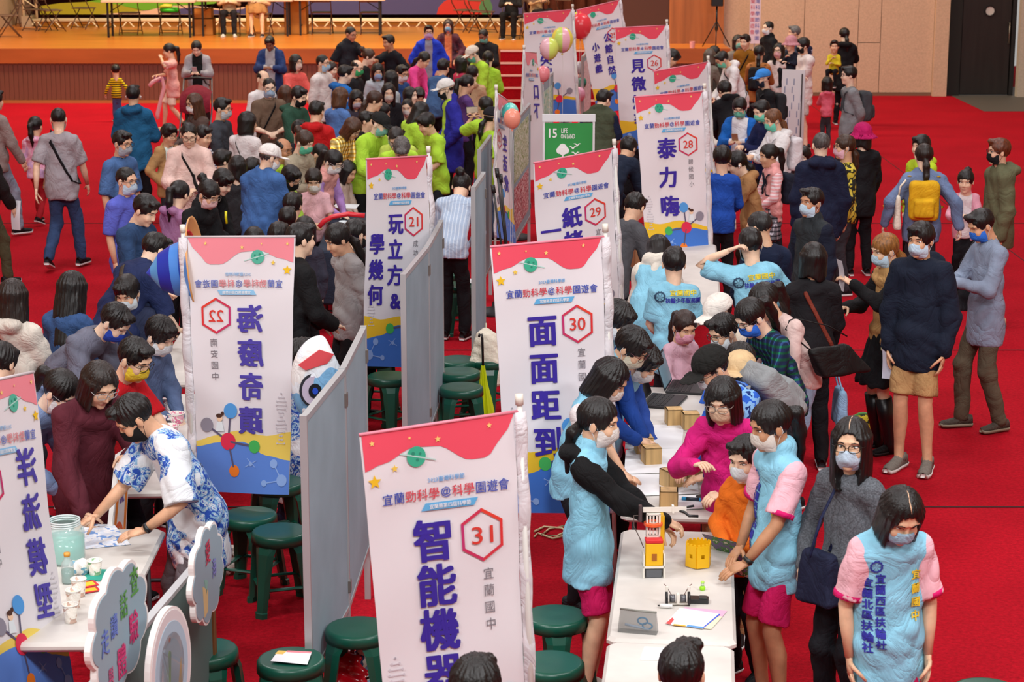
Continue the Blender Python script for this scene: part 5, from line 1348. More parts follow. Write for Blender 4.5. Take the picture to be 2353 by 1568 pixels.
P(1686, 349, 1.5, -82, 'girl in a tan hoodie with white earbuds reaching to the booth', 'low', gaze=(0, 16), lean=18, top='#a87c50', hood=True, th=.03, pose='reach', hands=[(-.02, .45, -.3), (0, .4, -.32)], ears='#f0f0f0', bot='#3a2c22', wide=1.1)
P(1846, 338, 1.18, -12, 'small boy looking out beside the navy hooded man', 'mop', gaze=(-10, 8), top='#6a7078', hood=True, th=.02, pose='stand')
P(1772, 252, 1.6, -68, 'woman in a white jacket with teal mask and white rucksack', 'low', hc='#6a4226', gaze=(0, 16), top='#e8e6e6', hood=True, th=.028, mask='#6ccbb0', pose='phone', bot='#20242c', pack=('#dcd8dc', 'white rucksack on the woman in the white jacket'))
P(1699, 226, 1.58, -16, 'woman with glasses and teal mask in a white top and blue jacket', 'lowf', gaze=(0, 22), top='#e6e6ea', jacket='#1666c0', open_=.1, mask='#76d0b4', gl=True, pose='phone', extra=lambda I: phone(I, '#b89878', lab='phone of the woman in white top and blue jacket'))
P(1745, 232, 1.68, -64, 'man in dark navy behind the white jacket woman, teal mask', 'short', gaze=(0, 20), top='#18204a', mask='#70ccb0', pose='phone', th=.02)
P(1752, 160, 1.62, -70, 'person in a bright blue cap and black striped track jacket', 'short', gaze=(0, 8), top='#121318', th=.024, mask='#1c2434', hat='cap', hatc='#3c90e4', pose='stand', gl=True, pack=('#2a2c30', 'grey rucksack on the person in the blue cap'))
P(1952, 152, 1.7, -80, 'man in a grey top with hands behind his back, glasses', 'grow', top='#85888c', th=.018, gl=True, pose='behind', bot='#3a3c40', pack=('#44474c', 'slim dark grey rucksack on the man in grey'), hem=.16)
P(1901, 176, 1.05, 186, 'little girl in a pink hoodie and dark leggings, back turned', 'bob', top='#e06a80', hood=True, th=.02, pose='phone', bot='#3a3c42', hem=.14)
P(1940, 64, 1.64, 168, 'woman dressed in black carrying a toddler near the beige wall', 'low', gaze=(30, 4), top='#121216', hood=True, th=.026, pose='hold', bot='#101014', bt='tights', wide=1.12, hem=.3, gl=True)
P(1918, 92, .95, -20, 'toddler in yellow carried by the woman in black', 'short', gaze=(10, 0), top='#d8c42c', pose='hold', legs='sit', D=33.3)
P(1845, 87, 1.72, -58, 'man in a white tee and light grey shorts with folded arms', 'mop', gaze=(-12, 4), top='#e6dcd8', sl=.55, pose='cross', bot='#cac2bc', bt='shorts', hem=.2, mask=MK, shoe='#2a2a30', th=.02, watch=('#1a1a1a', 1))
P(1826, 59, 1.7, -84, 'grey haired man with a patterned rucksack behind the white tee', 'short', hc='#6a6866', top='#3c4456', pose='hold', bot='#2a4a7c', bt='shorts', pack=('#20223c', 'dark rucksack with a pale star print beside the wall', 'blotch', '#20223c', '#c8c4d4'))
P(1818, 84, .95, -40, 'toddler in a pink patterned hat held before the man in white tee', None, top='#1c2030', pose='hold', hat='bucket', hatc='#c88c94', D=30.2, legs='sit')
P(1790, 99, 1.6, -24, 'woman with long black hair and pink mask raising one arm', 'long', gl=True, top='#e8dcd8', mask='#e6b0b4', pose='wave', hands=[(.04, .3, -.3), (.08, .3, .06)])
P(1766, 49, 1.74, -64, 'tall man in black with a white mask beside the wall banner', 'crew', top='#14151a', th=.026, mask='#dfe3e6', pose='stand', collar=1)
P(1712, 79, 1.68, -28, 'man in a mustard jacket with a crossbody strap', 'short', gaze=(-6, 8), top='#8c5c14', th=.024, strap=('#1a1a1a', -1, .04), pose='stand')
P(1696, 80, 1.58, 12, 'woman with teal mask behind the mustard jacket', 'bob', hc='#1a1412', top='#8a8074', mask='#86cdb8', D=34.0)
P(1652, 121, 1.68, -74, 'man in a white hooded top and teal mask bending over', 'short', gaze=(0, 26), lean=30, top='#e4e2e2', hood=True, th=.026, mask='#6cc8a8', pose='table', strap=('#20242c', 1, .04))
P(1745, 104, 1.6, 168, 'woman in white and brown top with a black rucksack', 'low', top='#b0703c', pose='phone', pack=('#1c1c20', 'black rucksack on the woman in the brown and white top'))
P(1660, 188, 1.66, 190, 'person in a black down jacket bending beside banner 27', 'mop', lean=34, gaze=(20, 20), top='#121216', hood=True, th=.034, pose='table', wide=1.1)
P(1632, 112, 1.6, 150, 'person with grey-brown hair bending beside banner 26', 'bob', hc='#54483e', lean=30, top='#7a7266', pose='table')
P(1641, 106, 1.6, 200, 'dark head behind the grey-brown haired person', 'mop', lean=20, top='#3a3630', D=33.2)
P(1556, 118, 1.62, 100, 'person in a pale checked shirt reaching out behind banner 26', 'mop', lean=52, gaze=(0, 30), top='#c8c4bc', pose='reach2', D=29.3)
P(1693, 232, 1.5, 170, 'dark haired person behind the woman with blue jacket', 'lowbun', top='#202430', lean=8, D=26.5)
P(1660, 336, 1.5, 175, 'child with black hair in a blue top beside banner 28', 'mop', lean=15, top='#1f4fb0', pose='table', D=19.2)
P(1392, 207, 1.68, 168, 'broad man in an olive quilted vest over a navy tee, back turned', 'short', gaze=(-34, 18), lean=8, top='#1c2844', sl=.6, vest='#454c38', puff=1, th=.018, pose='table', bot='#20242c', wide=1.3)
P(1450, 318, 1.62, 150, 'person in dark navy stooping beside banner 28', 'mop', lean=62, gaze=(0, 20), top='#1a2438', th=.026, pose='table', bot='#15181f')
P(1448, 296, 1.1, -10, 'child with a pale blue mask behind banner 28', 'mop', top='#2a2c34', mask=MB_, gaze=(0, 20))
P(1466, 446, 1.66, 140, 'man in a dark grey shirt leaning forward between banners 29 and 28', 'short', gaze=(10, 24), lean=36, top='#54555a', th=.022, pose='table')
P(1958, 962, 1.58, -48, 'woman in a grey marl top with glasses and light blue mask looking up', 'long', part=True, gaze=(28, 2), top='#5c6066', tk='knit', mask='#c6dcee', gl=True, pose='pock', hands=[(.06, .12, -.46), (.05, .04, -.5)], bot='#121218', hem=.12, skin='#e2b896', watch=('#c8c8cc', 1),
  extra=shoulder_bag('navy crossbody bag with a zip pocket on the woman in grey marl', '#1a1f38', .15, .02, .22, .26, .1, 'cloth', strapc='#1c2446', fwd=.17, front=True))
P(1567, 1480, 1.66, 178, 'head with black hair before the front table, cut by the bottom edge', 'short', gaze=(-14, 0), top='#22242a', D=6.9)
P(1092, 1512, 1.64, 175, 'head with black hair below banner 31, cut by the bottom edge', 'mop', top='#22242a', D=6.5)
# ---- left foreground
P(276, 920, 1.6, -62, 'boy in a white coat printed with blue waves stirring a cup, black mask', 'short', gaze=(-6, 30), lean=32, top='#e4e8ec', tk='waves', tc2='#2c50b0', tc3='#8cb8dc', sl=.72, th=.04, mask=MK, pose='table', hands=[(-.02, .4, -.42), (.05, .2, -.4)], bot='#6c6468', watch=('#15161a', -1), wide=1.12, hem=.26, skin='#dba987', extra=squiggle)
P(238, 842, 1.62, 38, 'woman in a maroon jacket with glasses beside the wave print coat', 'bob', hc=DB, gaze=(4, 26), lean=18, top='#57202c', th=.03, gl='#a8a8a8', pose='phone1l', bot='#16141a', wide=1.08, hem=.18, hands=[(.03, .22, -.5), (-.06, .3, -.2)])
P(160, 862, 1.6, 66, 'ponytailed woman in a light blue hooded jacket bending down', 'pony', gaze=(0, 26), lean=42, top='#7c90b8', hood=True, th=.03, mask='#e8ebee', gl='#9a9a9a', pose='table', bot='#14151a', band='#5a3038')
P(322, 783, 1.6, 62, 'man in a red tee with a yellow mask at the cups', 'short', gaze=(0, 20), lean=20, top='#b8101c', sl=.5, mask=MY_, gl=True, pose='table', hands=[(0, .42, -.4), (-.04, .4, -.4)])
P(380, 735, 1.42, 58, 'boy in a slate blue hoodie with white mask beside banner 22', 'mop', gaze=(0, 24), lean=12, top='#5a6c90', hood=True, th=.024, mask='#dfe8ec', pose='table')
P(285, 708, 1.68, 68, 'man in a grey tee with a blue and yellow mask bending low', 'short', gaze=(0, 26), lean=56, top='#6a6c7c', sl=.6, th=.02, mask='#2c4cb8', pose='table', bot='#2a2c34', wide=1.1)
P(285, 640, 1.38, 8, 'boy with pale mask looking down beside the big navy tee', 'mop', gaze=(-20, 24), top='#28304a', mask='#cfdde4', pose='table')
P(168, 624, 1.58, 150, 'long haired woman in a blue denim jacket holding a paper tub', 'long', gaze=(12, 10), lean=12, top='#3a5888', tk='denim', th=.026, pose='read', bot='#c8b8a4')
P(28, 642, 1.6, 160, 'woman with long dark brown hair in a cream hoodie at the left edge', 'long', hc=DB, gaze=(16, 6), top='#d2cabe', hood=True, th=.03, pose='read', bot='#3a3c44')
P(10, 790, 1.4, 150, 'child with black hair cut by the left edge', 'mop', gaze=(10, 20), lean=18, top='#8a8c94')
P(368, 538, 1.72, 138, 'big man in a navy tee with a brown strap bending to the booth', 'short', gaze=(0, 20), lean=44, top='#1e2a52', sl=.62, th=.022, pose='table', strap=('#4a4034', -1, .05), bot='#15182a', wide=1.25)
P(690, 513, 1.68, 118, 'man in a black hoodie with a red hem right of banner 22', 'short', lean=10, top='#141416', hood=True, th=.03, pose='table', bot='#b01c20', wide=1.08, hem=.16, bt='shorts')
P(765, 517, 1.56, -62, 'ponytailed woman in a light grey sweater with hands behind her back', 'lowf', gaze=(0, 22), top='#a4a3a4', th=.03, pose='behind', bot='#191a1e', hem=.14)
P(822, 504, 1.6, 128, 'person with black mask in a blue polo behind banner 21', 'short', gaze=(0, 10), top='#2a68c8', sl=.6, mask=MK, pose='table', D=15.6)
P(826, 572, 1.3, 130, 'boy in a blue polo beside the light grey sweater', 'short', top='#1f4fae', sl=.5, pose='table', D=15.1)
P(684, 780, 1.55, 160, 'pupil in a wave printed coat hidden behind banner 22', 'short', top='#e4e8ec', tk='waves', tc2='#2c50b0', tc3='#8cb8dc', th=.04, D=12.2, bot='#1a1e3a', bt='dress', wide=1.15, hem=.3)
P(188, 1392, 1.45, 150, 'person in a wave printed coat behind the cloud sign, lower left', 'short', top='#e4e8ec', tk='waves', tc2='#2c50b0', tc3='#8cb8dc', th=.03, D=7.3, lean=30, xyz=(-1.72, 7.35, -.28)) if False else None
P(345, 452, 1.7, 66, 'young man in a dark denim jacket looking down', 'grow', gaze=(0, 26), lean=8, top='#2b4468', tk='denim', th=.026, pose='table', bot='#202838')
P(415, 416, 1.45, 140, 'girl with a ponytail and teal tie in a mauve jacket', 'pony', gaze=(10, 10), lean=10, top='#a878a0', th=.028, hood=True, pose='table', band='#3ab8b0')
P(488, 418, 1.62, 58, 'woman with a bun and pink mask in a black track jacket', 'bunf', gaze=(-4, 24), lean=14, top='#131417', th=.026, mask='#e8c4c4', gl='#8a7a70', pose='table', band='#d8487c', collar=1)
P(522, 394, 1.5, 62, 'person in a black hoodie ducking between the crowd', 'mop', lean=44, gaze=(0, 20), top='#17171a', hood=True, th=.03, pose='table')
P(625, 334, 1.68, 155, 'man in a blue windbreaker and white cap, back turned', 'short', hc='#3a3634', gaze=(-38, 14), lean=8, top='#3f66a0', th=.036, mask='#e4e8e8', hat='cap', hatc='#e9e6e2', pose='table', wide=1.2, hem=.18, bot='#4c5464')
P(290, 385, 1.6, 58, 'boy in a periwinkle tee with glasses, back to the camera', 'crew', gaze=(0, 4), top='#5a64c4', sl=.6, th=.02, mask=MB_, gl=True, pose='stand', bot='#c8a87c', hem=.16, wide=1.1)
P(282, 301, 1.72, 58, 'man in a steel blue tee with a grey mask holding a phone low', 'short', gaze=(0, 8), top='#486a9c', sl=.6, th=.02, mask='#a8b4bc', gl=True, pose='stand', bot='#c8b494', hem=.18, extra=lambda I: phone(I, side='r', both=False, lab='black phone held low by the man in the steel blue tee', tilt=1.4))
P(390, 286, 1.42, 46, 'boy with glasses in a beige zip jacket', 'mop', gaze=(0, 10), top='#d8e4dc', jacket='#b08a5a', open_=.07, gl=True, pose='pock', bot='#2c2c34')
P(433, 285, 1.72, 6, 'man with glasses in a pale pink sweatshirt and black strap', 'crew', gaze=(4, 20), top='#e6c6bc', th=.026, gl=True, strap=('#141416', 1, .05), pose='read', bot='#2a2c34', wide=1.1)
P(470, 289, 1.7, 60, 'man behind the pink sweatshirt looking right', 'short', gaze=(0, 14), top='#d8dce4', tk='stripe', tc2='#3a4468', ts=12, pose='table', D=21.6)
P(510, 345, 1.3, 120, 'child in a white and teal striped top, black hair', 'mop', top='#e4e6e6', tk='stripe', tc2='#2a6a68', ts=8, pose='table')
P(133, 248, 1.72, 172, 'man in a grey polo and blue jeans walking away', 'crew', gaze=(18, 2), top='#a09aa0', sl=.56, th=.02, strap=('#15151a', -1, .045), pose='swing', bot='#33486e', bk='denim', legs='walk', gl=True, shoe='#15151a', hem=.13, wide=1.1, mask=MW)
P(80, 268, 1.3, 165, 'girl in a pink hooded jacket and red leggings beside the grey polo', 'pony', top='#e8a2c0', tk='blotch', tc2='#f0c4d8', tc3='#d8b4e0', hood=True, th=.03, pose='pointr', bot='#a01824', bt='tights', band='#8a98b0', legs='walkl', hands=[(.3, .3, .04), (.05, .1, -.5)],
  extra=shoulder_bag('floral handbag carried beside the girl in pink', '#8a6a4a', 1, -.1, .26, .26, .1, 'blotch', 'handbag', '#c8703c', '#5a7a7c', on=False))
P(-14, 208, 1.7, 140, 'person in a taupe sweatshirt and grey jeans cut by the left edge', 'grow', top='#8c7c78', th=.026, pose='swing', bot='#7c8494', bk='denim', legs='walk')
P(-42, 300, 1.6, 150, 'person in a black and red jacket and olive trousers at the left edge', 'short', top='#b01c1c', jacket='#1a1416', open_=.05, pose='swing', bot='#4c4a34', legs='walk', extra=lambda I: paper(I, 'white leaflet carried at the left edge', '#e8ecf4', (.12, .3), 'r', 1.5))
P(305, 196, 1.72, 178, 'man in a teal blue hooded jacket, back turned', 'short', top='#1c5c86', hood=True, th=.034, pose='read', bot='#121318', wide=1.16, hem=.16, ears='#e8e8e8')
P(265, 148, .98, 195, 'toddler in a yellow and black striped top', 'short', top='#e2c818', tk='stripe', tc2='#1c1a14', ts=8, pose='away', bot='#46507c', bk='denim', hem=.12)
P(386, 100, 1.46, -78, 'girl in a pale pink tee and cream shorts with a long balloon', 'ponyf', gaze=(0, 8), top='#ecb4ac', sl=.55, th=.03, pose='wave', hands=[(-.05, .3, -.25), (.02, .22, .12)], bot='#e8d4c0', bt='shorts', legs='walk', shoe='#e2c8a0', hem=.2)
P(450, 96, 1.6, 0, 'woman in a grey cardigan looking at her phone behind a stroller', 'low', gaze=(0, 28), top='#141416', jacket='#a3a1a6', open_=.085, strap=('#3a3a34', 1, .03), pose='phone', extra=lambda I: phone(I, '#d0d0d4', lab='pale phone of the woman in the grey cardigan'), wide=1.1)
P(443, 215, 1.6, -52, 'woman with long brown hair and white mask facing left', 'long', hc=BR_, gaze=(0, 10), top='#5a4a44', mask=MW, gl=True, pose='read')
P(512, 225, 1.7, 74, 'man in a charcoal jacket and patterned mask', 'short', gaze=(0, 6), top='#3c4048', th=.028, mask='#b8bcc0', gl=True, pose='table', bot='#2a2c30', hem=.18)
P(570, 257, 1.58, 148, 'woman in a white lace blouse with a dark bob', 'bobf', gaze=(-40, 6), top='#e2dcdc', sl=.6, th=.024, gl=True, pose='read', strap=('#3a2c28', -1, .02), wide=1.1)
P(618, 180, 1.7, 12, 'man in a taupe tee with a black strap and blue mask', 'crew', gaze=(4, 6), top='#6f5a4a', sl=.7, th=.022, mask='#a8c6e2', gl=True, strap=('#15151a', -1, .045), pose='read', bot='#2a2c30', wide=1.08)
P(605, 162, 1.66, 38, 'balding man in a white shirt behind the taupe tee', 'bald', gaze=(0, 6), top='#e6e4e4', pose='stand', wide=1.1)
P(618, 85, 1.64, -4, 'man in a navy jacket leaning on the stage front', 'short', gaze=(0, 30), top='#d8d8dc', tk='stripe', tc2='#3c3e4c', ts=20, jacket='#22396c', open_=.075, pose='phone', skin='#8a5c44', wide=1.12, th=.02)  # shadow on his face is painted in as a dark skin colour
P(679, 125, 1.58, 38, 'woman with a black bob in a coral top and pale mask', 'bobf', gaze=(10, 0), top='#ee6a62', sl=.7, mask='#ead6c8', gl='#9a8878', pose='read')
P(741, 126, 1.7, 60, 'young man in a white sweatshirt with blue mask and glasses', 'crew', gaze=(6, 0), top='#dcd4d0', th=.03, mask='#a8d0e8', gl=True, pose='stand', wide=1.08)
P(762, 142, 1.58, 62, 'woman with tied hair just behind the white sweatshirt', 'low', hc=DB, top='#d4d0d4', gaze=(0, 10), D=31.0)
P(655, 196, 1.55, 170, 'person with long brown hair left of the green jacket', 'long', hc=BR_, top='#5c5048')
P(690, 200, 1.7, 62, 'man in a dark green hooded jacket and black mask', 'grow', gaze=(0, 16), top='#2c5040', hood=True, th=.03, mask=MK, pose='read', wide=1.08)
P(686, 276, 1.45, 178, 'child with black hair just below the green jacket', 'short', top='#2a2c34')
P(728, 232, 1.68, 168, 'man in a red hooded jacket, back turned', 'short', gaze=(-8, 10), top='#c41c20', hood=True, th=.03, pose='table', wide=1.06, bot='#20222a')
P(795, 150, 1.7, 118, 'man in a bright blue hooded jacket', 'short', gaze=(-6, 10), top='#1f68b4', hood=True, th=.028, pose='stand', wide=1.04)
P(785, 201, 1.58, 138, 'woman with brown bob in a light blue shirt', 'bobf', hc='#54331c', gaze=(-20, 10), top='#5c84c4', th=.022, gl=True, pose='table', wide=1.08)
P(652, 318, 1.66, 58, 'balding man with glasses and lime shirt collar', 'bald', gaze=(0, 8), top='#b4e040', pose='read', gl='#3a3028', skin='#c08a66', D=20.5)
P(706, 302, 1.6, 58, 'woman with tied brown hair and green mask in a beige top', 'bunf', hc='#3a2417', gaze=(0, 22), top='#a49a84', mask='#5cc09c', pose='read', th=.022)
P(743, 333, 1.45, 60, 'boy in a navy tee looking at the table', 'crew', gaze=(0, 24), top='#24406c', sl=.6, pose='table')
P(774, 348, 1.38, 56, 'girl in a pink quilted vest and lilac sleeves', 'ponyf', gaze=(0, 24), top='#b890d4', vest='#e0a09a', puff=1, mask='#eeeeee', gl='#b0a0a0', pose='table', lean=12)
P(676, 385, 1.4, 56, 'boy with glasses and black mask in a lime tee', 'mop', gaze=(0, 26), top='#b4dc50', mask=MK, gl=True, pose='table')
P(720, 390, 1.24, 14, 'little girl in a pink tee and white mask holding a yellow stick', 'lowf', gaze=(-8, 20), top='#f0bcc4', sl=.5, mask='#efece8', pose='read', hc=DB)
P(672, 444, 1.2, 160, 'child with black hair seen from above beside the pink tee girl', 'mop', top='#3a3a40')
P(660, 476, 1.2, 178, 'small child right of the blue windbreaker with short black hair', 'short', top='#444a58')
P(700, 498, 1.3, 200, 'child with long dark hair beside the black hoodie man', 'bob', top='#3a3a48')
P(640, 512, 1.25, 170, 'dark head just above the top edge of banner 22', 'mop', top='#34363c')
P(583, 522, 1.25, 190, 'wide dark head above the heading of banner 22', 'bob', top='#34363c')
P(578, 363, 1.3, 170, 'child with black hair left of the white cap', 'mop', top='#303238')
P(545, 358, 1.35, 185, 'child with a dark bob under the lace blouse', 'bob', top='#2c2c30')
P(821, 275, 1.58, 58, 'woman with short brown hair in a mustard checked shirt', 'bobf', hc='#4a2c1c', gaze=(0, 30), lean=26, top='#d8a82c', tk='plaid', tc2='#f0d890', ts=7, sl=.6, gl=True, pose='table')
P(880, 262, 1.7, 48, 'man in a black cap with teal mask over a lime shirt', 'short', gaze=(10, 16), lean=24, top=LT, th=.026, mask='#7cbcb0', hat='cap', hatc='#1c1e1e', pose='table', wide=1.08)
P(842, 256, 1.6, 80, 'person in a black jacket beside the black cap', 'short', lean=10, top='#15151a', th=.026, D=24.2)
P(830, 332, 1.1, 60, 'toddler in a teal bucket hat', None, top='#8aa0c0', hat='bucket', hatc='#3cb08c', gaze=(0, 20))
P(806, 372, 1.2, 58, 'child with a dark bob beside the mustard checks', 'bob', top='#d8c4b8', gaze=(0, 24), pose='table')
P(908, 299, 1.66, -12, 'man with grey flecked hair and patterned mask bending low', 'crew', hc='#2c2826', gaze=(10, 34), lean=34, top='#c8e060', mask='#5c8a9c', gl='#9a9a9a', pose='table')
P(925, 329, 1.6, 10, 'grey haired head just above banner 21', 'short', hc='#565250', gaze=(0, 50), lean=40, top=LT, D=18.9)
P(808, 62, 1.78, 34, 'man in a navy police style vest pointing right', 'crew', gaze=(16, 14), top='#15171f', sl=.5, vest='#1a1c24', pose='pointr', hands=[(.05, .1, -.45), (-.1, .5, -.12)], gl=True, wide=1.12, skin='#c89070')
P(892, 80, 1.72, -42, 'man in a black tee holding out his arm to the left', 'short', gaze=(-6, 6), lean=6, top='#12141c', sl=.55, pose='pointl', hands=[(-.2, .48, -.02), (.05, .1, -.4)], wide=1.1, skin='#c08a68')
P(851, 113, 1.58, 95, 'woman with brown hair tied up in a black top', 'bun', hc='#3c2416', gaze=(-8, 16), top='#121214', pose='table')
P(822, 138, 1.66, 62, 'balding man with a bright green mask and glasses', 'bald', gaze=(6, 10), top='#202226', mask='#3cb06c', gl=True, D=29.8)
P(868, 146, 1.5, 10, 'girl with blue mask and short fringe in pale grey', 'bobf', gaze=(0, 14), top='#b4bcc4', mask='#9cb8e0', hood=True, th=.02)
P(926, 150, 1.5, 44, 'boy in blue with white mask beside the long haired girl', 'short', gaze=(0, 14), top='#2c4c84', mask='#e8e8e8', gl=True)
P(899, 162, 1.55, 130, 'woman with long straight black hair, back turned, centre of crowd', 'long', top='#a8b0b4')
P(845, 232, 1.3, 30, 'girl with violet top and mask beside the light blue shirt', 'mop', gaze=(0, 20), top='#3a3c7c', mask='#c8cce0', D=26.3)
P(820, 208, 1.45, 20, 'girl with dark hair and mask behind the brown bob', 'bobf', gaze=(0, 20), top='#46404c', mask='#c4c0cc')
P(866, 210, 1.55, 96, 'woman with a reddish ponytail in a cream top', 'low', hc='#3a2014', gaze=(0, 16), top='#e0ccb0', pose='table')
P(893, 192, 1.5, 12, 'girl with long black hair and pale mask facing front', 'long', gaze=(-4, 14), top='#1a1a20', mask='#ddd4c8')
P(935, 228, 1.25, -18, 'small boy with a white mask in a printed shirt', 'crew', gaze=(8, 12), top='#c8c4c8', tk='blotch', tc2='#4a5478', tc3='#d8b8a8', mask='#e8e0dc', sl=.6)
P(942, 200, 1.4, 60, 'child with dark hair next to the pink armband', 'bob', top='#5a5058')
P(965, 205, 1.35, 20, 'child with black hair under the pink cardigan', 'mop', top='#c86080', gaze=(0, 30))
P(885, 238, 1.35, 90, 'child with a hairband near the mustard checks', 'low', top='#6a6070', gaze=(0, 20))
P(905, 212, 1.4, 150, 'dark head between the long haired girls', 'bob', top='#383440', D=27.6)
P(975, 236, 1.56, 118, 'woman with very long black hair in a lime tee', 'long', gaze=(-10, 20), lean=26, top=LT, sl=.6, th=.024, pose='table', bot='#8aa4c0', bk='denim')
P(972, 262, 1.55, -58, 'boy in a lime tee looking left', 'mop', gaze=(0, 20), lean=12, top=LT, sl=.6, th=.026, pose='table', bot='#1c1e26', hem=.2)
P(981, 121, 1.58, 64, 'woman in a pink cardigan leaning over the table', 'low', gaze=(0, 24), lean=22, top='#e84a94', th=.026, pose='table')
P(985, 58, 1.68, 2, 'man in a royal blue windbreaker with lilac mask at the stage', 'short', gaze=(2, 0), top='#8a8c9c', jacket='#1c3cc4', open_=.06, th=.02, mask='#c4a8dc', gl=True, pose='pock', wide=1.12)
P(1030, 44, 1.56, -4, 'older woman in a dark floral jacket with blue mask at the stage', 'bobf', hc='#33201a', gaze=(0, 4), top='#c87850', jacket='#3c2430', open_=.06, jk='blotch', jc2='#5a3440', mask='#7cb8e0', pose='pock')
P(1108, 68, 1.68, -18, 'man in a black track jacket with teal mask at the stage', 'crew', hc='#1c1816', gaze=(-10, 24), top='#1c1a1c', th=.03, mask='#6cb4a4', pose='phone', skin='#8a5a42', wide=1.1)
P(1080, 108, 1.7, -60, 'man in a white cap and lime shirt with teal mask', 'grow', hc='#2c2624', gaze=(-4, 20), lean=20, top=LT, th=.026, mask='#5cb49c', hat='cap', hatc='#e4dccc', pose='table', wide=1.1, bot='#14151a', hem=.2)
P(1122, 117, 1.58, 172, 'woman with a long ponytail in a lime shirt, back turned', 'low', lean=14, top=LT, th=.026, pose='table', bot='#14151a', hem=.2)
P(1020, 136, 1.6, 150, 'person in a steel blue jacket with a tan stripe leaning left', 'mop', lean=34, top='#40608c', th=.026, pose='table')
P(1085, 150, 1.58, 168, 'woman in a beige hooded top with dark ponytail', 'low', top='#c8a884', hood=True, th=.028, pose='table', lean=8)
P(1060, 128, 1.45, 120, 'child with dark hair beside the white cap and lime shirt', 'bob', top='#c8385c', D=30.8)
P(1020, 183, 1.74, -78, 'man in a white cap, black mask and violet rain jacket', 'short', gaze=(-4, 14), top='#b8e048', jacket='#2c2c9c', open_=.09, th=.022, mask=MK, hat='cap', hatc='#ecebe8', gl=True, pose='pock', hem=.24, bot='#15161c', wide=1.06)
P(1076, 172, 1.6, 112, 'woman with a long ponytail behind the violet rain jacket', 'pony', gaze=(0, 10), top='#5c3c7c', pose='read')
P(1116, 222, 1.58, -150, 'woman in a lime tee photographing with raised phone', 'low', gaze=(0, 0), top=LT, sl=.55, th=.028, pose='up', hands=[(-.1, .34, .06), (-.1, .34, .06)], bot='#6a84a8', bk='denim', hem=.22, extra=lambda I: phone(I, lab='phone raised to photograph the crowd', tilt=1.4, size=(.16, .08), screen='#c8b8a8'))
P(1134, 248, 1.5, 116, 'girl in a lime tee beside the edge-on banner', 'low', gaze=(0, 10), top=LT, sl=.6, th=.026, hat='cap', hatc='#1c1c22', pose='stand', bot='#44506a', hem=.22, D=22.5)
P(1064, 402, 1.62, 168, 'woman with a bun in a striped light blue shirt bending over', 'bun', gaze=(0, 26), lean=50, top='#a9bcd4', tk='vstripe', tc2='#c8d6e6', ts=10, th=.02, pose='table', bot='#131318', hem=.06)
# ---- on the stage, cut by the top edge
def seated(px, h, F, lab, top, bot, D_, sh='#e0dcd8', **k):
    p = atd(px, 40, D_); P(0, 0, h, F, lab, 'short', top=top, bot=bot, legs='sit', pose='phone', xyz=(p.x, D_, SZ), shoe=sh, **k)
    fold_chair(p.x, D_-.02 if abs(F) < 90 else D_, SZ, math.pi+R_(F)+math.pi, 'folding chair under the '+lab)
seated(528, 1.6, 4, 'seated person in beige top and dark leggings on stage', '#d8b890', '#1c1a20', 41.3)
seated(600, 1.6, -8, 'seated person in tan skirt with dark shoes on stage', '#d8b48c', '#a87848', 41.3, '#2a2a34', bt='skirt')
seated(1175, 1.6, -10, 'seated person all in black near the stairs on stage', '#1c1a1c', '#121114', 40.6, '#1a1a1c')
seated(1232, 1.6, 30, 'seated person in beige jacket with dark trousers on stage', '#c8a478', '#18161a', 41.6, '#b88868')
#ENDBOOTS
# ------------------------------------------------------------------ small things
def T_(px, py, z=.741): return at(px, py, z)
def sheet(label, pts, c='#f2f3f5', z=.742, cat='paper', m=None, name='sheet_of_paper', prints=None, grp=None):
    W = [at(px, py, z) for px, py in pts]; o = sum(W, Vector())/len(W); o.z = z
    b = MB(); b.prism([(p.x-o.x, p.y-o.y) for p in W], 0, .0012)
    ob = b.build(name, m or mat(c, .7)); ob.location = o; tag(ob, label, cat, grp)
    for pp, pc in (prints or []):
        b = MB(); b.prism([(at(x, y, z).x-o.x, at(x, y, z).y-o.y) for x, y in pp], .0013, .0018); b.build('printed_patch', mat(pc, .7), ob)
    return ob
YL = mat('#f0b80c', .4); WP = mat('#ece6da', .4); BKP = mat('#1a1a1c', .4)
# building kit robot
p = T_(1501, 1325); t = thing('kit_robot', 'toy robot arm of yellow, red and white kit pieces on the front table', 'toy', p, .05)
b = MB(); b.bbox(-.04, .04, -.02, .03, .0, .05, .004); b.build('battery_case', mat('#5c5f64', .4), t)
b = MB(); b.box(-.052, .052, -.03, .05, .05, .062); b.box(-.052, -.046, -.03, .05, .0, .12); b.box(.046, .052, -.03, .05, .0, .12); b.build('frame', WP, t)
b = MB(); b.bbox(-.042, .042, -.032, .01, .064, .175, .003); b.build('yellow_panel', YL, t); b = MB(); b.box(-.012, .012, -.0345, -.031, .09, .125); b.build('panel_hole', mat('#a86014', .5), t)
b = MB(); b.bbox(-.042, .042, -.032, .03, .177, .192, .003); b.build('red_cap', mat('#d8262a', .4), t)
for k in range(2):
    b = MB(); z0 = .192+k*.06
    b.box(-.034, -.026, .02, .05, z0, z0+.056); b.box(.026, .034, .02, .05, z0, z0+.056); b.box(-.034, .034, .02, .05, z0+.05, z0+.058); b.box(-.034, .034, .02, .05, z0, z0+.008)
    for q in range(3): b.box(-.02+q*.016, -.012+q*.016, .018, .022, z0+.012, z0+.046)
    b.build('lattice_block', WP, t)
b = MB(); b.lathe([(.02, 0), (.046, 0), (.046, .012), (.02, .012)], 20, 0, Matrix.Translation((0, .035, .25)), False); b.build('orange_ring', mat('#f0602c', .4), t)
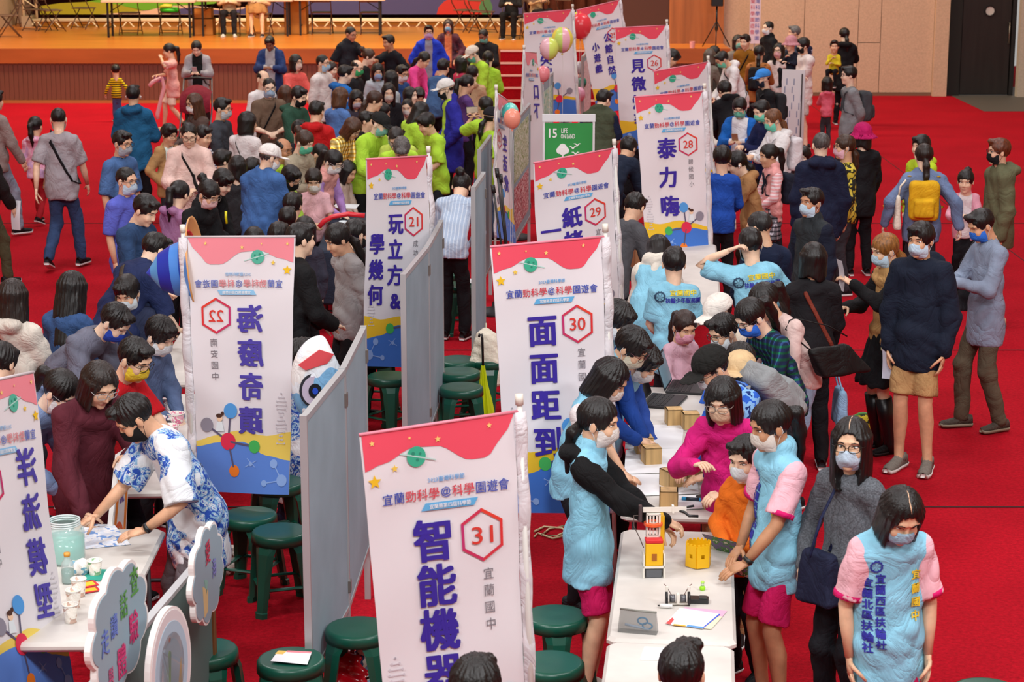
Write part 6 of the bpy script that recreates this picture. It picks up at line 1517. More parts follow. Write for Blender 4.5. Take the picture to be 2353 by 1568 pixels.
b = MB(); b.box(.03, .056, .04, .1, .1, .29); b.build('yellow_panel', YL, t)
b = MB(); b.box(-.05, .16, .03, .05, .315, .328); b.box(-.05, .16, .03, .034, .328, .34); b.box(.09, .1, .025, .055, .31, .345); b.build('arm', WP, t)
b = MB(); b.tube([(.12, .04, .32), (.15, .02, .315), (.17, .01, .3), (.215, .01, .298)], .007, 6); b.tube([(.12, .05, .325), (.2, .06, .335)], .006, 6); b.build('gripper', BKP, t, True)
b = MB(); b.bbox(-.072, -.055, .02, .05, .27, .35, .004); b.build('motor', mat('#4a3a3c', .3), t)
b = MB(); b.tube([(-.064, .03, .3), (-.095, .03, .3), (-.095, .02, .25), (-.07, 0, .2), (-.05, -.01, .15)], .0025, 5); b.build('wire', mat('#5a4a44', .5), t, True)
p = T_(1604, 1300); t = thing('hexagonal_cup', 'yellow hexagonal box with toothed rim and square windows on the kit table', 'toy', p, .3)
for k in range(6):
    a = math.pi/3*k; M_ = Matrix.Rotation(a, 4, 'Z') @ Matrix.Translation((0, -.056, 0)); b = MB(); w_ = .031
    b.box(-w_, -.009, -.003, .003, .004, .115, M=M_); b.box(.009, w_, -.003, .003, .004, .115, M=M_); b.box(-.009, .009, -.003, .003, .004, .05, M=M_); b.box(-.009, .009, -.003, .003, .072, .115, M=M_)
    for q in (-1, 0, 1): b.box(q*.021-.006, q*.021+.006, -.003, .003, .115, .124, M=M_)
    b.build('side_panel', YL, t)
b = MB(); b.prism([(.055*math.sin(math.pi/3*k+math.pi/6), .055*math.cos(math.pi/3*k+math.pi/6)) for k in range(6)], 0, .004); b.build('base_plate', mat('#2c7a3a', .5), t)
p = T_(1557, 1391); t = thing('wheel_motor_set', 'two small motors with black wheels and wires on the kit table', 'toy', p)
for s in (-1, 1):
    b = MB(); b.tube([(s*.052-.005, 0, .033), (s*.052+.005, 0, .033)], .033, 20); b.build('wheel', BKP, t, True)
    b = MB(); b.tube([(s*.012, 0, .034), (s*.038, 0, .034)], .018, 10); b.build('motor', mat('#6c6c70', .3, metal=.5), t, True)
    b = MB(); b.bbox(s*.052-.007, s*.052+.007, -.004, .004, .066, .092, .002); b.build('bracket', WP, t)
    b = MB(); b.tube([(s*.03, 0, .05), (s*.05, .01, .085), (s*.065, .01, .1)], .0018, 5); b.build('wire', mat('#6a3a34', .5), t, True)
b = MB(); b.box(-.05, .05, -.012, .012, .006, .012); b.box(-.006, .006, -.02, .02, .012, .055); b.build('chassis', WP, t)
p = T_(1606, 1384); t = thing('battery_box', 'flat black battery box beside the motor wheels', 'toy', p, -.1)
b = MB(); b.bbox(-.045, .045, -.028, .028, 0, .022, .004); b.build('case', mat('#26292a', .3), t); b = MB(); b.bbox(.0, .038, -.022, .022, .022, .026, .003); b.build('cover', mat('#3c4644', .2), t)
p = T_(1614, 1356); t = thing('small_bottle', 'tiny lime green bottle standing behind the battery box', 'bottle', p)
b = MB(); b.lathe([(.012, 0), (.014, .003), (.014, .014), (.008, .02)], 12); b.build('bottle_base', mat('#9ade1c', .4), t, True); b = MB(); b.lathe([(.008, .02), (.008, .034)], 10); b.build('neck', mat('#c8d8b8', .4), t, True); b = MB(); b.lathe([(.009, .034), (.009, .042)], 10); b.build('bottle_cap', mat('#b8e860', .4), t, True)
p = T_(1529, 1398); t = thing('marker_pen', 'white short pen with black tip lying before the motor wheels', 'pen', p, -.1)
b = MB(); b.tube([(-.026, 0, .011), (.02, 0, .011)], .01, 10); b.tube([(.02, 0, .011), (.032, 0, .011)], .008, 10); b.build('barrel', mat('#f0f0ee', .4), t, True); b = MB(); b.tube([(-.036, 0, .011), (-.026, 0, .011)], .004, 8); b.build('pen_tip', BKP, t, True)
sheet('pink printed leaflet at the back of the fanned leaflets on the kit table', [(1573, 1396), (1671, 1405), (1655, 1424), (1560, 1412)], '#e8b4d0', .742)
sheet('cream leaflet under the white one on the kit table', [(1560, 1408), (1660, 1418), (1634, 1447), (1540, 1436)], '#ecdfc0', .7435)
sheet('white leaflet with red, orange and blue border on the kit table', [(1562, 1398), (1655, 1412), (1615, 1446), (1529, 1434)], '#f4f3f6', .745, prints=[([(1529, 1434), (1545, 1420), (1549, 1425), (1541, 1436)], '#e04a4a'), ([(1549, 1435), (1575, 1438), (1577, 1441), (1545, 1438)], '#f0b040'), ([(1577, 1441), (1615, 1446), (1616, 1442), (1580, 1437)], '#5a9ae0'), ([(1616, 1442), (1652, 1412), (1655, 1413), (1615, 1446)], '#3c5ad8')])
sheet('white sheet on the table cut by the bottom edge', [(1481, 1487), (1548, 1491), (1540, 1518), (1470, 1517)], '#f6f6f6')
p = T_(1466, 1452); t = thing('pencil_case', 'grey see-through zip case with blue scissors inside', 'pencil case', p, -.22)
b = MB(); V = []
for x, z in ((-.088, 0), (.088, 0), (.082, .095), (-.082, .1)):
    d = .028 if z == 0 else .003
    V += [(x, -d, z), (x, d, z)]
b.add(V, [(0, 2, 4, 6), (1, 7, 5, 3), (0, 1, 3, 2), (2, 3, 5, 4), (0, 6, 7, 1)]); b.build('case_body', mat('#7a7a78', .3, 'sheer'), t)
b = MB(); b.tube([(-.083, 0, .102), (0, 0, .098), (.083, 0, .097)], .005, 6); b.build('zip', mat('#86867e', .5), t, True)
b = MB(); b.tube([(.02+.022*math.cos(a), 0, .052+.016*math.sin(a)) for a in [k*math.pi/6 for k in range(12)]], .004, 6, closed=True); b.tube([(.042+.022*math.cos(a), 0, .03+.014*math.sin(a)) for a in [k*math.pi/6 for k in range(12)]], .004, 6, closed=True); b.build('scissors_handle', mat('#3a9ad0', .4), t, True)
b = MB(); b.tube([(-.06, 0, .03), (.05, 0, .014)], .006, 8); b.build('pen', mat('#b8d0ea', .4), t, True)
# cubes of pale wood with one see-through side
m_cube = mat('#d8b074', .55, 'woodv', sc_=1.6)
def wcube(px, py, rz, lab, s=.1):
    p = T_(px, py); t = thing('wooden_cube', lab, 'box', p, rz, 'open wooden cubes on the table'); h = s/2; th = .006
    for nm, q in (('panel', (-h, -h+th, -h, h, 0, s)), ('panel', (-h, h, h-th, h, 0, s)), ('panel', (-h, h, -h, -h+th, 0, s)), ('panel', (-h, h, -h, h, s-th, s))):
        b = MB(); b.box(*q); b.build(nm, m_cube, t)
    b = MB(); b.box(h-.003, h-.001, -h+th, h-th, 0, s-th); b.build('clear_panel', mat('#8a8a90', .1, 'sheer'), t)
    b = MB(); b.box(-h, h, -h, h, 0, .003); b.build('base_panel', mat('#e8e4da', .6), t)
for a in [(1479, 1040, .1, 'leftmost wooden cube among the papers, half behind another'), (1496, 1064, .2, 'wooden cube in front of the leftmost cube'), (1543, 1118, .5, 'wooden cube with red thing inside near the middle of the paper table'), (1536, 1166, 1.5, 'wooden cube nearest the edge of the paper table'), (1548, 974, .1, 'wooden cube in front of the open laptop'), (1586, 984, .1, 'wooden cube right beside the one at the laptop'), (1592, 1100, .2, 'wooden cube half hidden by the blue camouflage sleeve')]: wcube(*a)
for k, (pts, lab) in enumerate([([(1440, 978), (1572, 976), (1566, 1030), (1436, 1032)], 'large white sheet at the far end of the cube table'), ([(1438, 1034), (1588, 1030), (1592, 1085), (1434, 1090)], 'white printed sheet in the middle of the cube table'), ([(1432, 1092), (1600, 1088), (1606, 1135), (1470, 1140)], 'white printed sheet under the middle wooden cube'), ([(1560, 1140), (1632, 1136), (1634, 1168), (1555, 1172)], 'white sheet under the blue marker')]): sheet(lab, pts, z=.742+k*.0014)
p = T_(1592, 1151, .748); t = thing('marker_pen', 'blue marker lying on the paper table edge', 'pen', p, -.25); b = MB(); b.tube([(-.045, 0, .009), (.045, 0, .009)], .009, 10); b.build('barrel', mat('#1c2c3c', .4), t, True); b = MB(); b.tube([(-.06, 0, .009), (-.035, 0, .009)], .0098, 10); b.tube([(.035, 0, .009), (.055, 0, .009)], .0098, 10); b.build('pen_cap', mat('#2ca0d8', .4), t, True)
p = T_(1632, 1142, .748); t = thing('phone', 'black phone lying beside the blue marker', 'phone', p, -1.1); b = MB(); b.bbox(-.038, .038, -.075, .075, 0, .009, .008); b.build('phone_body', BKP, t); b = MB(); b.box(-.034, .034, -.07, .07, .0092, .0098); b.build('screen', mat('#0c0d10', .1), t)
def laptop(px, py, rz, lab, scr='#101216'):
    p = T_(px, py); t = thing('laptop', lab, 'laptop', p, rz)
    b = MB(); b.bbox(-.17, .17, -.12, .12, 0, .016, .008); b.build('laptop_base', mat('#1c1d20', .4), t)
    for r in range(5): b = MB(); [b.box(-.15+c_*.0232, -.131+c_*.0232, .075-r*.028, .096-r*.028, .0162, .0185) for c_ in range(13)]; o = b.build('key_row', mat('#0e0f11', .5), t); o['kind'] = 'stuff'
    M_ = Matrix.Translation((0, .12, .014)) @ Matrix.Rotation(-1.25, 4, 'X') @ Matrix.Rotation(math.pi, 4, 'X')
    M_ = Matrix.Translation((0, .12, .014)) @ Matrix.Rotation(R_(72), 4, 'X')
    b = MB(); b.bbox(-.17, .17, 0, .225, -.006, .0, .008, M=M_); b.build('lid', mat('#17181b', .4), t)
    b = MB(); b.box(-.155, .155, .015, .21, .0005, .0012, M=M_); b.build('screen', mat(scr, .15), t)
laptop(1525, 925, 1.25, 'black open laptop in front of the typing schoolboy'); laptop(1578, 893, 1.35, 'second laptop further up the table under reaching hands', '#8ab0c0')
# clutter at the far end
for k, (px, py, c, lab) in enumerate([(1508, 700, '#c8c8cc', 'pile of clear wrappings on the clutter table'), (1530, 650, '#a8927c', 'brown parcel on the clutter table'), (1500, 740, '#9aa8a0', 'grey-green tin at the near end of the clutter table')]):
    p = T_(px, py); t = thing(('plastic_wrapping', 'parcel', 'tin')[k], lab, ('wrapping', 'box', 'tin')[k], p, k)
    if k == 0:
        V, Fq = nets(lambda P: ell(P, (0, 0, .03), (.14, .11, .07))+.015*np.sin(P[:, 0]*70+P[:, 1]*40)*np.sin(P[:, 2]*80+P[:, 1]*50), (-.2, -.2, -.04), (.2, .2, .14), .012); link('wrapping', mesh('w', V, Fq, False), t, mat(c, .2, 'film'))
    elif k == 1: b = MB(); b.bbox(-.12, .12, -.09, .09, 0, .12, .01); b.build('parcel_body', mat(c, .8), t); b = MB(); b.box(-.121, .121, -.015, .015, 0, .122); b.build('tape', mat('#d0c0a0', .4), t)
    else: b = MB(); b.lathe([(.06, 0), (.06, .07)], 16); b.build('tin_body', mat(c, .3, metal=.5), t, True); b = MB(); b.lathe([(.062, .07), (.062, .085), (.0, .086)], 16); b.build('lid', mat('#b8c0b8', .3, metal=.5), t, True)
carton(1478, 640, .0, .3, .3, .36, 'brown carton standing behind the cream hoodie pupil', .3, '#a88058')
carton(1208, 552, 0, .34, .3, .3, 'open yellow-brown carton behind banner 30', .5, '#d8a838', loc=at(1212, 560, .5)-Vector((0, 0, .5))+Vector((0, 0, .001)), open_=True)
# left tables: jar, bottles, cups
p = T_(152, 1290); t = thing('glass_jar', 'large wide-mouthed glass jar with pale teal liquid', 'jar', p)
b = MB(); b.lathe([(.0, 0), (.085, 0), (.095, .02), (.097, .15), (.09, .175), (.075, .19), (.075, .215), (.08, .217)], 28, cap=False); b.build('jar_glass', mat('#cfe6e4', .05, 'sheer'), t, True)
b = MB(); b.lathe([(0, .004), (.082, .006), (.091, .02), (.092, .13), (0, .13)], 28, cap=False); b.build('liquid', mat('#7ed0c0', .1), t, True)
for z in (.192, .203, .214): b = MB(); b.tube([(.077*math.cos(a), .077*math.sin(a), z) for a in [k*math.pi/10 for k in range(20)]], .0035, 6, closed=True); b.build('screw_ring', mat('#dce8e8', .1), t, True)
p = T_(157, 1340); t = thing('drink_bottle', 'clear bottle with orange cap and dark teal liquid', 'bottle', p)
b = MB(); b.lathe([(.0, 0), (.028, 0), (.031, .01), (.031, .085), (.026, .105), (.014, .125), (.013, .135)], 20, cap=False); b.build('bottle_body', mat('#d4e4e2', .05, 'sheer'), t, True); b = MB(); b.lathe([(0, .002), (.03, .006), (.03, .068), (0, .069)], 20, cap=False); b.build('liquid', mat('#0a8074', .2), t, True); b = MB(); b.lathe([(.0155, .135), (.0155, .152), (0, .153)], 16); b.build('bottle_cap', mat('#e0a03c', .4), t, True)
def cup(px, py, lab, c='#e8e0d4', r=.036, h=.085, lidc=None, grp='paper cups on the left tables', pat='#c8a898', z=.741):
    p = at(px, py, z); t = thing('paper_cup', lab, 'cup', p, 0, grp)
    b = MB(); b.lathe([(r*.74, 0), (r, h), (r*.93, h), (r*.7, .006), (0, .006)], 18, cap=False); b.build('cup_wall', mat(c, .6, 'blotch', '#ece6dc', 3.2, c3=pat), t, True)
    b = MB(); b.tube([(r*math.cos(a), r*math.sin(a), h) for a in [k*math.pi/8 for k in range(16)]], .003, 5, closed=True); b.build('rim', mat('#f2eee6', .6), t, True)
    if lidc: b = MB(); b.lathe([(0, h*.8), (r*.9, h*.8)], 16, cap=False); b.build('contents', mat(lidc, .3), t)
cup(219, 1322, 'patterned paper cup under the hand of the boy in the wave coat', r=.036, h=.075, pat='#8ab48a')
cup(182, 1370, 'paper cup farthest from the edge in the row by banner 23', h=.085); cup(170, 1396, 'middle paper cup in the row by banner 23', h=.085, lidc='#e8c8a4'); cup(163, 1430, 'paper cup nearest the camera in the row by banner 23', h=.085, lidc='#e8d0b8')
for px, py, lab in [(377, 938, 'large pink patterned tub at the left of banner 22'), (399, 952, 'second pink patterned tub beside banner 22'), (362, 985, 'small white-rimmed tub in front of the pink ones'), (404, 975, 'tub touching the sleeve of banner 22'), (390, 1004, 'nearest wide tub beside banner 22')]: cup(px, py, lab, '#e6a8b8', .056, .07, '#d8ccc8', 'pink tubs beside banner 22', '#d87a98')
for px, py, lab in [(377, 972, 'left small ink bottle between the tubs'), (388, 984, 'right small ink bottle between the tubs')]:
    p = T_(px, py); t = thing('ink_bottle', lab, 'bottle', p); b = MB(); b.lathe([(.018, 0), (.018, .04), (.01, .05)], 12); b.build('glass', mat('#30323a', .1), t, True); b = MB(); b.lathe([(.011, .05), (.011, .062)], 12); b.build('bottle_cap', mat('#d8d8d8', .4), t, True)
sheet('pink notes lying below the tubs beside banner 22', [(370, 1010), (412, 1008), (410, 1024), (366, 1026)], '#e89ab0', .743)
sheet('blue watercolour sheet behind the glass jar', [(186, 1204), (262, 1206), (300, 1252), (196, 1262)], '#d8e4f4', .743, m=mat('#dfe8f6', .7, 'blotch', '#f2f4f8', 1.6, c3='#7aa4e0'))
sheet('teal paper square under the patterned cup', [(210, 1308), (254, 1310), (230, 1336), (186, 1332)], '#2ca08c', .744)
sheet('upper red note with yellow writing on the left table', [(180, 1340), (216, 1334), (228, 1345), (192, 1352)], '#d01c2c', .743, prints=[([(188, 1341), (212, 1337), (220, 1344), (196, 1349)], '#e8c020')])
sheet('lower red note with yellow writing on the left table', [(186, 1354), (222, 1348), (232, 1358), (188, 1366)], '#d01c2c', .744, prints=[([(192, 1355), (218, 1351), (224, 1357), (194, 1362)], '#e8c020')])
p = T_(186, 1318); t = thing('snack_bag', 'crumpled white printed bag between jar and cup', 'bag', p, .3)
V, Fq = nets(lambda P: ell(P, (0, 0, .03), (.06, .045, .042))+.006*np.sin(P[:, 0]*110)*np.sin(P[:, 1]*90+P[:, 2]*60), (-.08, -.07, -.02), (.08, .07, .09), .007); link('bag_body', mesh('s', V, Fq, True), t, mat('#ece8e2', .5, 'blotch', '#f2efe8', 2.5, c3='#7ab0c8'))
# low board with painted signs in the lower left
pA, pB = at(475, 1264, .98), at(262, 1512, .98); d = pB-pA; L = d.length
t = thing('low_display_board', 'low grey-green board with wooden end post behind the cloud signs', 'board', (pA.x, pA.y, 0), math.atan2(d.y, d.x))
b = MB(); b.box(0, L+.5, -.012, .012, .1, .96); b.build('board', mat('#5c7672', .7), t); b = MB(); b.box(0, L+.5, -.018, .018, .96, .98); b.build('top_rail', m_al, t); b = MB(); b.box(-.045, -.005, -.02, .02, 0, .97); b.build('wooden_post', mat('#8a5a2c', .6, 'woodv'), t)
def sign(lab, corners_px, D0, D1, shape, base, items, rimc='#f0eeea', th=.025):
    """painted foam sign standing upright; corners are left-top and right-bottom pixels, distances of its two sides"""
    (x0, y0), (x1, y1) = corners_px; A = atd(x0, (y0+y1)/2, D0); B_ = atd(x1, (y0+y1)/2, D1)
    zt_, zb_ = (atd(x0, y0, (D0+D1)/2).z, atd(x1, y1, (D0+D1)/2).z); W = Vector((B_.x-A.x, B_.y-A.y, 0)); ww = W.length; hh = zt_-zb_
    t = thing('painted_sign', lab, 'sign', ((A.x+B_.x)/2, (A.y+B_.y)/2, (zt_+zb_)/2), math.atan2(W.y, W.x))
    MX = Matrix.Rotation(math.pi/2, 4, 'X')
    P_ = [(x*ww/2, y*hh/2) for x, y in shape]
    b = MB(); b.prism(P_, -th/2, th/2, 0, MX); b.build('sign_board', mat(rimc, .6), t)
    b = MB(); b.prism([(x*.93, y*.95) for x, y in P_], th/2, th/2+.003, 0, MX); b.build('painted_face', mat(base, .7), t)
    for it in items:
        b = MB()
        if it[0] == 'p': b.prism([(x*ww/2, y*hh/2) for x, y in it[2]], th/2+.003, th/2+.005, 0, MX); b.build('painted_shape', mat(it[1], .7), t)
        else:
            q, f = glyph(it[2], 0, 0, it[5]*hh/2, .02, 1, .75); V = [(it[3]*ww/2+x, -(th/2+.006+z_), it[4]*hh/2+y) for x, y, z_ in q]
            link('painted_character', mesh('c', V, f), t, mat(it[1], .7))
    return t
def cloud(n=9, amp=.13):
    return [((1-amp+amp*abs(math.sin(n*a/2)))*math.cos(a), (1-amp+amp*abs(math.sin(n*a/2)))*math.sin(a)) for a in [2*math.pi*k/90 for k in range(90)]]
CL = mat
sign('cloud shaped blue-grey sign with green, blue and pink characters', ((196, 1298), (338, 1580)), 7.2, 7.85, cloud(), '#93adba', [('t', '#5aa04a', '查', .48, .52, .5), ('t', '#5aa04a', '話', .1, .3, .45), ('t', '#6a86d8', '走', -.55, -.0, .45), ('t', '#6a86d8', '讀', -.25, .12, .4), ('t', '#d83a78', '驗', .4, -.2, .55), ('t', '#d83a78', '體', -.05, -.55, .55), ('t', '#c85a88', '與', -.42, -.6, .3)])
sign('smaller cloud shaped sign with red and lilac characters, edge turned', ((432, 1206), (510, 1430)), 8.25, 8.8, cloud(), '#93adba', [('t', '#c83a5a', '愛', -.05, .45, .5), ('t', '#8a90d8', '海', .3, .0, .42), ('p', '#d8c48c', [(-.4, -.1), (-.1, -.3), (-.15, -.7), (-.35, -.75)]), ('p', '#8ac0b4', [(-.3, .0), (-.1, -.1), (-.2, -.35)])])
sign('oval sign with pale blue rings and green figure at the bottom edge', ((336, 1398), (434, 1680)), 7.45, 7.85, disc(0, 0, 1, 48), '#d8d4d6', [('p', '#a8c4d4', disc(0, 0, .78, 40)), ('p', '#d8d4d6', disc(0, 0, .6, 40)), ('p', '#b4ccd8', disc(0, 0, .5, 40)), ('p', '#98c840', [(-.35, -.4), (-.3, .1), (-.1, .35), (.0, .3), (-.1, -.3)]), ('p', '#e0b850', [(.2, -.5), (.45, .1), (.5, -.5)]), ('p', '#e07848', disc(-.05, .5, .05, 12))])
sign('tall painted sign with orange swirls and purple characters beside the wave coat', ((236, 1050), (300, 1270)), 9.9, 10.25, [(-1, -1), (.3, -1), (1, 1), (.2, 1)], '#eceae6', [('p', '#f08a2c', [(-.75, -.9), (-.6, -.9), (.35, .95), (.2, .95)]), ('p', '#f08a2c', [(.1, -.8), (.25, -.8), (.85, .9), (.72, .9)]), ('t', '#7a5ab8', '漂', .3, .5, .3), ('t', '#7a5ab8', '流', .15, .15, .3), ('p', '#e86a3c', disc(-.15, -.62, .3, 20)), ('p', '#f6d4a0', disc(-.15, -.62, .18, 16))])
# painted fish head propped on the partition
p = atd(738, 876, 10.8); t = thing('fish_prop', 'papier-mache fish head with a big eye between the partition boards', 'prop', p, .25)
V, Fq = nets(lambda P: smax(ell(P, (0, 0, 0), (.17, .1, .26)), -(P[:, 0]+P[:, 2]*.45-.14)*-1, .02), (-.2, -.14, -.3), (.24, .14, .3), .012); link('fish_body', mesh('f', V, Fq, True), t, mat('#e9e6e4', .7, 'blotch', '#e6ecf2', .35, c3='#7fb4dc'))
MX = Matrix.Rotation(math.pi/2, 4, 'X')
for r, c, y in ((.085, '#2c2c34', -.088), (.072, '#c9bcd0', -.094), (.036, '#14161e', -.1), (.016, '#2850c8', -.106)): b = MB(); b.prism([(x-.05, z-.03) for x, z in disc(0, 0, r, 24, r*1.15)], 0, .012, 0, Matrix.Translation((0, y+.012, 0)) @ MX); b.build('fish_eye', mat(c, .4), t)
b = MB(); b.prism([(-.14, .12), (-.02, .2), (.06, .17), (.02, .12), (-.1, .09)], 0, .01, 0, Matrix.Translation((0, -.085, 0)) @ MX); b.build('red_brow', mat('#d84a50', .6), t)
# woven blue hat hung on the pole of banner 22
p = atd(386, 628, 11.6); t = thing('woven_straw_hat', 'blue striped conical hat with red marks hanging behind banner 22', 'hat', p, 0)
prof = [(0, .0), (.035, .03), (.1, .08), (.135, .15), (.15, .2), (.22, .235), (.27, .265), (.275, .275), (.262, .27), (.14, .2), (.0, .06)]
MH_ = Matrix.Translation((-.13, 0, 0)) @ Matrix.Rotation(R_(84), 4, 'Y') @ Matrix.Scale(1.12, 4)
for k, (a, c) in enumerate(((0, 1), (1, 2), (2, 3), (3, 4), (4, 5), (5, 6))):
    b = MB(); pr = [prof[a], prof[c]]
    b.lathe([(pr[0][0], pr[0][1]), (pr[1][0], pr[1][1])], 32, 0, MH_, False); b.build('woven_band', mat(['#2a4cc8', '#58a8e8', '#1c34a8', '#4a8ce0', '#1f48c0', '#4c94e4'][k], .4), t, True)
b = MB(); b.lathe(prof[6:], 32, 0, MH_, False); b.build('hat_rim', mat('#d89a5c', .5), t, True)
for a0 in (2.4, 3.6): b = MB(); b.tube([MH_ @ Vector((.2*math.cos(a0+q*.12), .2*math.sin(a0+q*.12), .236+.0*q)) for q in range(6)], .02, 6, flat=.4); b.build('red_mark', mat('#d8303c', .5), t, True)
# umbrella, coat
p = atd(1110, 835, 14.7); t = thing('umbrella', 'folded lime yellow umbrella hanging from the partition board', 'umbrella', p)
tz, bz = atd(0, 840, 14.7).z-p.z, .09-p.z; hz_ = atd(0, 772, 14.7).z-p.z
b = MB(); n = 14; V = []
for i, (r, z) in enumerate(((.014, tz), (.038, tz*.6+bz*.4), (.068, tz*.3+bz*.7), (.088, bz+.02), (.075, bz-.06), (.012, bz-.085))):
    for j in range(n*2): a = math.pi*j/n; rr = r*(1 if j % 2 else .72); V.append((rr*math.cos(a), rr*math.sin(a), z))
b.add(V, [(i*28+j, (i+1)*28+j, (i+1)*28+(j+1) % 28, i*28+(j+1) % 28) for i in range(5) for j in range(28)]); b.build('canopy', mat('#c9d80c', .55), t)
b = MB(); b.tube([(0, 0, tz-.02), (-.005, 0, hz_-.02), (-.012, 0, hz_+.012), (-.025, 0, hz_+.015), (-.03, 0, hz_-.01)], .009, 8); b.build('handle', BKP, t, True)
p = at(1124, 900, .3); t = thing('fur_coat', 'cream fluffy coat hanging behind the umbrella', 'coat', atd(1117, 832, 14.95)); t.scale = (1.25, 1.25, 1.25); stool(0, 0, 'green plastic stool under the cream fluffy coat', loc=Vector((atd(1122, 832, 14.95).x, 15.0, .46)))
V, Fq = nets(lambda P: smin(smin(rcone(P, (-.02, 0, .14), (-.06, 0, -.12), .05, .075), rcone(P, (.03, 0, .12), (.06, .0, -.1), .06, .06), .03), rcone(P, (0, 0, .16), (.04, 0, .02), .05, .07), .03)+.006*np.sin(P[:, 0]*60+P[:, 2]*40)*np.sin(P[:, 2]*50+P[:, 1]*70), (-.2, -.15, -.26), (.2, .15, .26), .011); link('coat_body', mesh('c', V, Fq, True), t, mat('#f6f0dc', .95, 'fur'))
b = MB(); b.tube([(0, .0, .19), (.0, .02, .24)], .005, 6); b.build('hanging_loop', mat('#d8d0b8', .7), t, True)
# black poles leaning
for k, (x0, y0, x1, y1) in enumerate([(1142, 392, 1162, 566), (1150, 405, 1165, 572), (1133, 430, 1157, 600)]):
    a = atd(x0, y0, 16.2+.1*k); f = atd(x1, y1, 16.0+.1*k); dd = (f-a); f = a+dd*(-a.z/dd.z); t = thing('tripod_pole', ['black light stand pole, rightmost of the three', 'black light stand pole, middle of the three', 'black light stand pole, leftmost of the three'][k], 'stand', f)
    b = MB(); b.tube([(0, 0, 0.01), (a-f)*.55], .013, 8); b.build('lower_pole', BKP, t, True); b = MB(); b.tube([(a-f)*.55, (a-f)], .009, 8); b.build('upper_pole', BKP, t, True)
    b = MB(); b.tube([(a-f)*.97, (a-f)*1.01], .018, 8); b.build('clamp', BKP, t, True)
# green goal sign
def gsign():
    D = 19.2; A, B_ = atd(1252, 283, D), atd(1362, 283, D); w_ = B_.x-A.x; t = thing('green_sign', 'green framed board reading 15 LIFE ON LAND with a white tree', 'sign', (A.x, D, 0))
    zt = A.z; zb = zt-.62
    b = MB(); b.box(0, w_, -.008, .004, zb, zt); b.build('green_face', mat('#2c9a48', .5), t)
    b = MB(); b.box(-.02, 0, -.014, .014, zb-.02, zt+.015); b.box(w_, w_+.02, -.014, .014, zb-.02, zt+.015); b.box(-.02, w_+.02, -.014, .014, zb-.02, zb); b.build('frame', mat('#e6e8ea', .4), t)
    b = MB(); b.box(-.025, w_+.025, -.02, .03, zt+.015, zt+.085); b.build('top_bar', mat('#e2e6ea', .4), t)
    for x in (.02, w_-.02): b = MB(); b.tube([(x, .02, 0), (x, .02, zb)], .012, 8); b.build('leg', mat('#c8c8ca', .4), t, True)
    k = w_/112*1.0
    for s_, cx, cy, ww, hh, nm in (('15', 19, 23, 19, 22, 'printed_number'), ('LIFE', 46, 17, 15, 11, 'printed_word'), ('ON LAND', 54, 30, 33, 11, 'printed_words')):
        q, f = place_text(s_, cx*k, zt-cy*k*1.02, ww*k, hh*k, .02, 2); link(nm, mesh(nm, [(x, -.0115-y_, z) for x, z, y_ in q], f), t, mat('#f4f6f4', .5))
    b = MB()
    T2 = Matrix.Translation((0, -.009, 0)) @ Matrix.Rotation(math.pi/2, 4, 'X')
    for q_, (cx, cy, r) in enumerate(((42, 58, 10), (35, 64, 8), (49, 64, 8), (42, 66, 9))): b.prism(disc(cx*k, zt-cy*k, r*k, 16), 0, .003+.0006*q_, 0, T2)
    b.prism([((40)*k, zt-90*k), (44*k, zt-90*k), (44*k, zt-72*k), (40*k, zt-72*k)], 0, .0024, 0, T2); b.build('printed_tree', mat('#f4f6f4', .5), t)
    for cx, cy, s in ((66, 57, 1), (76, 50, 1), (72, 70, 1.1)):
        b = MB(); b.prism([((cx-9*s)*k, zt-(cy-2)*k), ((cx-4*s)*k, zt-(cy-3)*k), (cx*k, zt-(cy+1)*k), ((cx+4*s)*k, zt-(cy-3)*k), ((cx+9*s)*k, zt-(cy-2)*k), ((cx+4*s)*k, zt-cy*k), (cx*k, zt-(cy+5)*k), ((cx-4*s)*k, zt-cy*k)], 0, .003, 0, T2); b.build('printed_bird', mat('#f4f6f4', .5), t)
gsign()
# balloons
def balloon(px, py, D, r, cols, lab, sy=1.12):
    p = atd(px, py, D); t = thing('balloon', lab, 'balloon', p, 0, 'balloons around the back booths'); n = len(cols); m = 12; N = 16
    for q, c in enumerate(cols):
        b = MB(); V, F = [], []; w_ = N//n
        for i in range(m+1):
            th = math.pi*i/m
            for j in range(w_+1):
                a = 2*math.pi*(q*w_+j)/N; rr = r*math.sin(th)*(1-.12*(1-math.cos(th))/2); V.append((rr*math.cos(a), rr*math.sin(a), r*sy*math.cos(th)))
        F = [(i*(w_+1)+j, (i+1)*(w_+1)+j, (i+1)*(w_+1)+j+1, i*(w_+1)+j+1) for i in range(m) for j in range(w_)]
        b.add(V, F); b.build('balloon_skin', mat(c, .25), t, True)
    b = MB(); b.lathe([(.004, 0), (.014, -.02)], 8, 0, Matrix.Translation((0, 0, -r*sy))); b.build('knot', mat(cols[0], .4), t)
    b = MB(); b.tube([(0, 0, -r*sy-.02), (.01, 0, -r*sy-.12), (0, .01, -p.z+.01)], .002, 4); b.build('string', mat('#e8e8e8', .6), t)
balloon(1292, 92, 24.5, .14, ['#f2e25c', '#f0b4c4', '#9adbe0', '#f0b4c4', '#f2e25c', '#c8e070', '#f0b4c4', '#f2e25c'], 'striped yellow, pink and blue balloon behind the thin banner pole')
balloon(1262, 112, 24.0, .12, ['#d8ec70', '#f0f0e8', '#f0c0cc', '#d8ec70'], 'pale lime and white balloon left of the striped one')
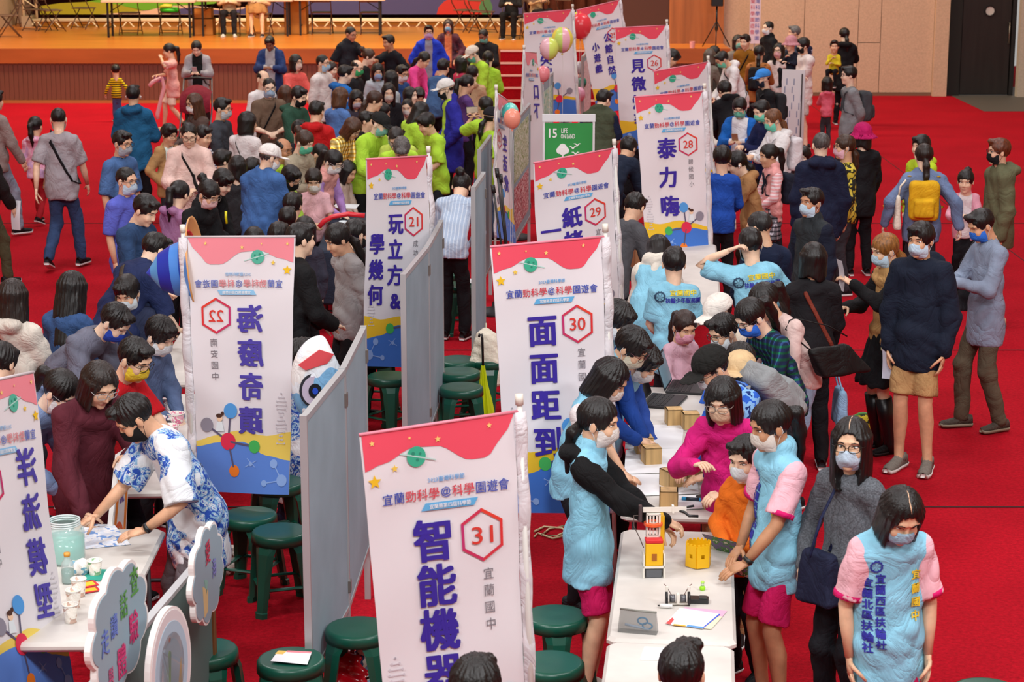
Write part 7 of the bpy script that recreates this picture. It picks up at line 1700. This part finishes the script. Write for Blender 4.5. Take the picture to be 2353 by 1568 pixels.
balloon(1334, 60, 27.6, .16, ['#e8404c'], 'big red balloon left of the leaning banner'); balloon(1331, 42, 27.9, .09, ['#f0e040'], 'yellow balloon on top of the red one')
balloon(1332, 156, 29.5, .085, ['#c9c4cc'], 'silver balloon before the red stairs'); balloon(1337, 190, 29.4, .075, ['#2c8c78'], 'dark teal balloon before the red stairs'); balloon(1331, 217, 29.0, .095, ['#e6a8c4'], 'pearly pink balloon lowest before the red stairs')
balloon(1172, 259, 19.0, .085, ['#48c8bc', '#8adcd0', '#48c8bc', '#8adcd0'], 'turquoise striped balloon beside the edge-on banner'); balloon(1177, 273, 18.6, .085, ['#f09a84'], 'coral balloon below the turquoise one'); balloon(1248, 170, 24.6, .09, ['#f09098'], 'salmon balloon beside the teal noted board')
# long balloons
b = MB(); P_ = [atd(px, py, 17.6) for px, py in ((733, 522), (745, 508), (765, 498), (800, 492), (838, 496))]; o = sum(P_, Vector())/5; b.tube([q-o for q in P_], .022, 8); t = b.build('long_balloon', mat('#d8303c', .3), None, True); t.location = o; tag(t, 'curved red modelling balloon over the dark speckled cloth', 'balloon')
b = MB(); P_ = [atd(px, py, 33.6) for px, py in ((343, 198), (352, 188), (372, 178), (377, 200), (370, 230), (362, 262), (363, 274))]; o = sum(P_, Vector())/7; b.tube([q-o for q in P_], .035, 8); t = b.build('long_balloon', mat('#eebcc8', .3), None, True); t.location = o; tag(t, 'long pale pink balloon held by the girl in pink tee', 'balloon')
b = MB(); P_ = [atd(px, py, 34.0) for px, py in ((355, 172), (372, 168), (382, 182), (366, 190), (352, 188))]; o = sum(P_, Vector())/5; b.add([q-o for q in P_]+[q-o+Vector((0, .01, 0)) for q in P_], [(0, 1, 2, 3, 4), (9, 8, 7, 6, 5)]+[(i, i+5, (i+1) % 5+5, (i+1) % 5) for i in range(5)]); t = b.build('hand_fan', mat('#8a4a72', .7)); t.location = o; tag(t, 'purple hand fan held by the girl in pink tee', 'fan')
b = MB(); P_ = [atd(px, py, 19.6) for px, py in ((702, 491), (720, 482), (738, 478))]; o = P_[1]; b.tube([q-o for q in P_], .012, 8); t = b.build('yellow_stick', mat('#e8d81c', .3), None, True); t.location = o; tag(t, 'short yellow stick in the hand of the little pink tee girl', 'toy')
b = MB(); P_ = [atd(px, py, 18.6) for px, py in ((519, 486), (519, 500), (521, 514))]; o = P_[2]; b.tube([q-o for q in P_], .012, 8); t = b.build('yellow_stick', mat('#e8e01c', .3), None, True); t.location = o; tag(t, 'upright yellow stick above banner 22', 'toy')
# stroller
p = at(449, 262, .0); p = atd(449, 215, 31.6); p.z = 0; t = thing('stroller', 'red and black baby stroller before the woman in the grey cardigan', 'stroller', p)
for s in (-1, 1):
    b = MB(); b.tube([(s*.24, -.3, .1), (s*.24, .1, .6), (s*.22, .3, 1.02)], .014, 6); b.build('side_frame', mat('#77787c', .3, metal=.6), t, True)
    for y in (-.32, .3): b = MB(); b.tube([(s*.24-.02, y, .09), (s*.24+.02, y, .09)], .09, 14); b.build('wheel', BKP, t, True)
b = MB(); b.tube([(-.22, .3, 1.02), (0, .32, 1.04), (.22, .3, 1.02)], .018, 6); b.build('handlebar', BKP, t, True)
b = MB(); V = []; 
for i in range(7):
    a = math.pi*.62*i/6
    for j in range(9): c_ = -1+2*j/8; V.append((c_*.24, .18-.34*math.sin(a)*(1-.15*c_*c_), .62+.32*math.cos(a)*(1-.35*c_*c_)))
b.add(V, [(i*9+j, i*9+j+1, (i+1)*9+j+1, (i+1)*9+j) for i in range(6) for j in range(8)]); b.build('hood', mat('#7c1c30', .8, 'cloth'), t, True)
b = MB(); b.bbox(-.2, .2, -.25, .15, .3, .4, .04); b.bbox(-.2, .2, .1, .2, .35, .75, .04); b.build('seat', BKP, t)
# plants and produce of the booth behind banner 28
p = at(1655, 492, .74); t = thing('potted_plant', 'leafy green plant in a teal pot beside banner 28', 'plant', p)
b = MB(); b.lathe([(.07, 0), (.1, .1), (.09, .1), (.06, .01)], 14); b.build('pot', mat('#1c9c88', .5), t, True)
b = MB()
for k in range(90):
    a = rnd.uniform(0, 6.28); e = rnd.uniform(.2, 1.4); L_ = rnd.uniform(.07, .16); d = Vector((math.cos(a)*math.sin(e), math.sin(a)*math.sin(e), math.cos(e)+.3)); q = Vector((rnd.uniform(-.05, .05), rnd.uniform(-.05, .05), .09)); s = d.orthogonal().normalized()*.012
    b.add([q, q+d*L_*.5+s, q+d*L_, q+d*L_*.5-s], [(0, 1, 2, 3)])
o = b.build('foliage', mat('#3c7c1c', .6), t); o['kind'] = 'stuff'
sheet('pale sheet on the dark speckled cloth, nearer', [(752, 488), (806, 488), (800, 498), (744, 498)], '#eceef4', .752); sheet('pale sheet on the dark speckled cloth, farther', [(772, 468), (826, 470), (818, 480), (764, 478)], '#f0f2f8', .752)
p = at(788, 522, .752); t = thing('white_tub', 'small white tub on the dark speckled cloth', 'tub', p); b = MB(); b.lathe([(.035, 0), (.04, .06), (.036, .06), (.03, .01)], 14); b.build('tub_wall', mat('#dfe6ea', .4), t, True); b = MB(); b.lathe([(0, .045), (.036, .045)], 14, cap=False); b.build('contents', mat('#8ab8c8', .4), t)
# sheets on the stools, things on the floor
sheet('printed white leaflet on the stool at the lower edge', [(640, 1496), (716, 1500), (706, 1528), (622, 1520)], '#f2f2f6', .467, prints=[([(640, 1496), (660, 1497), (650, 1505), (632, 1504)], '#e8c060'), ([(660, 1496), (716, 1499), (714, 1503), (658, 1500)], '#e88a94')])
sheet('white sheet on the stool by the umbrella panel', [(1052, 640), (1085, 641), (1083, 651), (1048, 649)], '#eceef2', .467)
p = at(795, 1566, .12); t = thing('plastic_bag', 'glossy red plastic carrier bag on the floor by the partition', 'bag', (p.x, p.y, 0), .2)
V, Fq = nets(lambda P: smin(ell(P, (0, 0, .12), (.17, .12, .12)), ell(P, (.03, 0, .22), (.08, .05, .05)), .05)+.012*np.sin(P[:, 0]*45+P[:, 2]*30)*np.sin(P[:, 2]*60+P[:, 1]*40), (-.25, -.2, -.03), (.25, .2, .34), .011); link('bag_body', mesh('b', V, Fq, True), t, mat('#c80c20', .18))
for s in (-1, 1): b = MB(); b.tube([(s*.06-.03, 0, .23), (s*.06-.02, .02*s, .3), (s*.06+.03, .02*s, .3), (s*.06+.04, 0, .23)], .012, 6, flat=.4); b.build('bag_handle', mat('#c80c20', .2), t, True)
p = at(852, 1520, .2); t = thing('school_bag', 'heap of light blue and cream school bag and jacket left of banner 31', 'bag', (p.x, p.y, 0), .4)
V, Fq = nets(lambda P: smin(smin(ell(P, (0, 0, .14), (.13, .13, .14)), ell(P, (.02, -.04, .3), (.1, .1, .09)), .04), ell(P, (-.05, -.1, .08), (.1, .08, .08)), .03)+.012*np.sin(P[:, 0]*40+P[:, 2]*36)*np.sin(P[:, 2]*44+P[:, 1]*40), (-.22, -.26, -.03), (.22, .22, .44), .012); link('bag_body', mesh('b', V, Fq, True), t, mat('#86a8cc', .8, 'blotch', '#dcd8c8', .9, c3='#3a4a70'))
b = MB(); b.tube([(-.06, -.12, .16), (0, -.16, .2), (.08, -.13, .17)], .016, 6, flat=.4); b.build('bag_strap', BKP, t, True)
P_ = [at(px, py, .01) for px, py in ((1228, 1222), (1250, 1211), (1290, 1214), (1302, 1222), (1280, 1232), (1245, 1230), (1262, 1216), (1300, 1208), (1306, 1230), (1270, 1238), (1236, 1226), (1228, 1234))]; o = P_[0].copy(); o.z = 0
b = MB(); b.tube([q-o for q in P_], .007, 6); t = b.build('power_cable', mat('#d8c89c', .5), None, True); t.location = o; tag(t, 'coiled cream power cable on the carpet beside banner 30', 'cable')
p = at(528, 1320, 0); t = thing('cup_stack', 'stack of paper cups with brown print on the floor under banner 22', 'cup', p)
for k in range(5): b = MB(); b.lathe([(.03, k*.022), (.04, k*.022+.085), (.036, k*.022+.085)], 14); b.build('paper_cup', mat('#dcd0c4', .6, 'blotch', '#e8e0d8', 3, c3='#7a4a3c'), t, True)
p = at(1982, 975, .1); t = thing('yellow_fruit_toy', 'small yellow-green round pouch with black seeds behind the marl top woman', 'toy', (p.x, p.y, .0)); b = MB(); b.ball((0, 0, .09), (.1, .06, .09), 16, 10); b.build('pouch', mat('#e8d83c', .5, 'blotch', '#e8d83c', 3, c3='#22281a'), t, True); b = MB(); b.tube([(.085*math.cos(a), -.0, .09+.088*math.sin(a)) for a in [k*math.pi/10 for k in range(20)]], .016, 6, closed=True); b.build('green_edge', mat('#58a048', .5), t, True)
# sticker on the stool, far board with scribbles, wall banner
A, B_ = atd(1795, 196, 28.3), atd(1832, 330, 28.0)
t = thing('white_board_sheet', 'tall white board with blue scribbles leaning beside the white tee man', 'board', (A.x, 28.2, 0), -.5)
b = MB(); b.box(-.0, .34, -.01, .01, .002, 1.5); b.build('board', mat('#dedfe2', .5), t)
for k in range(16): b = MB(); x = .04+.3*((k*7) % 10)/10*.9; z = .5+.9*((k*3) % 8)/8; b.box(x, x+.012, -.013, -.0105, z, z+.09, M=Matrix.Rotation(0, 4, 'Y')); b.build('scribble', mat('#7a84a4', .6), t)
b = MB(); b.tube([(.3, -.02, .0), (.3, -.02, 1.45)], .008, 6); b.build('edge_rod', BKP, t)
D = 38.2; A, B_ = atd(1724, 0, D), atd(1748, 100, D); t = thing('vertical_banner', 'narrow white and lilac printed banner standing before the beige wall', 'banner', (A.x, D, 0))
b = MB(); w_ = .2; b.box(0, w_, -.004, .004, B_.z, 3.6); b.build('banner_cloth', mat('#d8c8d4', .7), t)
for s_, x, c in (('宜蘭科學園遊會', .05, '#c84a5c'), ('臺灣科學節科學園', .14, '#4450a8')):
    V, F = [], []
    for k, ch in enumerate(s_): q, f = glyph(ch, x, B_.z+.1+.115*(7-k), .09, 0, 1); n0 = len(V); V += [(a, -.007, c_) for a, c_, _z in q]; F += [tuple(i+n0 for i in g) for g in f]
    link('printed_text', mesh('p', V, F), t, mat(c, .7))
b = MB(); b.tube([(w_/2, .02, 0), (w_/2, .02, 3.6)], .012, 8); b.build('pole', m_al, t)
